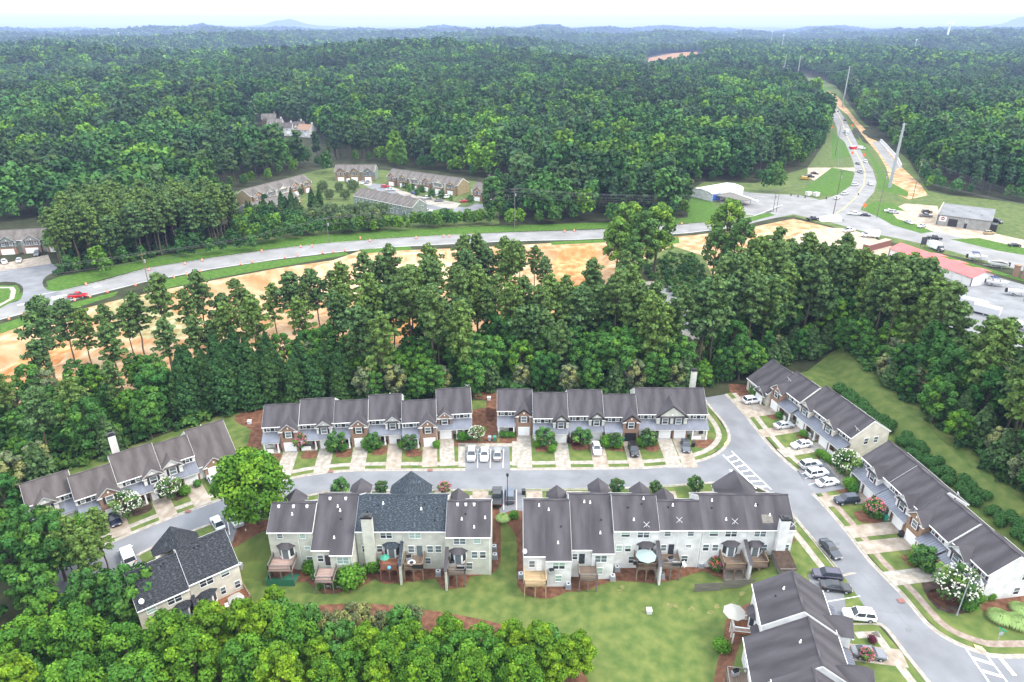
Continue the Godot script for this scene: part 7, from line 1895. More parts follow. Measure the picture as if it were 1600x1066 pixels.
func boat(q: Vector2, yaw: float, label: String, cover: bool, top := true) -> void:
	var o := thing("motor_boat", label, "boat", at(q), deg_to_rad(yaw), "boats in the storage yard")
	var r := func(z: float, w: float, keel: float, deck_: float) -> Array:
		return [Vector3(0, keel, z), Vector3(-w * 0.75, keel + 0.35, z), Vector3(-w, deck_, z), Vector3(w, deck_, z), Vector3(w * 0.75, keel + 0.35, z)]
	var b := MB.new()
	b.loft([r.call(-3.2, 1.1, 0.8, 1.85), r.call(-1.0, 1.2, 0.75, 1.85), r.call(1.2, 1.1, 0.8, 1.95), r.call(2.6, 0.65, 1.1, 2.05), r.call(3.4, 0.08, 1.7, 2.12)])
	put("hull", b, M.white, o)
	b = MB.new()
	if cover:
		b.loft([r.call(-3.1, 1.1, 1.86, 2.0), r.call(-0.8, 1.15, 1.86, 2.7), r.call(0.6, 0.9, 1.9, 2.6), r.call(2.8, 0.5, 2.0, 2.15)])
		put("cover", b, M.canvas, o)
	else:
		b.box(Vector3(-0.85, 1.6, -2.9), Vector3(0.85, 1.87, 0.6))
		put("cockpit", b, M.offwhite, o)
		b = MB.new()
		b.slab(Vector3(0.95, 1.9, 1.2), Vector3(-0.95, 1.9, 1.2), Vector3(-0.75, 2.6, 0.5), Vector3(0.75, 2.6, 0.5), 0.05)
		put("windscreen", b, M.glass_dark, o)
		if top:
			b = MB.new()
			b.slab(Vector3(-1.0, 3.2, 0.2), Vector3(1.0, 3.2, 0.2), Vector3(1.0, 3.2, -2.2), Vector3(-1.0, 3.2, -2.2), 0.08)
			for x in [-0.95, 0.95]:
				b.tube(Vector3(x, 1.85, -1.0), Vector3(x, 3.15, 0.1), 0.04, 0.04, 4); b.tube(Vector3(x, 1.85, -1.0), Vector3(x, 3.15, -2.1), 0.04, 0.04, 4)
			put("sun_top", b, mat(Color(0.12, 0.17, 0.35), 0.8), o)
	b = MB.new()
	b.box(Vector3(-0.3, 0.9, -3.9), Vector3(0.3, 2.3, -3.25))
	put("outboard", b, M.black, o)
	b = MB.new()
	for x in [-0.9, 0.9]:
		b.box(Vector3(x - 0.06, 0.5, -3.0), Vector3(x + 0.06, 0.62, 2.2))
	b.box(Vector3(-0.06, 0.5, 2.0), Vector3(0.06, 0.62, 4.6)); b.box(Vector3(-1.0, 0.5, -1.2), Vector3(1.0, 0.6, -1.08)); b.box(Vector3(-0.96, 0.5, 2.0), Vector3(0.96, 0.61, 2.12))
	for z in [-2.6, 0.8]:
		b.box(Vector3(-0.9, 0.6, z), Vector3(0.9, 0.95, z + 0.1))
	put("trailer", b, M.steel, o)
	for x in [-1.05, 1.05]:
		wheel(o, x, -1.1, 0.36)


func yard_things() -> void:
	for q in [[Vector2(-47.37, -121.97), M.black, "black bin at the left end garage of the middle row"], [Vector2(-24.46, -124.41), M.black, "black bin at the fourth garage of the middle row"], [Vector2(-67.11, -105.93), M.black, "black bin between the two white-flowering trees"], [Vector2(12.2, -124.91), M.black, "black bin left of the purple shrub"], [Vector2(24.06, -125.41), M.green_bin, "green bin beside the open brick garage"], [Vector2(38.88, -123.43), M.black, "black bin right of the dark grey sedan"], [Vector2(68.08, -99.24), M.green_bin, "green bin on the right row's driveway"], [Vector2(68.66, -94.94), M.black, "black bin by the tan brick garage"], [Vector2(-4.87, -125.66), M.grey_plastic, "grey bin behind the three cars in the bay"], [Vector2(-3.76, -125.66), M.green_bin, "green bin behind the three cars in the bay"], [Vector2(2.22, -106.91), M.black, "black bin at the edge of the bay between the deck blocks"], [Vector2(65.18, -119.59), M.black, "black bin below the white-flowering tree of the right bay"]]:
		bin(q[0], q[1], q[2])
	for q in [[Vector2(-3.19, -94.91), "upper of two on the right side of the left deck block"], [Vector2(-3.03, -92.81), "lower of two on the right side of the left deck block"], [Vector2(-25.61, -89.24), "below the chimney of the blue-roofed pair"], [Vector2(-25.36, -90.76), "behind the one below the blue roof's chimney"], [Vector2(-12.54, -88.79), "left of the grey fin wall"], [Vector2(1.52, -88.2), "left of the new yellow deck"], [Vector2(9.38, -85.88), "right of the new yellow deck's house"], [Vector2(16.98, -87.76), "right of the planted deck"], [Vector2(18.03, -89.85), "behind the one right of the planted deck"], [Vector2(25.4, -88.2), "under the deck beside the pale umbrella"], [Vector2(-46.62, -89.85), "by the right end of the slate roof"], [Vector2(32.67, -90.76), "blue-grey one beside the flowering shrub"]]:
		cooler(at(q[0], 0.05), "air conditioner " + q[1])
	# umbrellas
	for q in [["A1c", local(A2, 25.2, -7.0), 1.75, M.pale_blue, "pale round umbrella open on a deck"], ["D", local(D, 14.6, -10.0), 1.7, M.canvas, "cream umbrella beside the lower right block"], ["A1", local(A1, 17.6, -7.4), 0.8, M.green_bin, "small green parasol on the red deck"]]:
		var o := thing("umbrella", q[4], "umbrella", Vector3(q[1].x, 0.0, q[1].y), 0.0, "garden umbrellas")
		var b := MB.new()
		b.tube(Vector3.ZERO, Vector3(0, 2.4, 0), 0.04, 0.03, 6)
		put("pole", b, M.steel, o)
		b = MB.new()
		for k in 8:
			var a := TAU * k / 8; var e := TAU * (k + 1) / 8
			b.tri(Vector3(0, 2.55, 0), Vector3(cos(e) * q[2], 2.0, sin(e) * q[2]), Vector3(cos(a) * q[2], 2.0, sin(a) * q[2]))
			b.tri(Vector3(0, 2.5, 0), Vector3(cos(a) * q[2], 1.95, sin(a) * q[2]), Vector3(cos(e) * q[2], 1.95, sin(e) * q[2]))
		put("canopy", b, q[3], o)
	var p := local(C, 1.9, -6.4)
	var o := thing("covered_table", "cream fabric cover over a round table on the wide deck", "covered table", Vector3(p.x, 0.02, p.y))
	var b := MB.new()
	for k in 12:
		var a := TAU * k / 12; var e := TAU * (k + 1) / 12
		var ra := 1.3 + 0.12 * sin(k * 2.3); var re := 1.3 + 0.12 * sin((k + 1) * 2.3)
		b.quad(Vector3(cos(e) * re, 0.2, sin(e) * re), Vector3(cos(a) * ra, 0.2, sin(a) * ra), Vector3(cos(a) * ra * 0.92, 0.85, sin(a) * ra * 0.92), Vector3(cos(e) * re * 0.92, 0.85, sin(e) * re * 0.92))
		b.tri(Vector3(0, 1.15, 0), Vector3(cos(e) * re * 0.92, 0.85, sin(e) * re * 0.92), Vector3(cos(a) * ra * 0.92, 0.85, sin(a) * ra * 0.92))
	put("cover", b, M.canvas, o)
	b = MB.new()
	b.box(Vector3(-0.5, 0, -0.5), Vector3(0.5, 0.2, 0.5))
	put("base", b, M.black, o)
	# fire pit and deck furniture
	p = local(A1, 13.3, -7.0)
	o = thing("fire_pit", "round fire pit with a white rim on the deck below the blue roof", "fire pit", Vector3(p.x, 0.0, p.y))
	b = MB.new()
	b.tube(Vector3.ZERO, Vector3(0, 0.5, 0), 0.5, 0.6, 14)
	put("bowl", b, M.black, o)
	b = MB.new()
	for k in 14:
		var a := TAU * k / 14; var e := TAU * (k + 1) / 14
		b.slab(Vector3(cos(e) * 0.68, 0.56, sin(e) * 0.68), Vector3(cos(a) * 0.68, 0.56, sin(a) * 0.68), Vector3(cos(a) * 0.38, 0.56, sin(a) * 0.38), Vector3(cos(e) * 0.38, 0.56, sin(e) * 0.38), 0.06)
	put("rim", b, M.lamp_glass, o)
	for q in [[A1, 12.2, -7.6, "outdoor_sofa", "dark outdoor sofa on the deck right of the fire pit"], [A1, 4.9, -8.0, "outdoor_sofa", "dark outdoor seat on the grey deck of the left block"], [A2, 19.9, -7.0, "outdoor_sofa", "dark seat on the deck left of the white chair"], [A2, 26.4, -6.8, "outdoor_sofa", "dark seat beside the pale umbrella"], [D, 3.0, -10.6, "outdoor_sofa", "pale seat on the crowded small deck"]]:
		p = local(q[0], q[1], q[2])
		o = thing(q[3], q[4], "sofa", Vector3(p.x, 0.01, p.y), 0.0, "deck seats")
		b = MB.new()
		b.box(Vector3(-0.8, 0.1, -0.35), Vector3(0.8, 0.42, 0.35)); b.box(Vector3(-0.8, 0.42, 0.2), Vector3(0.8, 0.8, 0.35))
		put("frame", b, M.black, o)
		b = MB.new()
		b.box(Vector3(-0.72, 0.42, -0.33), Vector3(0.72, 0.54, 0.18))
		put("cushion", b, M.grey_plastic if q[0] != D else M.canvas, o)
	for q in [[A1, 6.5, -7.2, "black grill on the grey deck of the left block"], [A2, 20.8, -6.2, "black grill on the deck beside the umbrella's neighbour"], [A2, 41.0, -9.0, "dark grill on the new yellow deck"], [D, 5.0, -10.9, "dark grill on the crowded small deck"], [A1, 13.9, -5.9, "black grill near the fire pit"]]:
		p = local(q[0], q[1], q[2])
		o = thing("grill", q[3], "grill", Vector3(p.x, 0.01, p.y), 0.3, "grills on the decks")
		b = MB.new()
		b.box(Vector3(-0.55, 0.0, -0.25), Vector3(0.55, 0.75, 0.25))
		put("cart", b, M.steel, o)
		b = MB.new()
		b.tube(Vector3(-0.4, 0.85, 0), Vector3(0.4, 0.85, 0), 0.27, 0.27, 10); b.tube(Vector3(0.4, 0.85, 0), Vector3(-0.4, 0.85, 0), 0.27, 0.27, 10)
		put("hood", b, M.black, o)
	for q in [[A2, 18.7, -7.4, "white plastic chair on the deck right of the umbrella"], [C, 3.4, -6.8, "white plastic chair on the wide deck"]]:
		p = local(q[0], q[1], q[2])
		o = thing("plastic_chair", q[3], "chair", Vector3(p.x, 0.01 if q[2] > -9.0 else on_ground(p.x, p.y) + 0.1, p.y), 0.6, "white plastic chairs")
		b = MB.new()
		b.box(Vector3(-0.28, 0.38, -0.28), Vector3(0.28, 0.43, 0.28))
		put("seat", b, M.white, o)
		b = MB.new()
		b.slab(Vector3(0.28, 0.43, -0.26), Vector3(-0.28, 0.43, -0.26), Vector3(-0.28, 0.9, -0.36), Vector3(0.28, 0.9, -0.36), 0.05)
		put("backrest", b, M.white, o)
		for x in [-0.25, 0.25]:
			for z in [-0.25, 0.25]:
				b = MB.new()
				b.box(Vector3(x - 0.03, 0, z - 0.03), Vector3(x + 0.03, 0.38, z + 0.03))
				put("leg", b, M.white, o)
	p = local(A1, 16.9, -8.0)
	o = thing("beach_ball", "bright toy ball on the red deck", "ball", Vector3(p.x, 0.35, p.y))
	var sp := SphereMesh.new()
	sp.radius = 0.34; sp.height = 0.68; sp.radial_segments = 16; sp.rings = 8
	part("ball", sp, mat(lin(0.1, 0.35, 0.5), 0.5), o)
	p = local(C, 4.2, -9.6)
	o = thing("paddling_pool", "round blue paddling pool on the ground by the wide deck", "paddling pool", at(p, 0.05))
	b = MB.new()
	b.tube(Vector3.ZERO, Vector3(0, 0.3, 0), 0.9, 0.95, 16)
	put("basin", b, M.blue, o)
	# green netting under the left end deck
	p = local(A1, 35.1, -7.4)
	o = thing("netted_pen", "dark green netted pen under the left end deck", "pen", at(p, 0.05), 0.0)
	b = MB.new()
	b.box(Vector3(-2.3, 0, -1.4), Vector3(2.3, 0.04, 1.4)); b.box(Vector3(-2.3, 0.041, 1.36), Vector3(2.3, 1.4, 1.4)); b.box(Vector3(-2.3, 0.041, -1.4), Vector3(-2.26, 1.4, 1.355))
	put("netting", b, M.green_net, o)
	b = MB.new()
	for x in [-2.3, 0.0, 2.3]:
		b.box(Vector3(x - 0.05, 0, 1.3), Vector3(x + 0.05, 1.5, 1.35))
	put("frame", b, M.grey_wood, o)
	# fences
	var line := [Vector2(30.06, -85.03), Vector2(34.8, -85.31), Vector2(40.19, -85.59)]
	for i in 2:
		var f := frame_of(line[i], line[i + 1])
		o = thing("board_fence", "weathered board fence %s behind the right deck block" % ["length farther from the corner house", "length next to the corner house"][i], "fence", at((line[i] + line[i + 1]) / 2.0), deg_to_rad(f[0]), "board fence on the lawn")
		var w: float = f[1]
		for k in int(w / 0.16):
			b = MB.new()
			var x := -w / 2 + k * 0.16
			b.box(Vector3(x, 0.0, -0.012), Vector3(x + 0.14, 1.75 + rng.randf_range(-0.05, 0.05), 0.012))
			put("board", b, M.grey_wood, o)
		for y in [0.35, 1.4]:
			b = MB.new()
			b.box(Vector3(-w / 2, y, -0.06), Vector3(w / 2, y + 0.09, -0.013))
			put("rail", b, M.grey_wood, o)
	line = [Vector2(-33.94, -88.05), Vector2(-32.33, -86.02), Vector2(-27.97, -85.59)]
	for i in 2:
		var f := frame_of(line[i], line[i + 1])
		o = thing("low_fence", "low white garden fence, %s side of the shrub bed" % ["short left", "long front"][i], "fence", at((line[i] + line[i + 1]) / 2.0), deg_to_rad(f[0]), "low white garden fence")
		b = MB.new()
		b.box(Vector3(-f[1] / 2, 0.5, -0.03), Vector3(f[1] / 2, 0.6, 0.03)); b.box(Vector3(-f[1] / 2, 0.22, -0.03), Vector3(f[1] / 2, 0.3, 0.03))
		put("rail", b, M.white, o)
		for k in 3:
			b = MB.new()
			b.box(Vector3(f[1] * (k / 2.0 - 0.5) - 0.06, 0, -0.061), Vector3(f[1] * (k / 2.0 - 0.5) + 0.06, 0.8, 0.061))
			put("post", b, M.white, o)
	# small utility boxes
	for q in [[Vector2(-59.58, -132.77), "white utility box on the slope left of the middle row"], [Vector2(-5.56, -143.57), "white utility box in the grassy gap"], [Vector2(21.84, -80.56), "white marker box on the lawn"]]:
		o = thing("utility_box", q[1], "utility box", at(q[0]), 0.0, "utility boxes")
		b = MB.new()
		b.box(Vector3(-0.4, 0, -0.35), Vector3(0.4, 0.75, 0.35))
		put("case", b, M.lamp_glass, o)
		b = MB.new()
		b.slab(Vector3(-0.44, 0.75, 0.4), Vector3(0.44, 0.75, 0.4), Vector3(0.44, 0.85, -0.4), Vector3(-0.44, 0.85, -0.4), 0.06)
		put("lid", b, M.offwhite, o)
	p = Vector2(50.61, -90.75)
	o = thing("garden_shed_roof" if false else "shed", "low shed with leaf-littered brown roof at the end of the right deck block", "shed", at(Vector2(45.26, -87.58)), 0.0)
	b = MB.new()
	o.scale = Vector3.ONE * 0.78
	b.box(Vector3(-1.6, -0.4, -2.4), Vector3(1.6, 1.6, 2.4))
	put("wall", b, M.grey_wood, o)
	b = MB.new()
	b.slab(Vector3(-1.9, 1.55, 2.6), Vector3(1.9, 1.55, 2.6), Vector3(1.9, 2.2, -2.6), Vector3(-1.9, 2.2, -2.6), 0.1)
	put("roof", b, M.dark_mulch, o)
	# storage yard
	for q in [[Vector2(167.97, -223.02), 65.0, "white motor boat with a dark sun top in the storage yard", false, true], [Vector2(169.28, -213.73), 70.0, "low white boat at the right edge of the yard", false, false], [Vector2(178.91, -251.49), 75.0, "white boat with a sun top behind the red-roofed shed", false, true], [Vector2(181.35, -243.06), 250.0, "boat under a white cover beside the road", true, false], [Vector2(151.9, -185.63), 20.0, "boat at the right edge, lowest in the yard", false, false]]:
		boat(q[0], q[1], q[2], q[3], q[4])
	for q in [[Vector2(148.03, -197.02), "grey covered trailer, right one of two in the yard"], [Vector2(147.29, -202.34), "grey covered trailer, left one of two in the yard"]]:
		o = thing("covered_trailer", q[1], "trailer", at(q[0]), 0.75, "covered trailers")
		b = MB.new()
		b.prism([Vector2(-1.2, 0.7), Vector2(1.2, 0.7), Vector2(1.2, 2.9), Vector2(0.9, 3.15), Vector2(-0.9, 3.15), Vector2(-1.2, 2.9)], -3.6, 3.6, 2)
		put("cover", b, M.grey_plastic if false else M.lamp_glass, o)
		b = MB.new()
		b.box(Vector3(-1.1, 0.4, -3.4), Vector3(1.1, 0.69, 3.4))
		put("chassis", b, M.black, o)
		for x in [-1.1, 1.1]:
			wheel(o, x, -0.4, 0.37)
	var f := frame_of(Vector2(139.5, -262.13), Vector2(156.56, -272.67))
	o = thing("shipping_container", "long rust-red container lying by the trees", "container", at((Vector2(139.5, -262.13) + Vector2(156.56, -272.67)) / 2.0), deg_to_rad(f[0]))
	b = MB.new()
	b.box(Vector3(-7.6, 0.1, -1.25), Vector3(7.6, 2.6, 1.25))
	for k in 40:
		b.box(Vector3(-7.5 + k * 0.375, 0.2, -1.29), Vector3(-7.32 + k * 0.375, 2.5, 1.29))
	put("body", b, M.rust_red, o)
	b = MB.new()
	b.box(Vector3(-7.65, 2.6, -1.3), Vector3(7.65, 2.68, 1.3))
	put("top", b, M.dusty, o)
	o = thing("tarpaulin_heap", "white tarpaulin over a stack beside the dump truck", "tarpaulin", at(Vector2(147.41, -310.4)), 0.1)
	b = MB.new()
	b.loft([[Vector3(-5, 0, -1.3), Vector3(-4.6, 1.7, -1.1), Vector3(-4.6, 1.9, 0.8), Vector3(-5, 0, 1.5)], [Vector3(0, 0, -1.6), Vector3(0, 2.6, -1.0), Vector3(0, 2.5, 1.0), Vector3(0, 0, 1.7)], [Vector3(5, 0, -1.5), Vector3(4.8, 2.2, -1.0), Vector3(4.7, 2.2, 0.9), Vector3(5, 0, 1.5)]])
	put("sheet", b, M.white, o)
	b = MB.new()
	b.box(Vector3(5.0, 0, -0.6), Vector3(6.4, 1.1, 0.8))
	put("stack", b, M.grey_plastic, o)
	for q in [[Vector2(181.32, -233.01), "left"], [Vector2(182.69, -230.27), "right"]]:
		o = thing("gate_pillar", "%s brick gate pillar at the yard entrance" % q[1], "pillar", at(q[0]), 0.3, "gate pillars")
		b = MB.new()
		b.box(Vector3(-0.7, 0, -0.7), Vector3(0.7, 4.0, 0.7))
		put("shaft", b, M.brick, o)
		b = MB.new()
		b.box(Vector3(-0.9, 4.0, -0.9), Vector3(0.9, 4.3, 0.9))
		put("cap", b, M.brick_pale, o)
	o = thing("notice_board", "dark notice board on posts by the road", "sign", at(Vector2(167.82, -269.07)), 0.2)
	b = MB.new()
	b.box(Vector3(-1.3, 1.0, -0.08), Vector3(1.3, 4.2, 0.08))
	put("panel", b, M.shutter, o)
	for x in [-1.1, 1.1]:
		b = MB.new()
		b.box(Vector3(x - 0.1, 0, -0.2), Vector3(x + 0.1, 4.3, -0.081))
		put("post", b, M.bark, o)
	for q in [[Vector2(250.03, -513), "red container beside the earth strip", M.red, 6.0], [Vector2(157.49, -361.6), "left white skip on the grass triangle", M.offwhite, 3.0], [Vector2(160.96, -360.1), "right white skip on the grass triangle", M.offwhite, 3.0], [Vector2(446.3, -888), "small red cabin in the trees", M.red, 4.0]]:
		o = thing("skip_container", q[1], "skip", at(q[0]), 0.5, "skips and containers")
		b = MB.new()
		b.prism([Vector2(-q[3] * 0.4, 0.2), Vector2(q[3] * 0.4, 0.2), Vector2(q[3] * 0.5, 2.0), Vector2(-q[3] * 0.5, 2.0)], -1.1, 1.1, 2)
		put("body", b, q[2], o)
		b = MB.new()
		b.box(Vector3(-q[3] * 0.5 - 0.05, 2.0, -1.2), Vector3(q[3] * 0.5 + 0.05, 2.12, 1.2))
		put("rim", b, M.steel, o)


# ---------------------------------------------------------------- planting
var kinds := {}
var stand := []  # trees waiting for their labels: [kind, prototype, place, turn, size, words]


func make_kinds() -> void:
	var pine_c := Color(0.076, 0.132, 0.042)
	var leaf_c := Color(0.052, 0.132, 0.027)
	kinds.pine = [pine(25, 0.46, 3.6, pine_c, 46, 34, 0.42), pine(26, 0.5, 3.4, pine_c * Color(1.1, 1.05, 0.95), 40, 34, 0.42), pine(23, 0.38, 4.3, pine_c * Color(0.85, 0.92, 1.0), 54, 34, 0.44), pine(26, 0.36, 4.0, pine_c * Color(1.25, 1.18, 0.9), 56, 34, 0.44)]
	kinds.broad = [broadleaf(15, 4.4, 0.22, leaf_c, 26, 105, 0.4), broadleaf(17, 4.8, 0.2, leaf_c * Color(0.8, 0.85, 1.0), 28, 105, 0.42), broadleaf(14, 4.0, 0.2, leaf_c * Color(1.3, 1.2, 0.9), 24, 105, 0.4, 0.7), broadleaf(16, 4.0, 0.18, leaf_c * Color(0.62, 0.75, 0.9), 26, 110, 0.4, 0.6)]
	kinds.bright = [broadleaf(12, 3.3, 0.18, Color(0.07, 0.16, 0.017), 36, 190, 0.21, 0.75, 0.35), broadleaf(12.5, 3.0, 0.16, Color(0.084, 0.17, 0.016), 34, 190, 0.21, 0.5, 0.4), broadleaf(11, 3.5, 0.15, Color(0.052, 0.138, 0.02), 36, 190, 0.21, 0.85, 0.3)]
	kinds.maple = [broadleaf(13.5, 4.9, 0.16, Color(0.064, 0.15, 0.018), 52, 190, 0.28, 0.9, 0.3)]
	kinds.tulip = [broadleaf(27, 6.0, 0.3, Color(0.1, 0.19, 0.035), 34, 120, 0.5, 0.8, 0.35), broadleaf(27, 5.6, 0.25, Color(0.075, 0.15, 0.04), 30, 120, 0.5, 0.8, 0.2)]
	kinds.oak = [broadleaf(9, 4.2, 0.15, Color(0.085, 0.13, 0.055), 30, 130, 0.26, 0.9, 0.1), broadleaf(8, 3.6, 0.15, Color(0.1, 0.125, 0.058), 26, 120, 0.24, 0.9, 0.15)]
	kinds.grey_leaf = [broadleaf(12, 3.6, 0.12, Color(0.13, 0.165, 0.085), 26, 120, 0.32, 0.9, 0.3)]
	kinds.fir = [conifer(14, 3.0, Color(0.03, 0.075, 0.024), 70, 0.36), conifer(12.5, 2.8, Color(0.04, 0.085, 0.024), 70, 0.36), conifer(10, 3.0, Color(0.055, 0.1, 0.035), 56, 0.42)]
	kinds.dead = [bare_tree(11, "pale_bark")]
	kinds.white = [flowering(5.2, 2.5, Color(0.06, 0.125, 0.035), Color(0.7, 0.69, 0.62), 190)]
	kinds.pink = [flowering(4.4, 1.9, Color(0.06, 0.125, 0.035), Color(0.62, 0.17, 0.25), 130)]
	kinds.small = [flowering(4.0, 1.7, Color(0.06, 0.14, 0.04), Color(0.3, 0.12, 0.1), 3), flowering(3.6, 1.5, Color(0.045, 0.1, 0.035), Color(0.2, 0.08, 0.07), 6)]
	kinds.box = [shrub(Vector3(0.75, 0.7, 0.75), Color(0.05, 0.14, 0.02), 420, 0.1), shrub(Vector3(1.0, 0.85, 0.9), Color(0.075, 0.18, 0.02), 520, 0.11)]
	kinds.hedge = [shrub(Vector3(1.0, 0.85, 0.9), Color(0.042, 0.105, 0.028), 460, 0.13)]
	kinds.purple = [shrub(Vector3(1.3, 1.0, 1.0), Color(0.085, 0.02, 0.035), 520, 0.13)]
	kinds.grass = [grass_tuft(1.5, 1.5, Color(0.24, 0.34, 0.12), 1500)]
	kinds.rose = [shrub(Vector3(1.5, 1.5, 1.4), Color(0.07, 0.13, 0.03), 900, 0.14)]
	var bl := MB.new()
	for i in 90:
		var d := Vector3(rng.randfn(), absf(rng.randfn()), rng.randfn()).normalized()
		blob(bl, Vector3(0, 1.25, 0) + d * Vector3(1.5, 1.5, 1.4), Vector3.ONE * 0.13, 7, 0.12, Color(0.6, 0.12, 0.12) if i % 2 else Color(0.4, 0.14, 0.3), 0.2, 0.4)
	part("blossom", bl.mesh(), M.petal, kinds.rose[0])
	kinds.roundtree = [broadleaf(19, 5.0, 0.06, Color(0.055, 0.13, 0.035), 44, 120, 0.45, 0.85, 0.2)]
	for k in kinds:
		for o in kinds[k]:
			o.name = {"pine": "pine_tree", "fir": "evergreen_tree", "dead": "dead_tree", "white": "flowering_tree", "pink": "flowering_tree", "small": "young_tree", "box": "boxwood_shrub", "hedge": "hedge_shrub", "purple": "purple_shrub", "grass": "ornamental_grass", "rose": "flowering_shrub"}.get(k, "broadleaf_tree")


func grow(kind: String, q: Vector2, size: float, label := "", group := "", pick := -1, flat := Vector3.ONE) -> Node3D:
	var list: Array = kinds[kind]
	var proto: Node3D = list[rng.randi() % list.size() if pick < 0 else pick]
	var o := dup(proto, at(q), rng.randf() * TAU, size, label, group)
	o.scale = flat * size
	o.set_meta("category", {"box": "shrub", "purple": "shrub", "rose": "shrub", "grass": "ornamental grass"}.get(kind, "tree"))
	return o


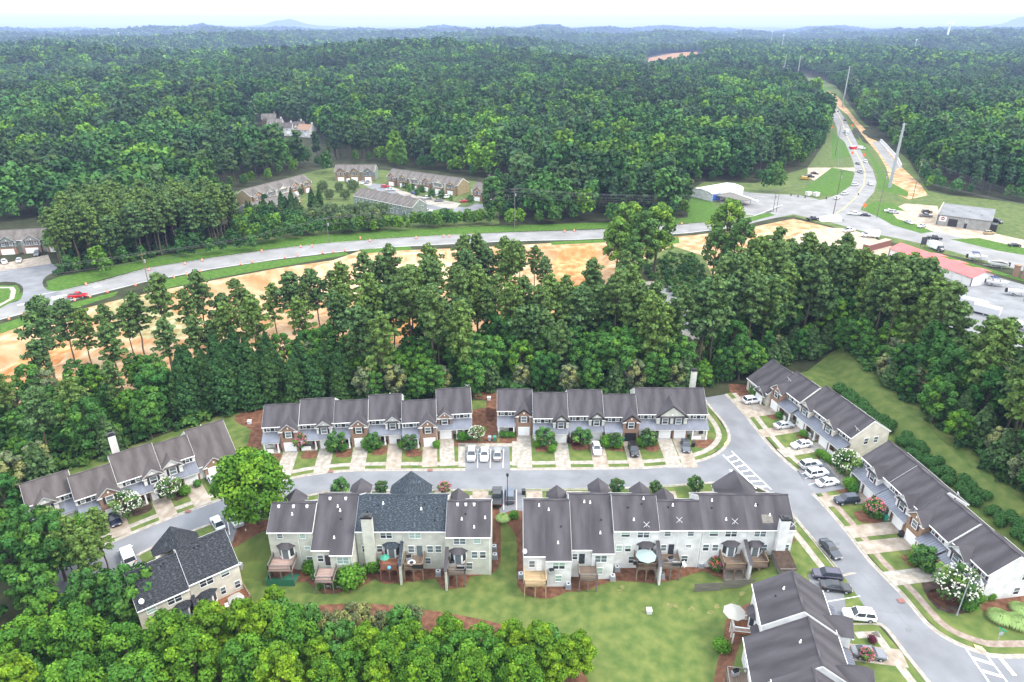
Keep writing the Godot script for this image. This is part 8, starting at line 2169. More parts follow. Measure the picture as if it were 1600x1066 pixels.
func garden_plants() -> void:
	make_kinds()
	grow("maple", Vector2(-45.89, -98.18), 1.12, "large bright green maple between the left row and the left deck block")
	for q in [["white", Vector2(-70.35, -100.49), 0.95, "white-flowering tree at the brick garage of the left row, left of its twin"], ["white", Vector2(-65.22, -105.54), 0.86, "white-flowering tree right of its twin before the left row"], ["white", Vector2(-7.65, -125.41), 0.7, "pinkish white flowering tree beside the grassy gap"], ["white", Vector2(66.7, -113.31), 1.05, "white-flowering tree between the two right rows"], ["white", Vector2(69.09, -80.03), 1.2, "largest white-flowering tree, at the lower right corner house"],
			["pink", Vector2(-44.79, -122.45), 0.85, "pink-flowering tree at the first brick garage of the middle row"], ["pink", Vector2(66.26, -100.31), 0.88, "pink-flowering tree before the lower right row"], ["pink", Vector2(50.24, -68.98), 0.5, "small red-flowering shrub tree in front of the grey sedan"], ["pink", Vector2(-12.97, -107.11), 0.6, "red-tipped tree at the street behind the blue roof"],
			["small", Vector2(-37.11, -121.73), 1.15, "round green tree left of the third garage in the middle row"], ["small", Vector2(-29.63, -122.45), 0.95, "dark young tree between the third and fourth garages"], ["small", Vector2(-21.75, -121.73), 1.05, "narrow dark young tree left of the fifth garage"], ["small", Vector2(7.14, -123.43), 1.1, "green young tree before the second townhouse right of the gap"], ["small", Vector2(14.97, -123.43), 1.1, "dark round young tree right of the purple shrub"], ["small", Vector2(21.95, -123.18), 0.95, "dark young tree over the lime shrubs"], ["small", Vector2(29.12, -123.43), 1.15, "green young tree left of the empty right driveway"], ["small", Vector2(66.33, -114.83), 1.0, "green tree behind the white-flowering one of the right rows"], ["small", Vector2(68, -87.26), 1.1, "young tree before the tan brick house's neighbour"], ["small", Vector2(-32.7, -105.93), 1.0, "young tree at the street behind the long brown roof"], ["small", Vector2(-25.15, -106.91), 0.8, "smaller young tree at the street left of the blue gable"], ["small", Vector2(20, -107.11), 0.9, "young tree at the street behind the right deck block, left one"], ["small", Vector2(27.66, -107.11), 0.75, "young tree at the street behind the right deck block, middle one"], ["small", Vector2(35.41, -107.51), 0.95, "young tree at the street behind the right deck block, right one"],
			["purple", Vector2(13.54, -124.41), 1.0, "dark purple shrub before the white sedan's townhouse"], ["purple", Vector2(52.74, -72.31), 0.6, "small dark red shrub on the lawn patch at lower right"],
			["rose", Vector2(35.09, -90.3), 0.95, "large shrub with red and purple flowers behind the right deck block"],
			["grass", Vector2(74.21, -76.47), 1.0, "pale ornamental grass clump, left and nearest, lower right corner"], ["grass", Vector2(76.28, -75.49), 1.05, "pale ornamental grass clump, lowest at the right edge"], ["grass", Vector2(78.42, -78.1), 0.85, "pale ornamental grass clump, upper one at the right edge"], ["grass", Vector2(-1.65, -100.67), 0.75, "pale grass clump left of the lamp post between the deck blocks"], ["box", Vector2(0.35, -100.85), 1.2, "green shrub right of the lamp post between the deck blocks"]]:
		grow(q[0], q[1], q[2], q[3])
	var n := 0
	for q in [[Vector2(-76.76, -97.66), 2.1, "clipped hedge shrub left of the dark blue sedan"], [Vector2(-75.36, -97.83), 1.9, "second clipped shrub left of the dark blue sedan"], [Vector2(-62.97, -107.11), 1.2, "clipped shrub right of the bin on the left row"], [Vector2(-61.64, -109.53), 1.1, "small clipped shrub between the two left row drives"], [Vector2(-58.96, -114.61), 1.7, "clipped shrub right of the low brick garage"], [Vector2(-38.33, -121.73), 1.2, "clipped shrub left of the round green tree"], [Vector2(-35.94, -121.97), 1.5, "clipped shrub right of the round green tree"], [Vector2(-30.81, -122.94), 1.5, "clipped shrub left of the dark young tree"], [Vector2(-28.62, -122.94), 1.4, "clipped shrub right of the dark young tree"], [Vector2(-29.99, -121.49), 1.0, "low shrub in front of the dark young tree"], [Vector2(-23.42, -122.94), 1.1, "clipped shrub by the narrow young tree"], [Vector2(-16.19, -123.18), 1.0, "single round shrub between the fifth and last garages"], [Vector2(-10.88, -125.92), 1.6, "wide shrub at the last porch of the middle row"], [Vector2(-9.65, -126.42), 1.4, "second shrub at the last porch of the middle row"],
			[Vector2(-2.25, -127.45), 1.1, "shrub at the left end of the white porch rail"], [Vector2(-1.12, -127.19), 1.1, "shrub in the middle of the white porch rail"], [Vector2(0, -127.19), 1.0, "shrub at the right end of the white porch rail"], [Vector2(5.49, -123.43), 1.0, "shrub left of the tree right of the gap"], [Vector2(9.22, -123.67), 0.9, "shrub right of the tree right of the gap"], [Vector2(8.55, -121.49), 1.1, "low spreading shrub on the lawn edge by the second drive"], [Vector2(20.22, -123.67), 1.6, "lime shrub, left of a trio"], [Vector2(21.42, -124.41), 1.6, "lime shrub, back of a trio"], [Vector2(22.49, -123.18), 1.4, "lime shrub, right of a trio"], [Vector2(27.93, -123.67), 1.4, "green shrub left under the young tree"], [Vector2(30.36, -124.17), 1.3, "green shrub right under the young tree"],
			[Vector2(59.22, -146.09), 1.4, "upper shrub at the dead end house"], [Vector2(60.06, -144.82), 1.4, "lower shrub at the dead end house"], [Vector2(61.49, -135.28), 1.2, "feathery shrub on the island drive of the upper right row"], [Vector2(65.19, -132.22), 1.5, "clipped upright shrub by the second right garage"], [Vector2(64.06, -127.45), 1.0, "low plants by the third right driveway"], [Vector2(64.56, -120.06), 1.0, "first shrub in the row before the cream gable end"], [Vector2(64.98, -119.13), 1.1, "second shrub in the row before the cream gable end"], [Vector2(65.3, -117.97), 1.1, "third shrub in the row before the cream gable end"], [Vector2(65.71, -117.06), 1.1, "fourth shrub in the row before the cream gable end"], [Vector2(65.88, -108.91), 1.5, "upper hedge block at the lower right row's first porch"], [Vector2(65.84, -107.71), 1.5, "lower hedge block at the lower right row's first porch"], [Vector2(66.12, -101.76), 1.1, "shrub left under the pink-flowering tree"], [Vector2(66.88, -100.13), 1.4, "shrub right under the pink-flowering tree"], [Vector2(68.66, -86.53), 1.5, "shrub at the porch of the last right house but one"], [Vector2(70.53, -78.6), 1.9, "dark round shrub by the lamp at lower right"], [Vector2(67.46, -88.46), 1.2, "shrub left of the young tree on the right row"],
			[Vector2(-26.77, -86.45), 2.6, "big round green shrub under the long brown roof's house"], [Vector2(-32.71, -87.91), 1.7, "light shrub behind the low white fence"], [Vector2(-34.38, -89.7), 1.6, "shrub left of the pale deck"], [Vector2(-23.64, -89.85), 1.7, "dark shrub left of the red deck"], [Vector2(-31.69, -86.02), 1.0, "low shrub inside the white fence"], [Vector2(-29.56, -86.02), 1.0, "low shrub inside the white fence, right part"], [Vector2(31.23, -73.2), 1.4, "shrub beside the crowded small deck"], [Vector2(73.3, -80.03), 1.0, "low plant by the end wall of the right row"], [Vector2(75.25, -80.56), 0.9, "second low plant by the end wall of the right row"]]:
		grow("box", q[0], q[1], q[2], "clipped shrubs", 1 if n in [20, 21, 22, 41] else -1)
		n += 1
	# hedge of dark shrubs on the bank behind the right row
	for i in 46:
		var f := i / 45.0
		var q := Vector2(79.62, -147.58).lerp(Vector2(84.48, -114.26), f / 0.62) if f < 0.62 else Vector2(84.48, -114.26).lerp(Vector2(89.24, -84.66), (f - 0.62) / 0.38)
		if f > 0.36 and f < 0.44:
			continue
		for s in 2:
			var k := q + Vector2(0.4 + s * 1.3 + rng.randf_range(-0.5, 0.5), rng.randf_range(-1.2, 1.2) - s * 0.6)
			stand.append(["bush", kinds.hedge[0], k, rng.randf() * TAU, rng.randf_range(1.0, 1.35)])


func place(kind: String, list: String, q: Vector2, size: float, pick := -1) -> void:
	var l: Array = kinds[list]
	stand.append([kind, l[rng.randi() % l.size() if pick < 0 else pick], q, rng.randf() * TAU, size])


func clear_of(q: Vector2, list: Array) -> bool:
	for g in list:
		if q.distance_squared_to(g[0]) < g[1] * g[1]:
			return false
	return true


const BELT := [Vector2(-104.59, -95.61), Vector2(-97.45, -105.15), Vector2(-84.82, -117.75), Vector2(-73.91, -129.01), Vector2(-68.17, -136.13), Vector2(-57.25, -139.03), Vector2(-9.27, -143.57), Vector2(-4.74, -147.7), Vector2(31.06, -144.51), Vector2(45.2, -145.14), Vector2(49.34, -149.01), Vector2(64.81, -157.26), Vector2(88.29, -169.47), Vector2(89.44, -147.11), Vector2(91.01, -127.91), Vector2(92.06, -109.58), Vector2(93.44, -96.99), Vector2(92.87, -77.1), Vector2(123.73, -88.46), Vector2(123.55, -114.83), Vector2(117.28, -130.07), Vector2(114.94, -144.51), Vector2(114.65, -165.49), Vector2(120.82, -195.47), Vector2(110.42, -206.77), Vector2(89.55, -218.6), Vector2(80.62, -217.98), Vector2(63.88, -192.93), Vector2(50.42, -166.27), Vector2(41.73, -166.27), Vector2(38.31, -187.05), Vector2(27.4, -191.93), Vector2(13.32, -185.63), Vector2(-7.41, -179.67), Vector2(-35.59, -171.1), Vector2(-80.14, -150.33), Vector2(-108.73, -144.51), Vector2(-135.23, -134.71)]
const CLEAR := [Vector2(-93.23, -46.33), Vector2(-244.87, -183.3), Vector2(-185.8, -204.53), Vector2(-171.42, -213.73), Vector2(-163.4, -224.96), Vector2(-159.18, -233.01), Vector2(-137.62, -250.7), Vector2(-121.11, -264.7), Vector2(-106.1, -273.58), Vector2(-81.73, -282.04), Vector2(-28.27, -294.05), Vector2(43.77, -304.8), Vector2(82.72, -311.6), Vector2(93.96, -370.8), Vector2(111.72, -399.4), Vector2(139.78, -394.1), Vector2(188.36, -440.9), Vector2(243.79, -546.4), Vector2(288.01, -644), Vector2(345.2, -813.7), Vector2(415.5, -1083.9), Vector2(460, -1329.7), Vector2(504.9, -1444.4), Vector2(567.3, -1404.1), Vector2(488.5, -1095.9), Vector2(337.6, -690.8), Vector2(267.25, -468.3), Vector2(227.96, -373.9), Vector2(233.88, -363.1), Vector2(257.33, -347.1), Vector2(271.39, -316.2), Vector2(287.7, -203.43), Vector2(100.4, -46.33)]
const COURT := [Vector2(-109.04, -261.28), Vector2(-131.2, -313.9), Vector2(-152.21, -373.9), Vector2(-124.35, -440.9), Vector2(-108.14, -412.4), Vector2(-120.12, -458.8), Vector2(-87.98, -458.8), Vector2(-80.72, -440.9), Vector2(-39.35, -424.2), Vector2(-8.16, -397.6), Vector2(-4.38, -304.8), Vector2(-5.62, -291.99), Vector2(-54, -279.17)]
const CULDESAC := [Vector2(-187.15, -209.05), Vector2(-255.14, -302.6), Vector2(-212.36, -310.4), Vector2(-188.34, -274.5), Vector2(-178.38, -255.49), Vector2(-164.89, -237.94), Vector2(-161.35, -222.38)]
const PINES := [Vector2(-164.25, -233.01), Vector2(-162.03, -238.66), Vector2(-139.91, -255.49), Vector2(-122.26, -270.86), Vector2(-114.97, -282.04), Vector2(-124.09, -302.6), Vector2(-137.15, -304.8), Vector2(-151.78, -318.6), Vector2(-170.7, -304.8), Vector2(-175.86, -257.12)]
const RED_PATCH := [Vector2(275.56, -1580.1), Vector2(435.5, -2397.2), Vector2(645.8, -2577.3), Vector2(444.7, -1657.7)]


func inside(q: Vector2, poly: Array) -> bool:
	return depth_in(q, poly) > 0.0


func edge_gap(q: Vector2, poly: Array) -> float:  # metres to the nearest edge of an outline
	var best := 1e9
	var k := poly.size() - 1
	for i in poly.size():
		best = minf(best, q.distance_squared_to(Geometry2D.get_closest_point_to_segment(q, poly[k], poly[i])))
		k = i
	return sqrt(best)


func scatter(poly: Array, gap: float, each: Callable) -> void:
	var lo: Vector2 = poly[0]; var hi: Vector2 = poly[0]
	for q in poly:
		lo = lo.min(q); hi = hi.max(q)
	var z := lo.y
	while z < hi.y:
		var x := lo.x
		while x < hi.x:
			var q := Vector2(x, z) + Vector2(rng.randf_range(-0.42, 0.42), rng.randf_range(-0.42, 0.42)) * gap
			var d := depth_in(q, poly)
			if d > 0.0:
				each.call(q, d)
			x += gap
		z += gap


func woods() -> void:
	# the belt between the houses and the bare earth, and the wood on the right
	scatter(BELT, 4.7, func(q: Vector2, d: float):
		var f := clampf((-q.y - 128.0) / 60.0, 0.0, 1.0)
		var right := smoothstep(5.0, 45.0, q.x)
		var r := rng.randf()
		var front := d < 5.0 and q.y > -165.0 or d < 6.5 and q.x > 62.0 and q.x < 130.0 and q.y > -185.0
		if q.x < -38.0 and q.y > -153.0 and q.y < -132.0 and q.x > -78.0:
			for k in 2:
				place("evergreen", "fir", q + Vector2(rng.randf_range(-1.6, 1.6), rng.randf_range(-1.6, 1.6)), rng.randf_range(0.72, 1.08), rng.randi() % 2)
		elif front:
			if r < 0.45:
				place("broadleaf", "broad", q, rng.randf_range(0.45, 0.75))
			elif r < 0.75:
				place("evergreen", "fir", q, rng.randf_range(0.65, 0.95), 2)
			else:
				place("broadleaf", "grey_leaf", q, rng.randf_range(0.55, 0.8))
		elif r < lerpf(0.25 if f < 0.45 else 0.42, 0.62, right):
			if q.x < 0.0 and f > 0.5 and rng.randf() < 0.35:
				return
			if q.x < -85.0 and rng.randf() < 0.75:
				return
			place("pine", "pine", q, rng.randf_range(0.8, 1.08) * (0.62 if q.x < -85.0 else (0.7 if q.x > 105.0 else 0.86) if q.x > 75.0 and q.y < -185.0 else 0.86 if q.x > -10.0 and q.x < 40.0 else 1.0))
		elif q.x < 0.0 and d < 14.0 and q.y < -156.0 and rng.randf() < 0.72:
			return
		else:
			place("broadleaf", "broad", q, rng.randf_range(0.65, 1.0) * lerpf(0.85, 1.05, right) * (0.6 if q.x < -85.0 else 1.0)))
	for q in [Vector2(-121.11, -162.42), Vector2(-122.44, -171.1), Vector2(-115.64, -167.86), Vector2(-109.53, -166.27), Vector2(-105.06, -169.47), Vector2(-101.09, -171.1), Vector2(-96.32, -172.34), Vector2(-90.41, -174.45), Vector2(-87.29, -177.9), Vector2(-83, -179.67), Vector2(-78.3, -181.02), Vector2(-74.09, -182.38), Vector2(-70.28, -185.16), Vector2(-66.09, -187.05), Vector2(-62.21, -188.98), Vector2(-58.33, -190.44), Vector2(-53.46, -192.93), Vector2(-49.39, -195.98), Vector2(-44.41, -197.02), Vector2(-40.37, -199.12), Vector2(-36.25, -201.25), Vector2(-31.09, -202.34), Vector2(-26.42, -204.53), Vector2(-23.13, -209.05), Vector2(-16.82, -209.05), Vector2(-11.79, -213.73), Vector2(-6.49, -216.14), Vector2(-2.18, -217.98), Vector2(3.29, -219.85), Vector2(8.72, -217.98), Vector2(-117.04, -151.68), Vector2(-12.33, -203.43), Vector2(0, -209.05), Vector2(10.51, -209.05)]:
		place("pine", "pine", q + Vector2(rng.randf_range(-1.5, 1.5), rng.randf_range(-2, 2)), rng.randf_range(0.66, 1.02), rng.randi() % 4)
	for i in 13:
		place("pine", "pine", Vector2(-94.57, -150.33).lerp(Vector2(-18.84, -183.3), i / 12.0) + Vector2(rng.randf_range(-4, 4), rng.randf_range(-3, 6)), rng.randf_range(0.68, 0.92), rng.randi() % 4)
	for i in 18:
		place("broadleaf", "broad", Vector2(-119.51, -142.03).lerp(Vector2(-18.45, -178.78), i / 17.0) + Vector2(rng.randf_range(-3, 3), rng.randf_range(-3, 4)), rng.randf_range(0.35, 0.7))
	for q in [[Vector2(40.6, -233.01), 0, 1.0], [Vector2(36.62, -227.59), 0, 0.85], [Vector2(51.48, -234.4), 0, 0.98], [Vector2(45.21, -227.59), 1, 0.95], [Vector2(40.6, -219.85), 1, 0.7], [Vector2(77.04, -237.94), 0, 1.0], [Vector2(79.13, -227.59), 1, 0.85], [Vector2(71.25, -230.27), 1, 0.7], [Vector2(86.07, -217.98), 1, 0.75]]:
		place("tulip", "tulip", q[0], q[2], q[1])
	place("dead", "dead", Vector2(29.24, -147.7), 0.8)
	place("dead", "dead", Vector2(11.2, -192.93), 1.2)
	place("dead", "dead", Vector2(-11.23, -328.4), 1.6)
	# trees at the bottom of the picture, on the low ground
	for q in [[-68.07, -68.23], [-61.78, -69.87], [-53.92, -68.23], [-48.18, -69.11], [-43.07, -71.12], [-38.24, -71.69], [-42.98, -64.9], [-36.13, -65.74], [-48.43, -61.64], [-56.85, -61.17], [-64.51, -61.55], [-31.75, -70.64], [-34.9, -70.88], [-26.78, -67.4], [-22.31, -66.78], [-20.41, -68.88], [-16.88, -66.88], [-11.68, -67.82], [-7.15, -67.29], [-2.68, -67.29], [3.63, -68.77], [-14.66, -69.97], [-9.24, -70.62], [-4.6, -70.18], [0, -69.85], [5.34, -66.77], [1.31, -64.74], [-5.22, -64.74], [-12.18, -64.74], [-18.16, -64.34], [-25.35, -63.94], [-30.55, -63.14]]:
		place("bright", "bright", Vector2(q[0], q[1]), rng.randf_range(0.92, 1.12) if q[0] < -30.0 else rng.randf_range(0.66, 0.85))
		if rng.randf() < 0.45:
			place("broadleaf", "broad", Vector2(q[0], q[1]) + Vector2(rng.randf_range(-3.0, 3.0), -2.5), rng.randf_range(0.45, 0.6), 0)
	for q in [Vector2(-35.98, -77.13), Vector2(9.48, -68.78), Vector2(7.3, -67.94)]:
		place("bright", "bright", q, 0.72, 1)
	for q in [Vector2(-27.81, -75.31), Vector2(-23.52, -75.79), Vector2(-25.33, -72.97), Vector2(-19.42, -74.72), Vector2(-16.1, -75.31), Vector2(-31.23, -75.31)]:
		place("oak", "oak", q, rng.randf_range(0.6, 0.8))
	for q in [Vector2(-78.49, -82.73), Vector2(-85.55, -86.3), Vector2(-69.48, -75.58), Vector2(-72.9, -78.72), Vector2(-90.56, -98.57), Vector2(-98.51, -104.18), Vector2(-85.43, -91.75), Vector2(-92.42, -90.15), Vector2(-78.55, -74.63), Vector2(-79.6, -88.88), Vector2(-63.85, -77.46), Vector2(-57.16, -76.84), Vector2(-72.67, -84.47)]:
		place("broadleaf", "broad", q, rng.randf_range(0.6, 0.78))
	for q in [Vector2(-70.64, -85.59), Vector2(-66.94, -86.77), Vector2(-74.83, -88.59), Vector2(-66.82, -82.39), Vector2(-70.48, -83.79)]:
		place("pine", "pine", q, rng.randf_range(0.42, 0.52), 3)
	# along the road and round the far court
	scatter(PINES, 4.2, func(q: Vector2, _d: float): place("pine", "pine", q, rng.randf_range(0.75, 0.95)) if rng.randf() < 0.8 else place("broadleaf", "broad", q, 0.5))
	for q in [Vector2(-81.7, -304.8), Vector2(-73.93, -302.6), Vector2(-67.11, -304.8), Vector2(-59.44, -302.6), Vector2(-87.58, -299.33), Vector2(-73.04, -291.99), Vector2(-62.19, -294.05)]:
		place("oak", "oak", q, rng.randf_range(0.95, 1.15), 0)
	for i in 30:
		place("broadleaf", "broad", Vector2(-89.91, -282.04).lerp(Vector2(-8.7, -302.6), i / 29.0) + Vector2(rng.randf_range(-1.5, 1.5), rng.randf_range(-5.0, 0.0)), rng.randf_range(0.3, 0.5))
	for i in 22:
		place("evergreen", "fir", Vector2(-122.03, -318.6).lerp(Vector2(-94.9, -333.6), i / 21.0) + Vector2(rng.randf_range(-2, 2), rng.randf_range(-6.0, 9.0)), rng.randf_range(0.5, 0.8), rng.randi() % 3)
	scatter([Vector2(-106.63, -263.84), Vector2(-121.77, -302.6), Vector2(-112.34, -309.3), Vector2(-83.05, -310.4), Vector2(-57.99, -302.6), Vector2(-11.98, -313.9), Vector2(-10.44, -302.6), Vector2(-56.18, -291.99), Vector2(-86.66, -280.12)], 5.0, func(q: Vector2, _d: float): place("broadleaf", "broad", q, rng.randf_range(0.35, 0.62) if q.x < -95.0 else rng.randf_range(0.3, 0.42)))
	for q in [Vector2(-102.66, -370.8), Vector2(-93.96, -370.8), Vector2(-86.31, -370.8), Vector2(-94.8, -352.7), Vector2(-86.48, -352.7)]:
		place("oak", "oak", q, rng.randf_range(0.55, 0.75), 0)
	place("tulip", "roundtree", Vector2(-9.11, -318.6), 1.0)
	for q in [Vector2(-58.92, -373.9), Vector2(-53.59, -370.8), Vector2(-47.62, -361.6), Vector2(-41.58, -352.7), Vector2(-36.32, -349.9), Vector2(-30.92, -344.3), Vector2(-20.85, -338.9), Vector2(-49.6, -355.6), Vector2(-54.63, -363.1), Vector2(-96.86, -428.2), Vector2(-124.4, -341.5), Vector2(-111.41, -358.6)]:
		place("broadleaf", "broad", q, rng.randf_range(0.28, 0.36))
	place("broadleaf", "broad", Vector2(-112.35, -420.2), 0.8)
	for i in 40:
		place("pine", "pine", Vector2(-6.07, -318.6).lerp(Vector2(84.23, -328.4), i / 39.0) + Vector2(rng.randf_range(-2, 2), rng.randf_range(-16.0, 2.0)), rng.randf_range(0.6, 0.8))
	place("broadleaf", "broad", Vector2(-145.71, -233.71), 0.42, 2)
	for q in [Vector2(-162.08, -237.94), Vector2(-157.33, -235.81), Vector2(-154.26, -238.66), Vector2(-124.92, -255.49), Vector2(-118.74, -258.77), Vector2(-114.32, -260.44), Vector2(-109.2, -263.84), Vector2(-104.06, -263.84), Vector2(-129.38, -257.12)]:
		place("broadleaf", "broad", q, 0.4, 3)
	for q in [Vector2(137.46, -370.8), Vector2(143.38, -370.8)]:
		place("bright", "bright", q, 0.75)
	# the wide forest
	var far := [[], [], []]
	var mixer := FastNoiseLite.new()
	mixer.seed = 44
	mixer.frequency = 0.009
	var z := -225.0
	while z > -9500.0:
		var dist := -z
		var gap := 7.6 if dist < 700.0 else (9.2 if dist < 1400.0 else (14.0 if dist < 2600.0 else (25.0 if dist < 5000.0 else 42.0)))
		var reach := (dist * 0.908 + 35.0) * 0.80 + 15.0
		var x := -reach
		while x < reach:
			var q := Vector2(x + rng.randf_range(-0.45, 0.45) * gap, z + rng.randf_range(-0.45, 0.45) * gap)
			x += gap
			if q.y > -1400.0 and (inside(q, CLEAR) or inside(q, COURT) or inside(q, CULDESAC) or inside(q, PINES) or not clear_of(q, gaps)):
				continue
			if q.y < -1400.0 and (not clear_of(q, gaps) or inside(q, RED_PATCH)):
				continue
			var piney := mixer.get_noise_2d(q.x, q.y) + rng.randf_range(-0.22, 0.22) > 0.02
			var size := rng.randf_range(0.6, 1.0) + (rng.randf_range(0.1, 0.4) if rng.randf() < 0.4 else 0.0)
			if dist < 560.0:
				var edge := minf(minf(edge_gap(q, CLEAR), edge_gap(q, COURT)), edge_gap(q, CULDESAC))
				if edge < 7.0:
					place("broadleaf", "broad", q, rng.randf_range(0.35, 0.6))
				else:
					place("pine" if piney else "broadleaf", "pine" if piney else "broad", q, size * (0.9 if piney else 1.15))
			elif dist < 1400.0:
				far[0 if piney else 1].append([q, size * (1.02 if piney else 1.22)])
			else:
				far[2].append([q, size * gap / 9.5, piney])
		z -= gap
	var low := []
	scatter(BELT, 2.5, func(q: Vector2, d: float):
		if d > 0.8:
			low.append([q, rng.randf_range(0.7, 1.7)]))
	scatter([Vector2(46.98, -237.94), Vector2(62.42, -261.28), Vector2(71.6, -257.12), Vector2(69.22, -224.31), Vector2(57.27, -198.06), Vector2(55.73, -209.05), Vector2(52.68, -219.85)], 2.6, func(q: Vector2, d: float): low.append([q, rng.randf_range(0.4, 1.2)]))
	scatter(PINES, 3.2, func(q: Vector2, d: float): low.append([q, rng.randf_range(0.7, 1.5)]))
	var bush := MB.new()
	for i in 5:
		blob(bush, Vector3(rng.randf_range(-0.8, 0.8), rng.randf_range(0.4, 1.3), rng.randf_range(-0.8, 0.8)), Vector3(0.8, 0.6, 0.8), 22, 0.32, Color(0.05, 0.11, 0.03), 0.35, 0.3)
	sort_trees(far)
	forest(far)
	many("undergrowth", bush.mesh(), low, [Color(1, 1, 1), Color(0.75, 0.85, 0.95), Color(1.3, 1.2, 0.9)], 0.1)


func sort_trees(far: Array) -> void:
	var groups := {}
	for s in stand:
		var k: String = s[0]
		if k == "tulip" or k == "bright" or k == "oak":
			k = "broadleaf"
		if not groups.has(k):
			groups[k] = []
		var w := at(s[2])
		var e := w - CAM
		var depth := -e.y * sin(deg_to_rad(-PITCH)) - e.z * cos(deg_to_rad(-PITCH))
		var shown := 1.0 if absf(e.x) < depth * 0.76 + 6.0 and depth > 20.0 else 0.0
		groups[k].append([shown / maxf(depth, 1.0) + (shown if s[0] == "tulip" or s[0] == "oak" else 0.0), s, w])
	var taken := {}
	var noun := {"pine": "pine", "broadleaf": "leafy tree", "evergreen": "dense evergreen", "dead": "bare dead tree", "bush": "dark bank shrub"}
	for k in groups:
		var list: Array = groups[k]
		list.sort_custom(func(a, b): return a[0] > b[0])
		var most := 292 if k != "bush" else 140
		var chosen := list.slice(0, most)
		for rest in list.slice(most):
			if rest[0] > 0.0:
				far[0 if k == "pine" else 1].append([rest[1][2], rest[1][4]])
		# a label from the nearest landmark and the side of it
		var by := {}
		for c in chosen:
			if c[0] <= 0.0:
				continue
			var w: Vector3 = c[2]
			var best = null
			var bd := 1e9
			for m in landmarks:
				if m[1] and m[0].distance_to(w) < bd:
					bd = m[0].distance_to(w); best = m
			var v: Vector3 = w - best[0]
			var side := ("right of" if v.x > 0 else "left of") if absf(v.x) > absf(v.z) * 1.2 else ("behind" if v.z < 0 else "in front of")
			var key: String = side + " " + best[1]
			if not by.has(key):
				by[key] = []
			by[key].append([bd, c])
		for key in by:
			by[key].sort_custom(func(a, b): return a[0] < b[0])
			for i in by[key].size():
				var s: Array = by[key][i][1][1]
				var o := dup(s[1], at(s[2], -0.05), s[3], s[4], "", "")
				var look: String = {"pine": "tall pine", "tulip": "very tall bright tree", "bright": "bright green tree", "oak": "olive green round tree", "broadleaf": "leafy tree", "evergreen": "dense evergreen", "dead": "bare dead tree", "bush": "dark bank shrub"}[s[0]]
				if i < 60:
					tag(o, "%s, %snearest %s" % [look, "" if i == 0 else ordinal(i) + " ", key], "tree" if k != "bush" else "shrub", {"pine": "pines", "broadleaf": "broadleaf trees", "evergreen": "evergreens", "dead": "dead trees", "bush": "bank shrubs"}[k] + " " + key)
				else:
					tag(o, "%s deep in the wood, well %s" % [{"pine": "tall pine", "broadleaf": "leafy tree"}.get(k, noun[k]), key], "tree" if k != "bush" else "shrub", "deeper %ss %s" % [noun[k], key])
	for k in kinds:
		for o in kinds[k]:
			o.free()


func far_mesh(pines: bool, lobes: int, leaves: int, size: float, wide := 1.0) -> ArrayMesh:
	var c := MB.new()
	if pines:
		for i in lobes:
			var f := (i + 0.5) / lobes
			var a := i * 2.4
			var r := 2.6 * (1.05 - f * 0.7) * wide
			var tone := rng.randf_range(0.8, 1.2)
			blob(c, Vector3(cos(a) * r * 0.6, lerpf(9.0, 21.5, f), sin(a) * r * 0.6), Vector3(1.7, 1.2, 1.7), leaves, size, Color(0.051 * tone, 0.1 * tone, 0.04 * tone), 0.25, 0.3)
		c.col = Color(0.1, 0.08, 0.065)
		c.tube(Vector3.ZERO, Vector3(0, 20, 0), 0.28, 0.1, 4, false)
	else:
		for i in lobes:
			var f := (i + 0.5) / lobes
			var a := i * 2.4
			var y := lerpf(-0.8, 0.95, f)
			var r := sqrt(1.0 - y * y) * 3.4 * wide * rng.randf_range(0.75, 1.2)
			var tone := rng.randf_range(0.75, 1.25)
			blob(c, Vector3(cos(a) * r, 10.5 + y * 6.0, sin(a) * r), Vector3(2.1, 1.7, 2.1), leaves, size, Color(0.052 * tone, 0.126 * tone, 0.032 * tone), 0.25, 0.25)
	return c.mesh()


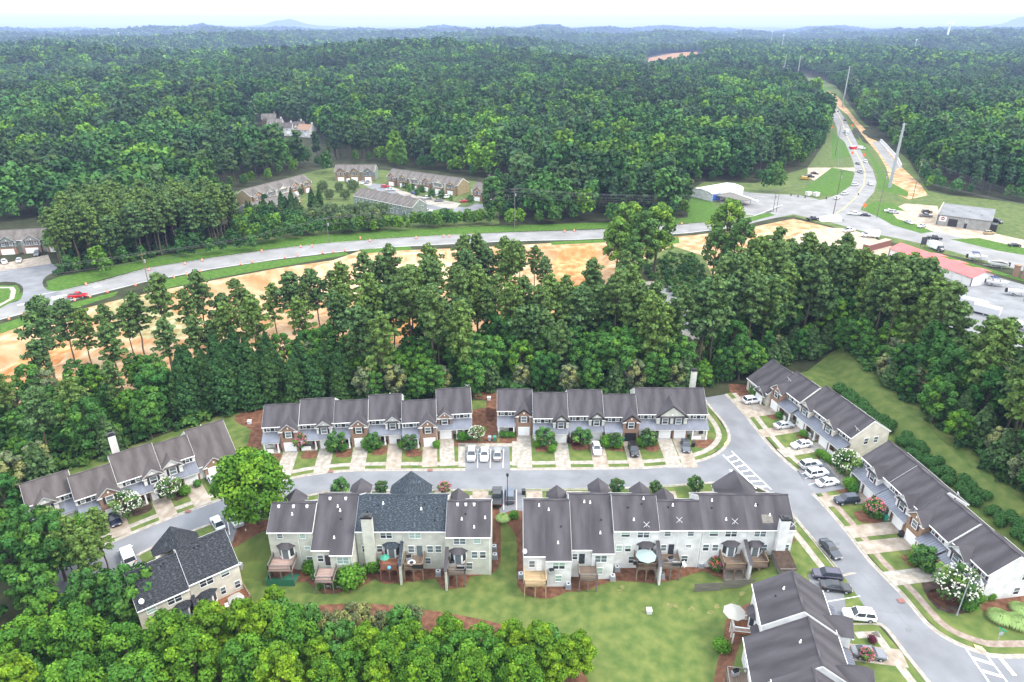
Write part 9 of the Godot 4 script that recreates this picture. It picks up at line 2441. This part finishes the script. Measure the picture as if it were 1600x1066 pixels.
func many(called: String, mesh: Mesh, list: Array, tones: Array, y: float) -> void:
	var m := MultiMesh.new()
	m.transform_format = MultiMesh.TRANSFORM_3D
	m.use_colors = true
	m.mesh = mesh
	m.instance_count = list.size()
	var mixer := FastNoiseLite.new()
	mixer.seed = 12
	mixer.frequency = 0.016
	for i in list.size():
		var q: Vector2 = list[i][0]
		var s: float = list[i][1]
		var t: Color = tones[clampi(int((mixer.get_noise_2d(q.x, q.y) * 1.1 + 0.5 + rng.randf_range(-0.33, 0.33)) * tones.size()), 0, tones.size() - 1)]
		var k := rng.randf_range(0.8, 1.2) * (1.0 + 0.55 * relief.get_noise_2d(q.x * 5.0 + 900.0, q.y * 5.0))
		m.set_instance_transform(i, Transform3D(Basis(Vector3.UP, rng.randf() * TAU).scaled(Vector3(s * rng.randf_range(0.9, 1.15), s if s < 2.0 else 1.0 + (s - 1.0) * 0.25, s * rng.randf_range(0.9, 1.15))), Vector3(q.x, on_ground(q.x, q.y) - y, q.y)))
		m.set_instance_color(i, Color(t.r * k, t.g * k, t.b * k))
	var o := MultiMeshInstance3D.new()
	o.name = numbered(called)
	o.multimesh = m
	o.material_override = M.leaf
	add_child(o, true)
	tag(o, "%s of the woods that run to the horizon" % called.replace("_", " "), "forest", "", "stuff")


func forest(far: Array) -> void:
	var tones := [Color(0.5, 0.58, 0.75), Color(0.66, 0.75, 0.85), Color(0.75, 0.84, 0.9), Color(0.9, 0.95, 0.95), Color(1.0, 1.0, 1.0), Color(1.2, 1.1, 0.9), Color(1.5, 1.3, 0.85), Color(2.0, 1.65, 0.75)]
	var dark := [Color(0.7, 0.75, 0.9), Color(0.85, 0.88, 0.97), Color(1, 1, 1), Color(1.2, 1.1, 0.95)]
	var mixed := [[], [], [], [], []]
	for q in far[0]:
		mixed[rng.randi() % 2].append(q)
	for q in far[1]:
		mixed[2 + rng.randi() % 3].append(q)
	many("pine_forest", far_mesh(true, 13, 24, 0.95), mixed[0], dark, 0.3)
	many("pine_forest", far_mesh(true, 9, 26, 1.0, 1.3), mixed[1], dark, 0.3)
	many("leafy_forest", far_mesh(false, 16, 26, 0.95), mixed[2], tones, 0.3)
	many("leafy_forest", far_mesh(false, 22, 22, 0.85, 1.3), mixed[3], tones, 0.3)
	many("leafy_forest", far_mesh(false, 11, 28, 0.95, 0.72), mixed[4], tones, 0.3)
	many("distant_forest", far_mesh(false, 10, 14, 1.7), far[2], tones, 1.0)
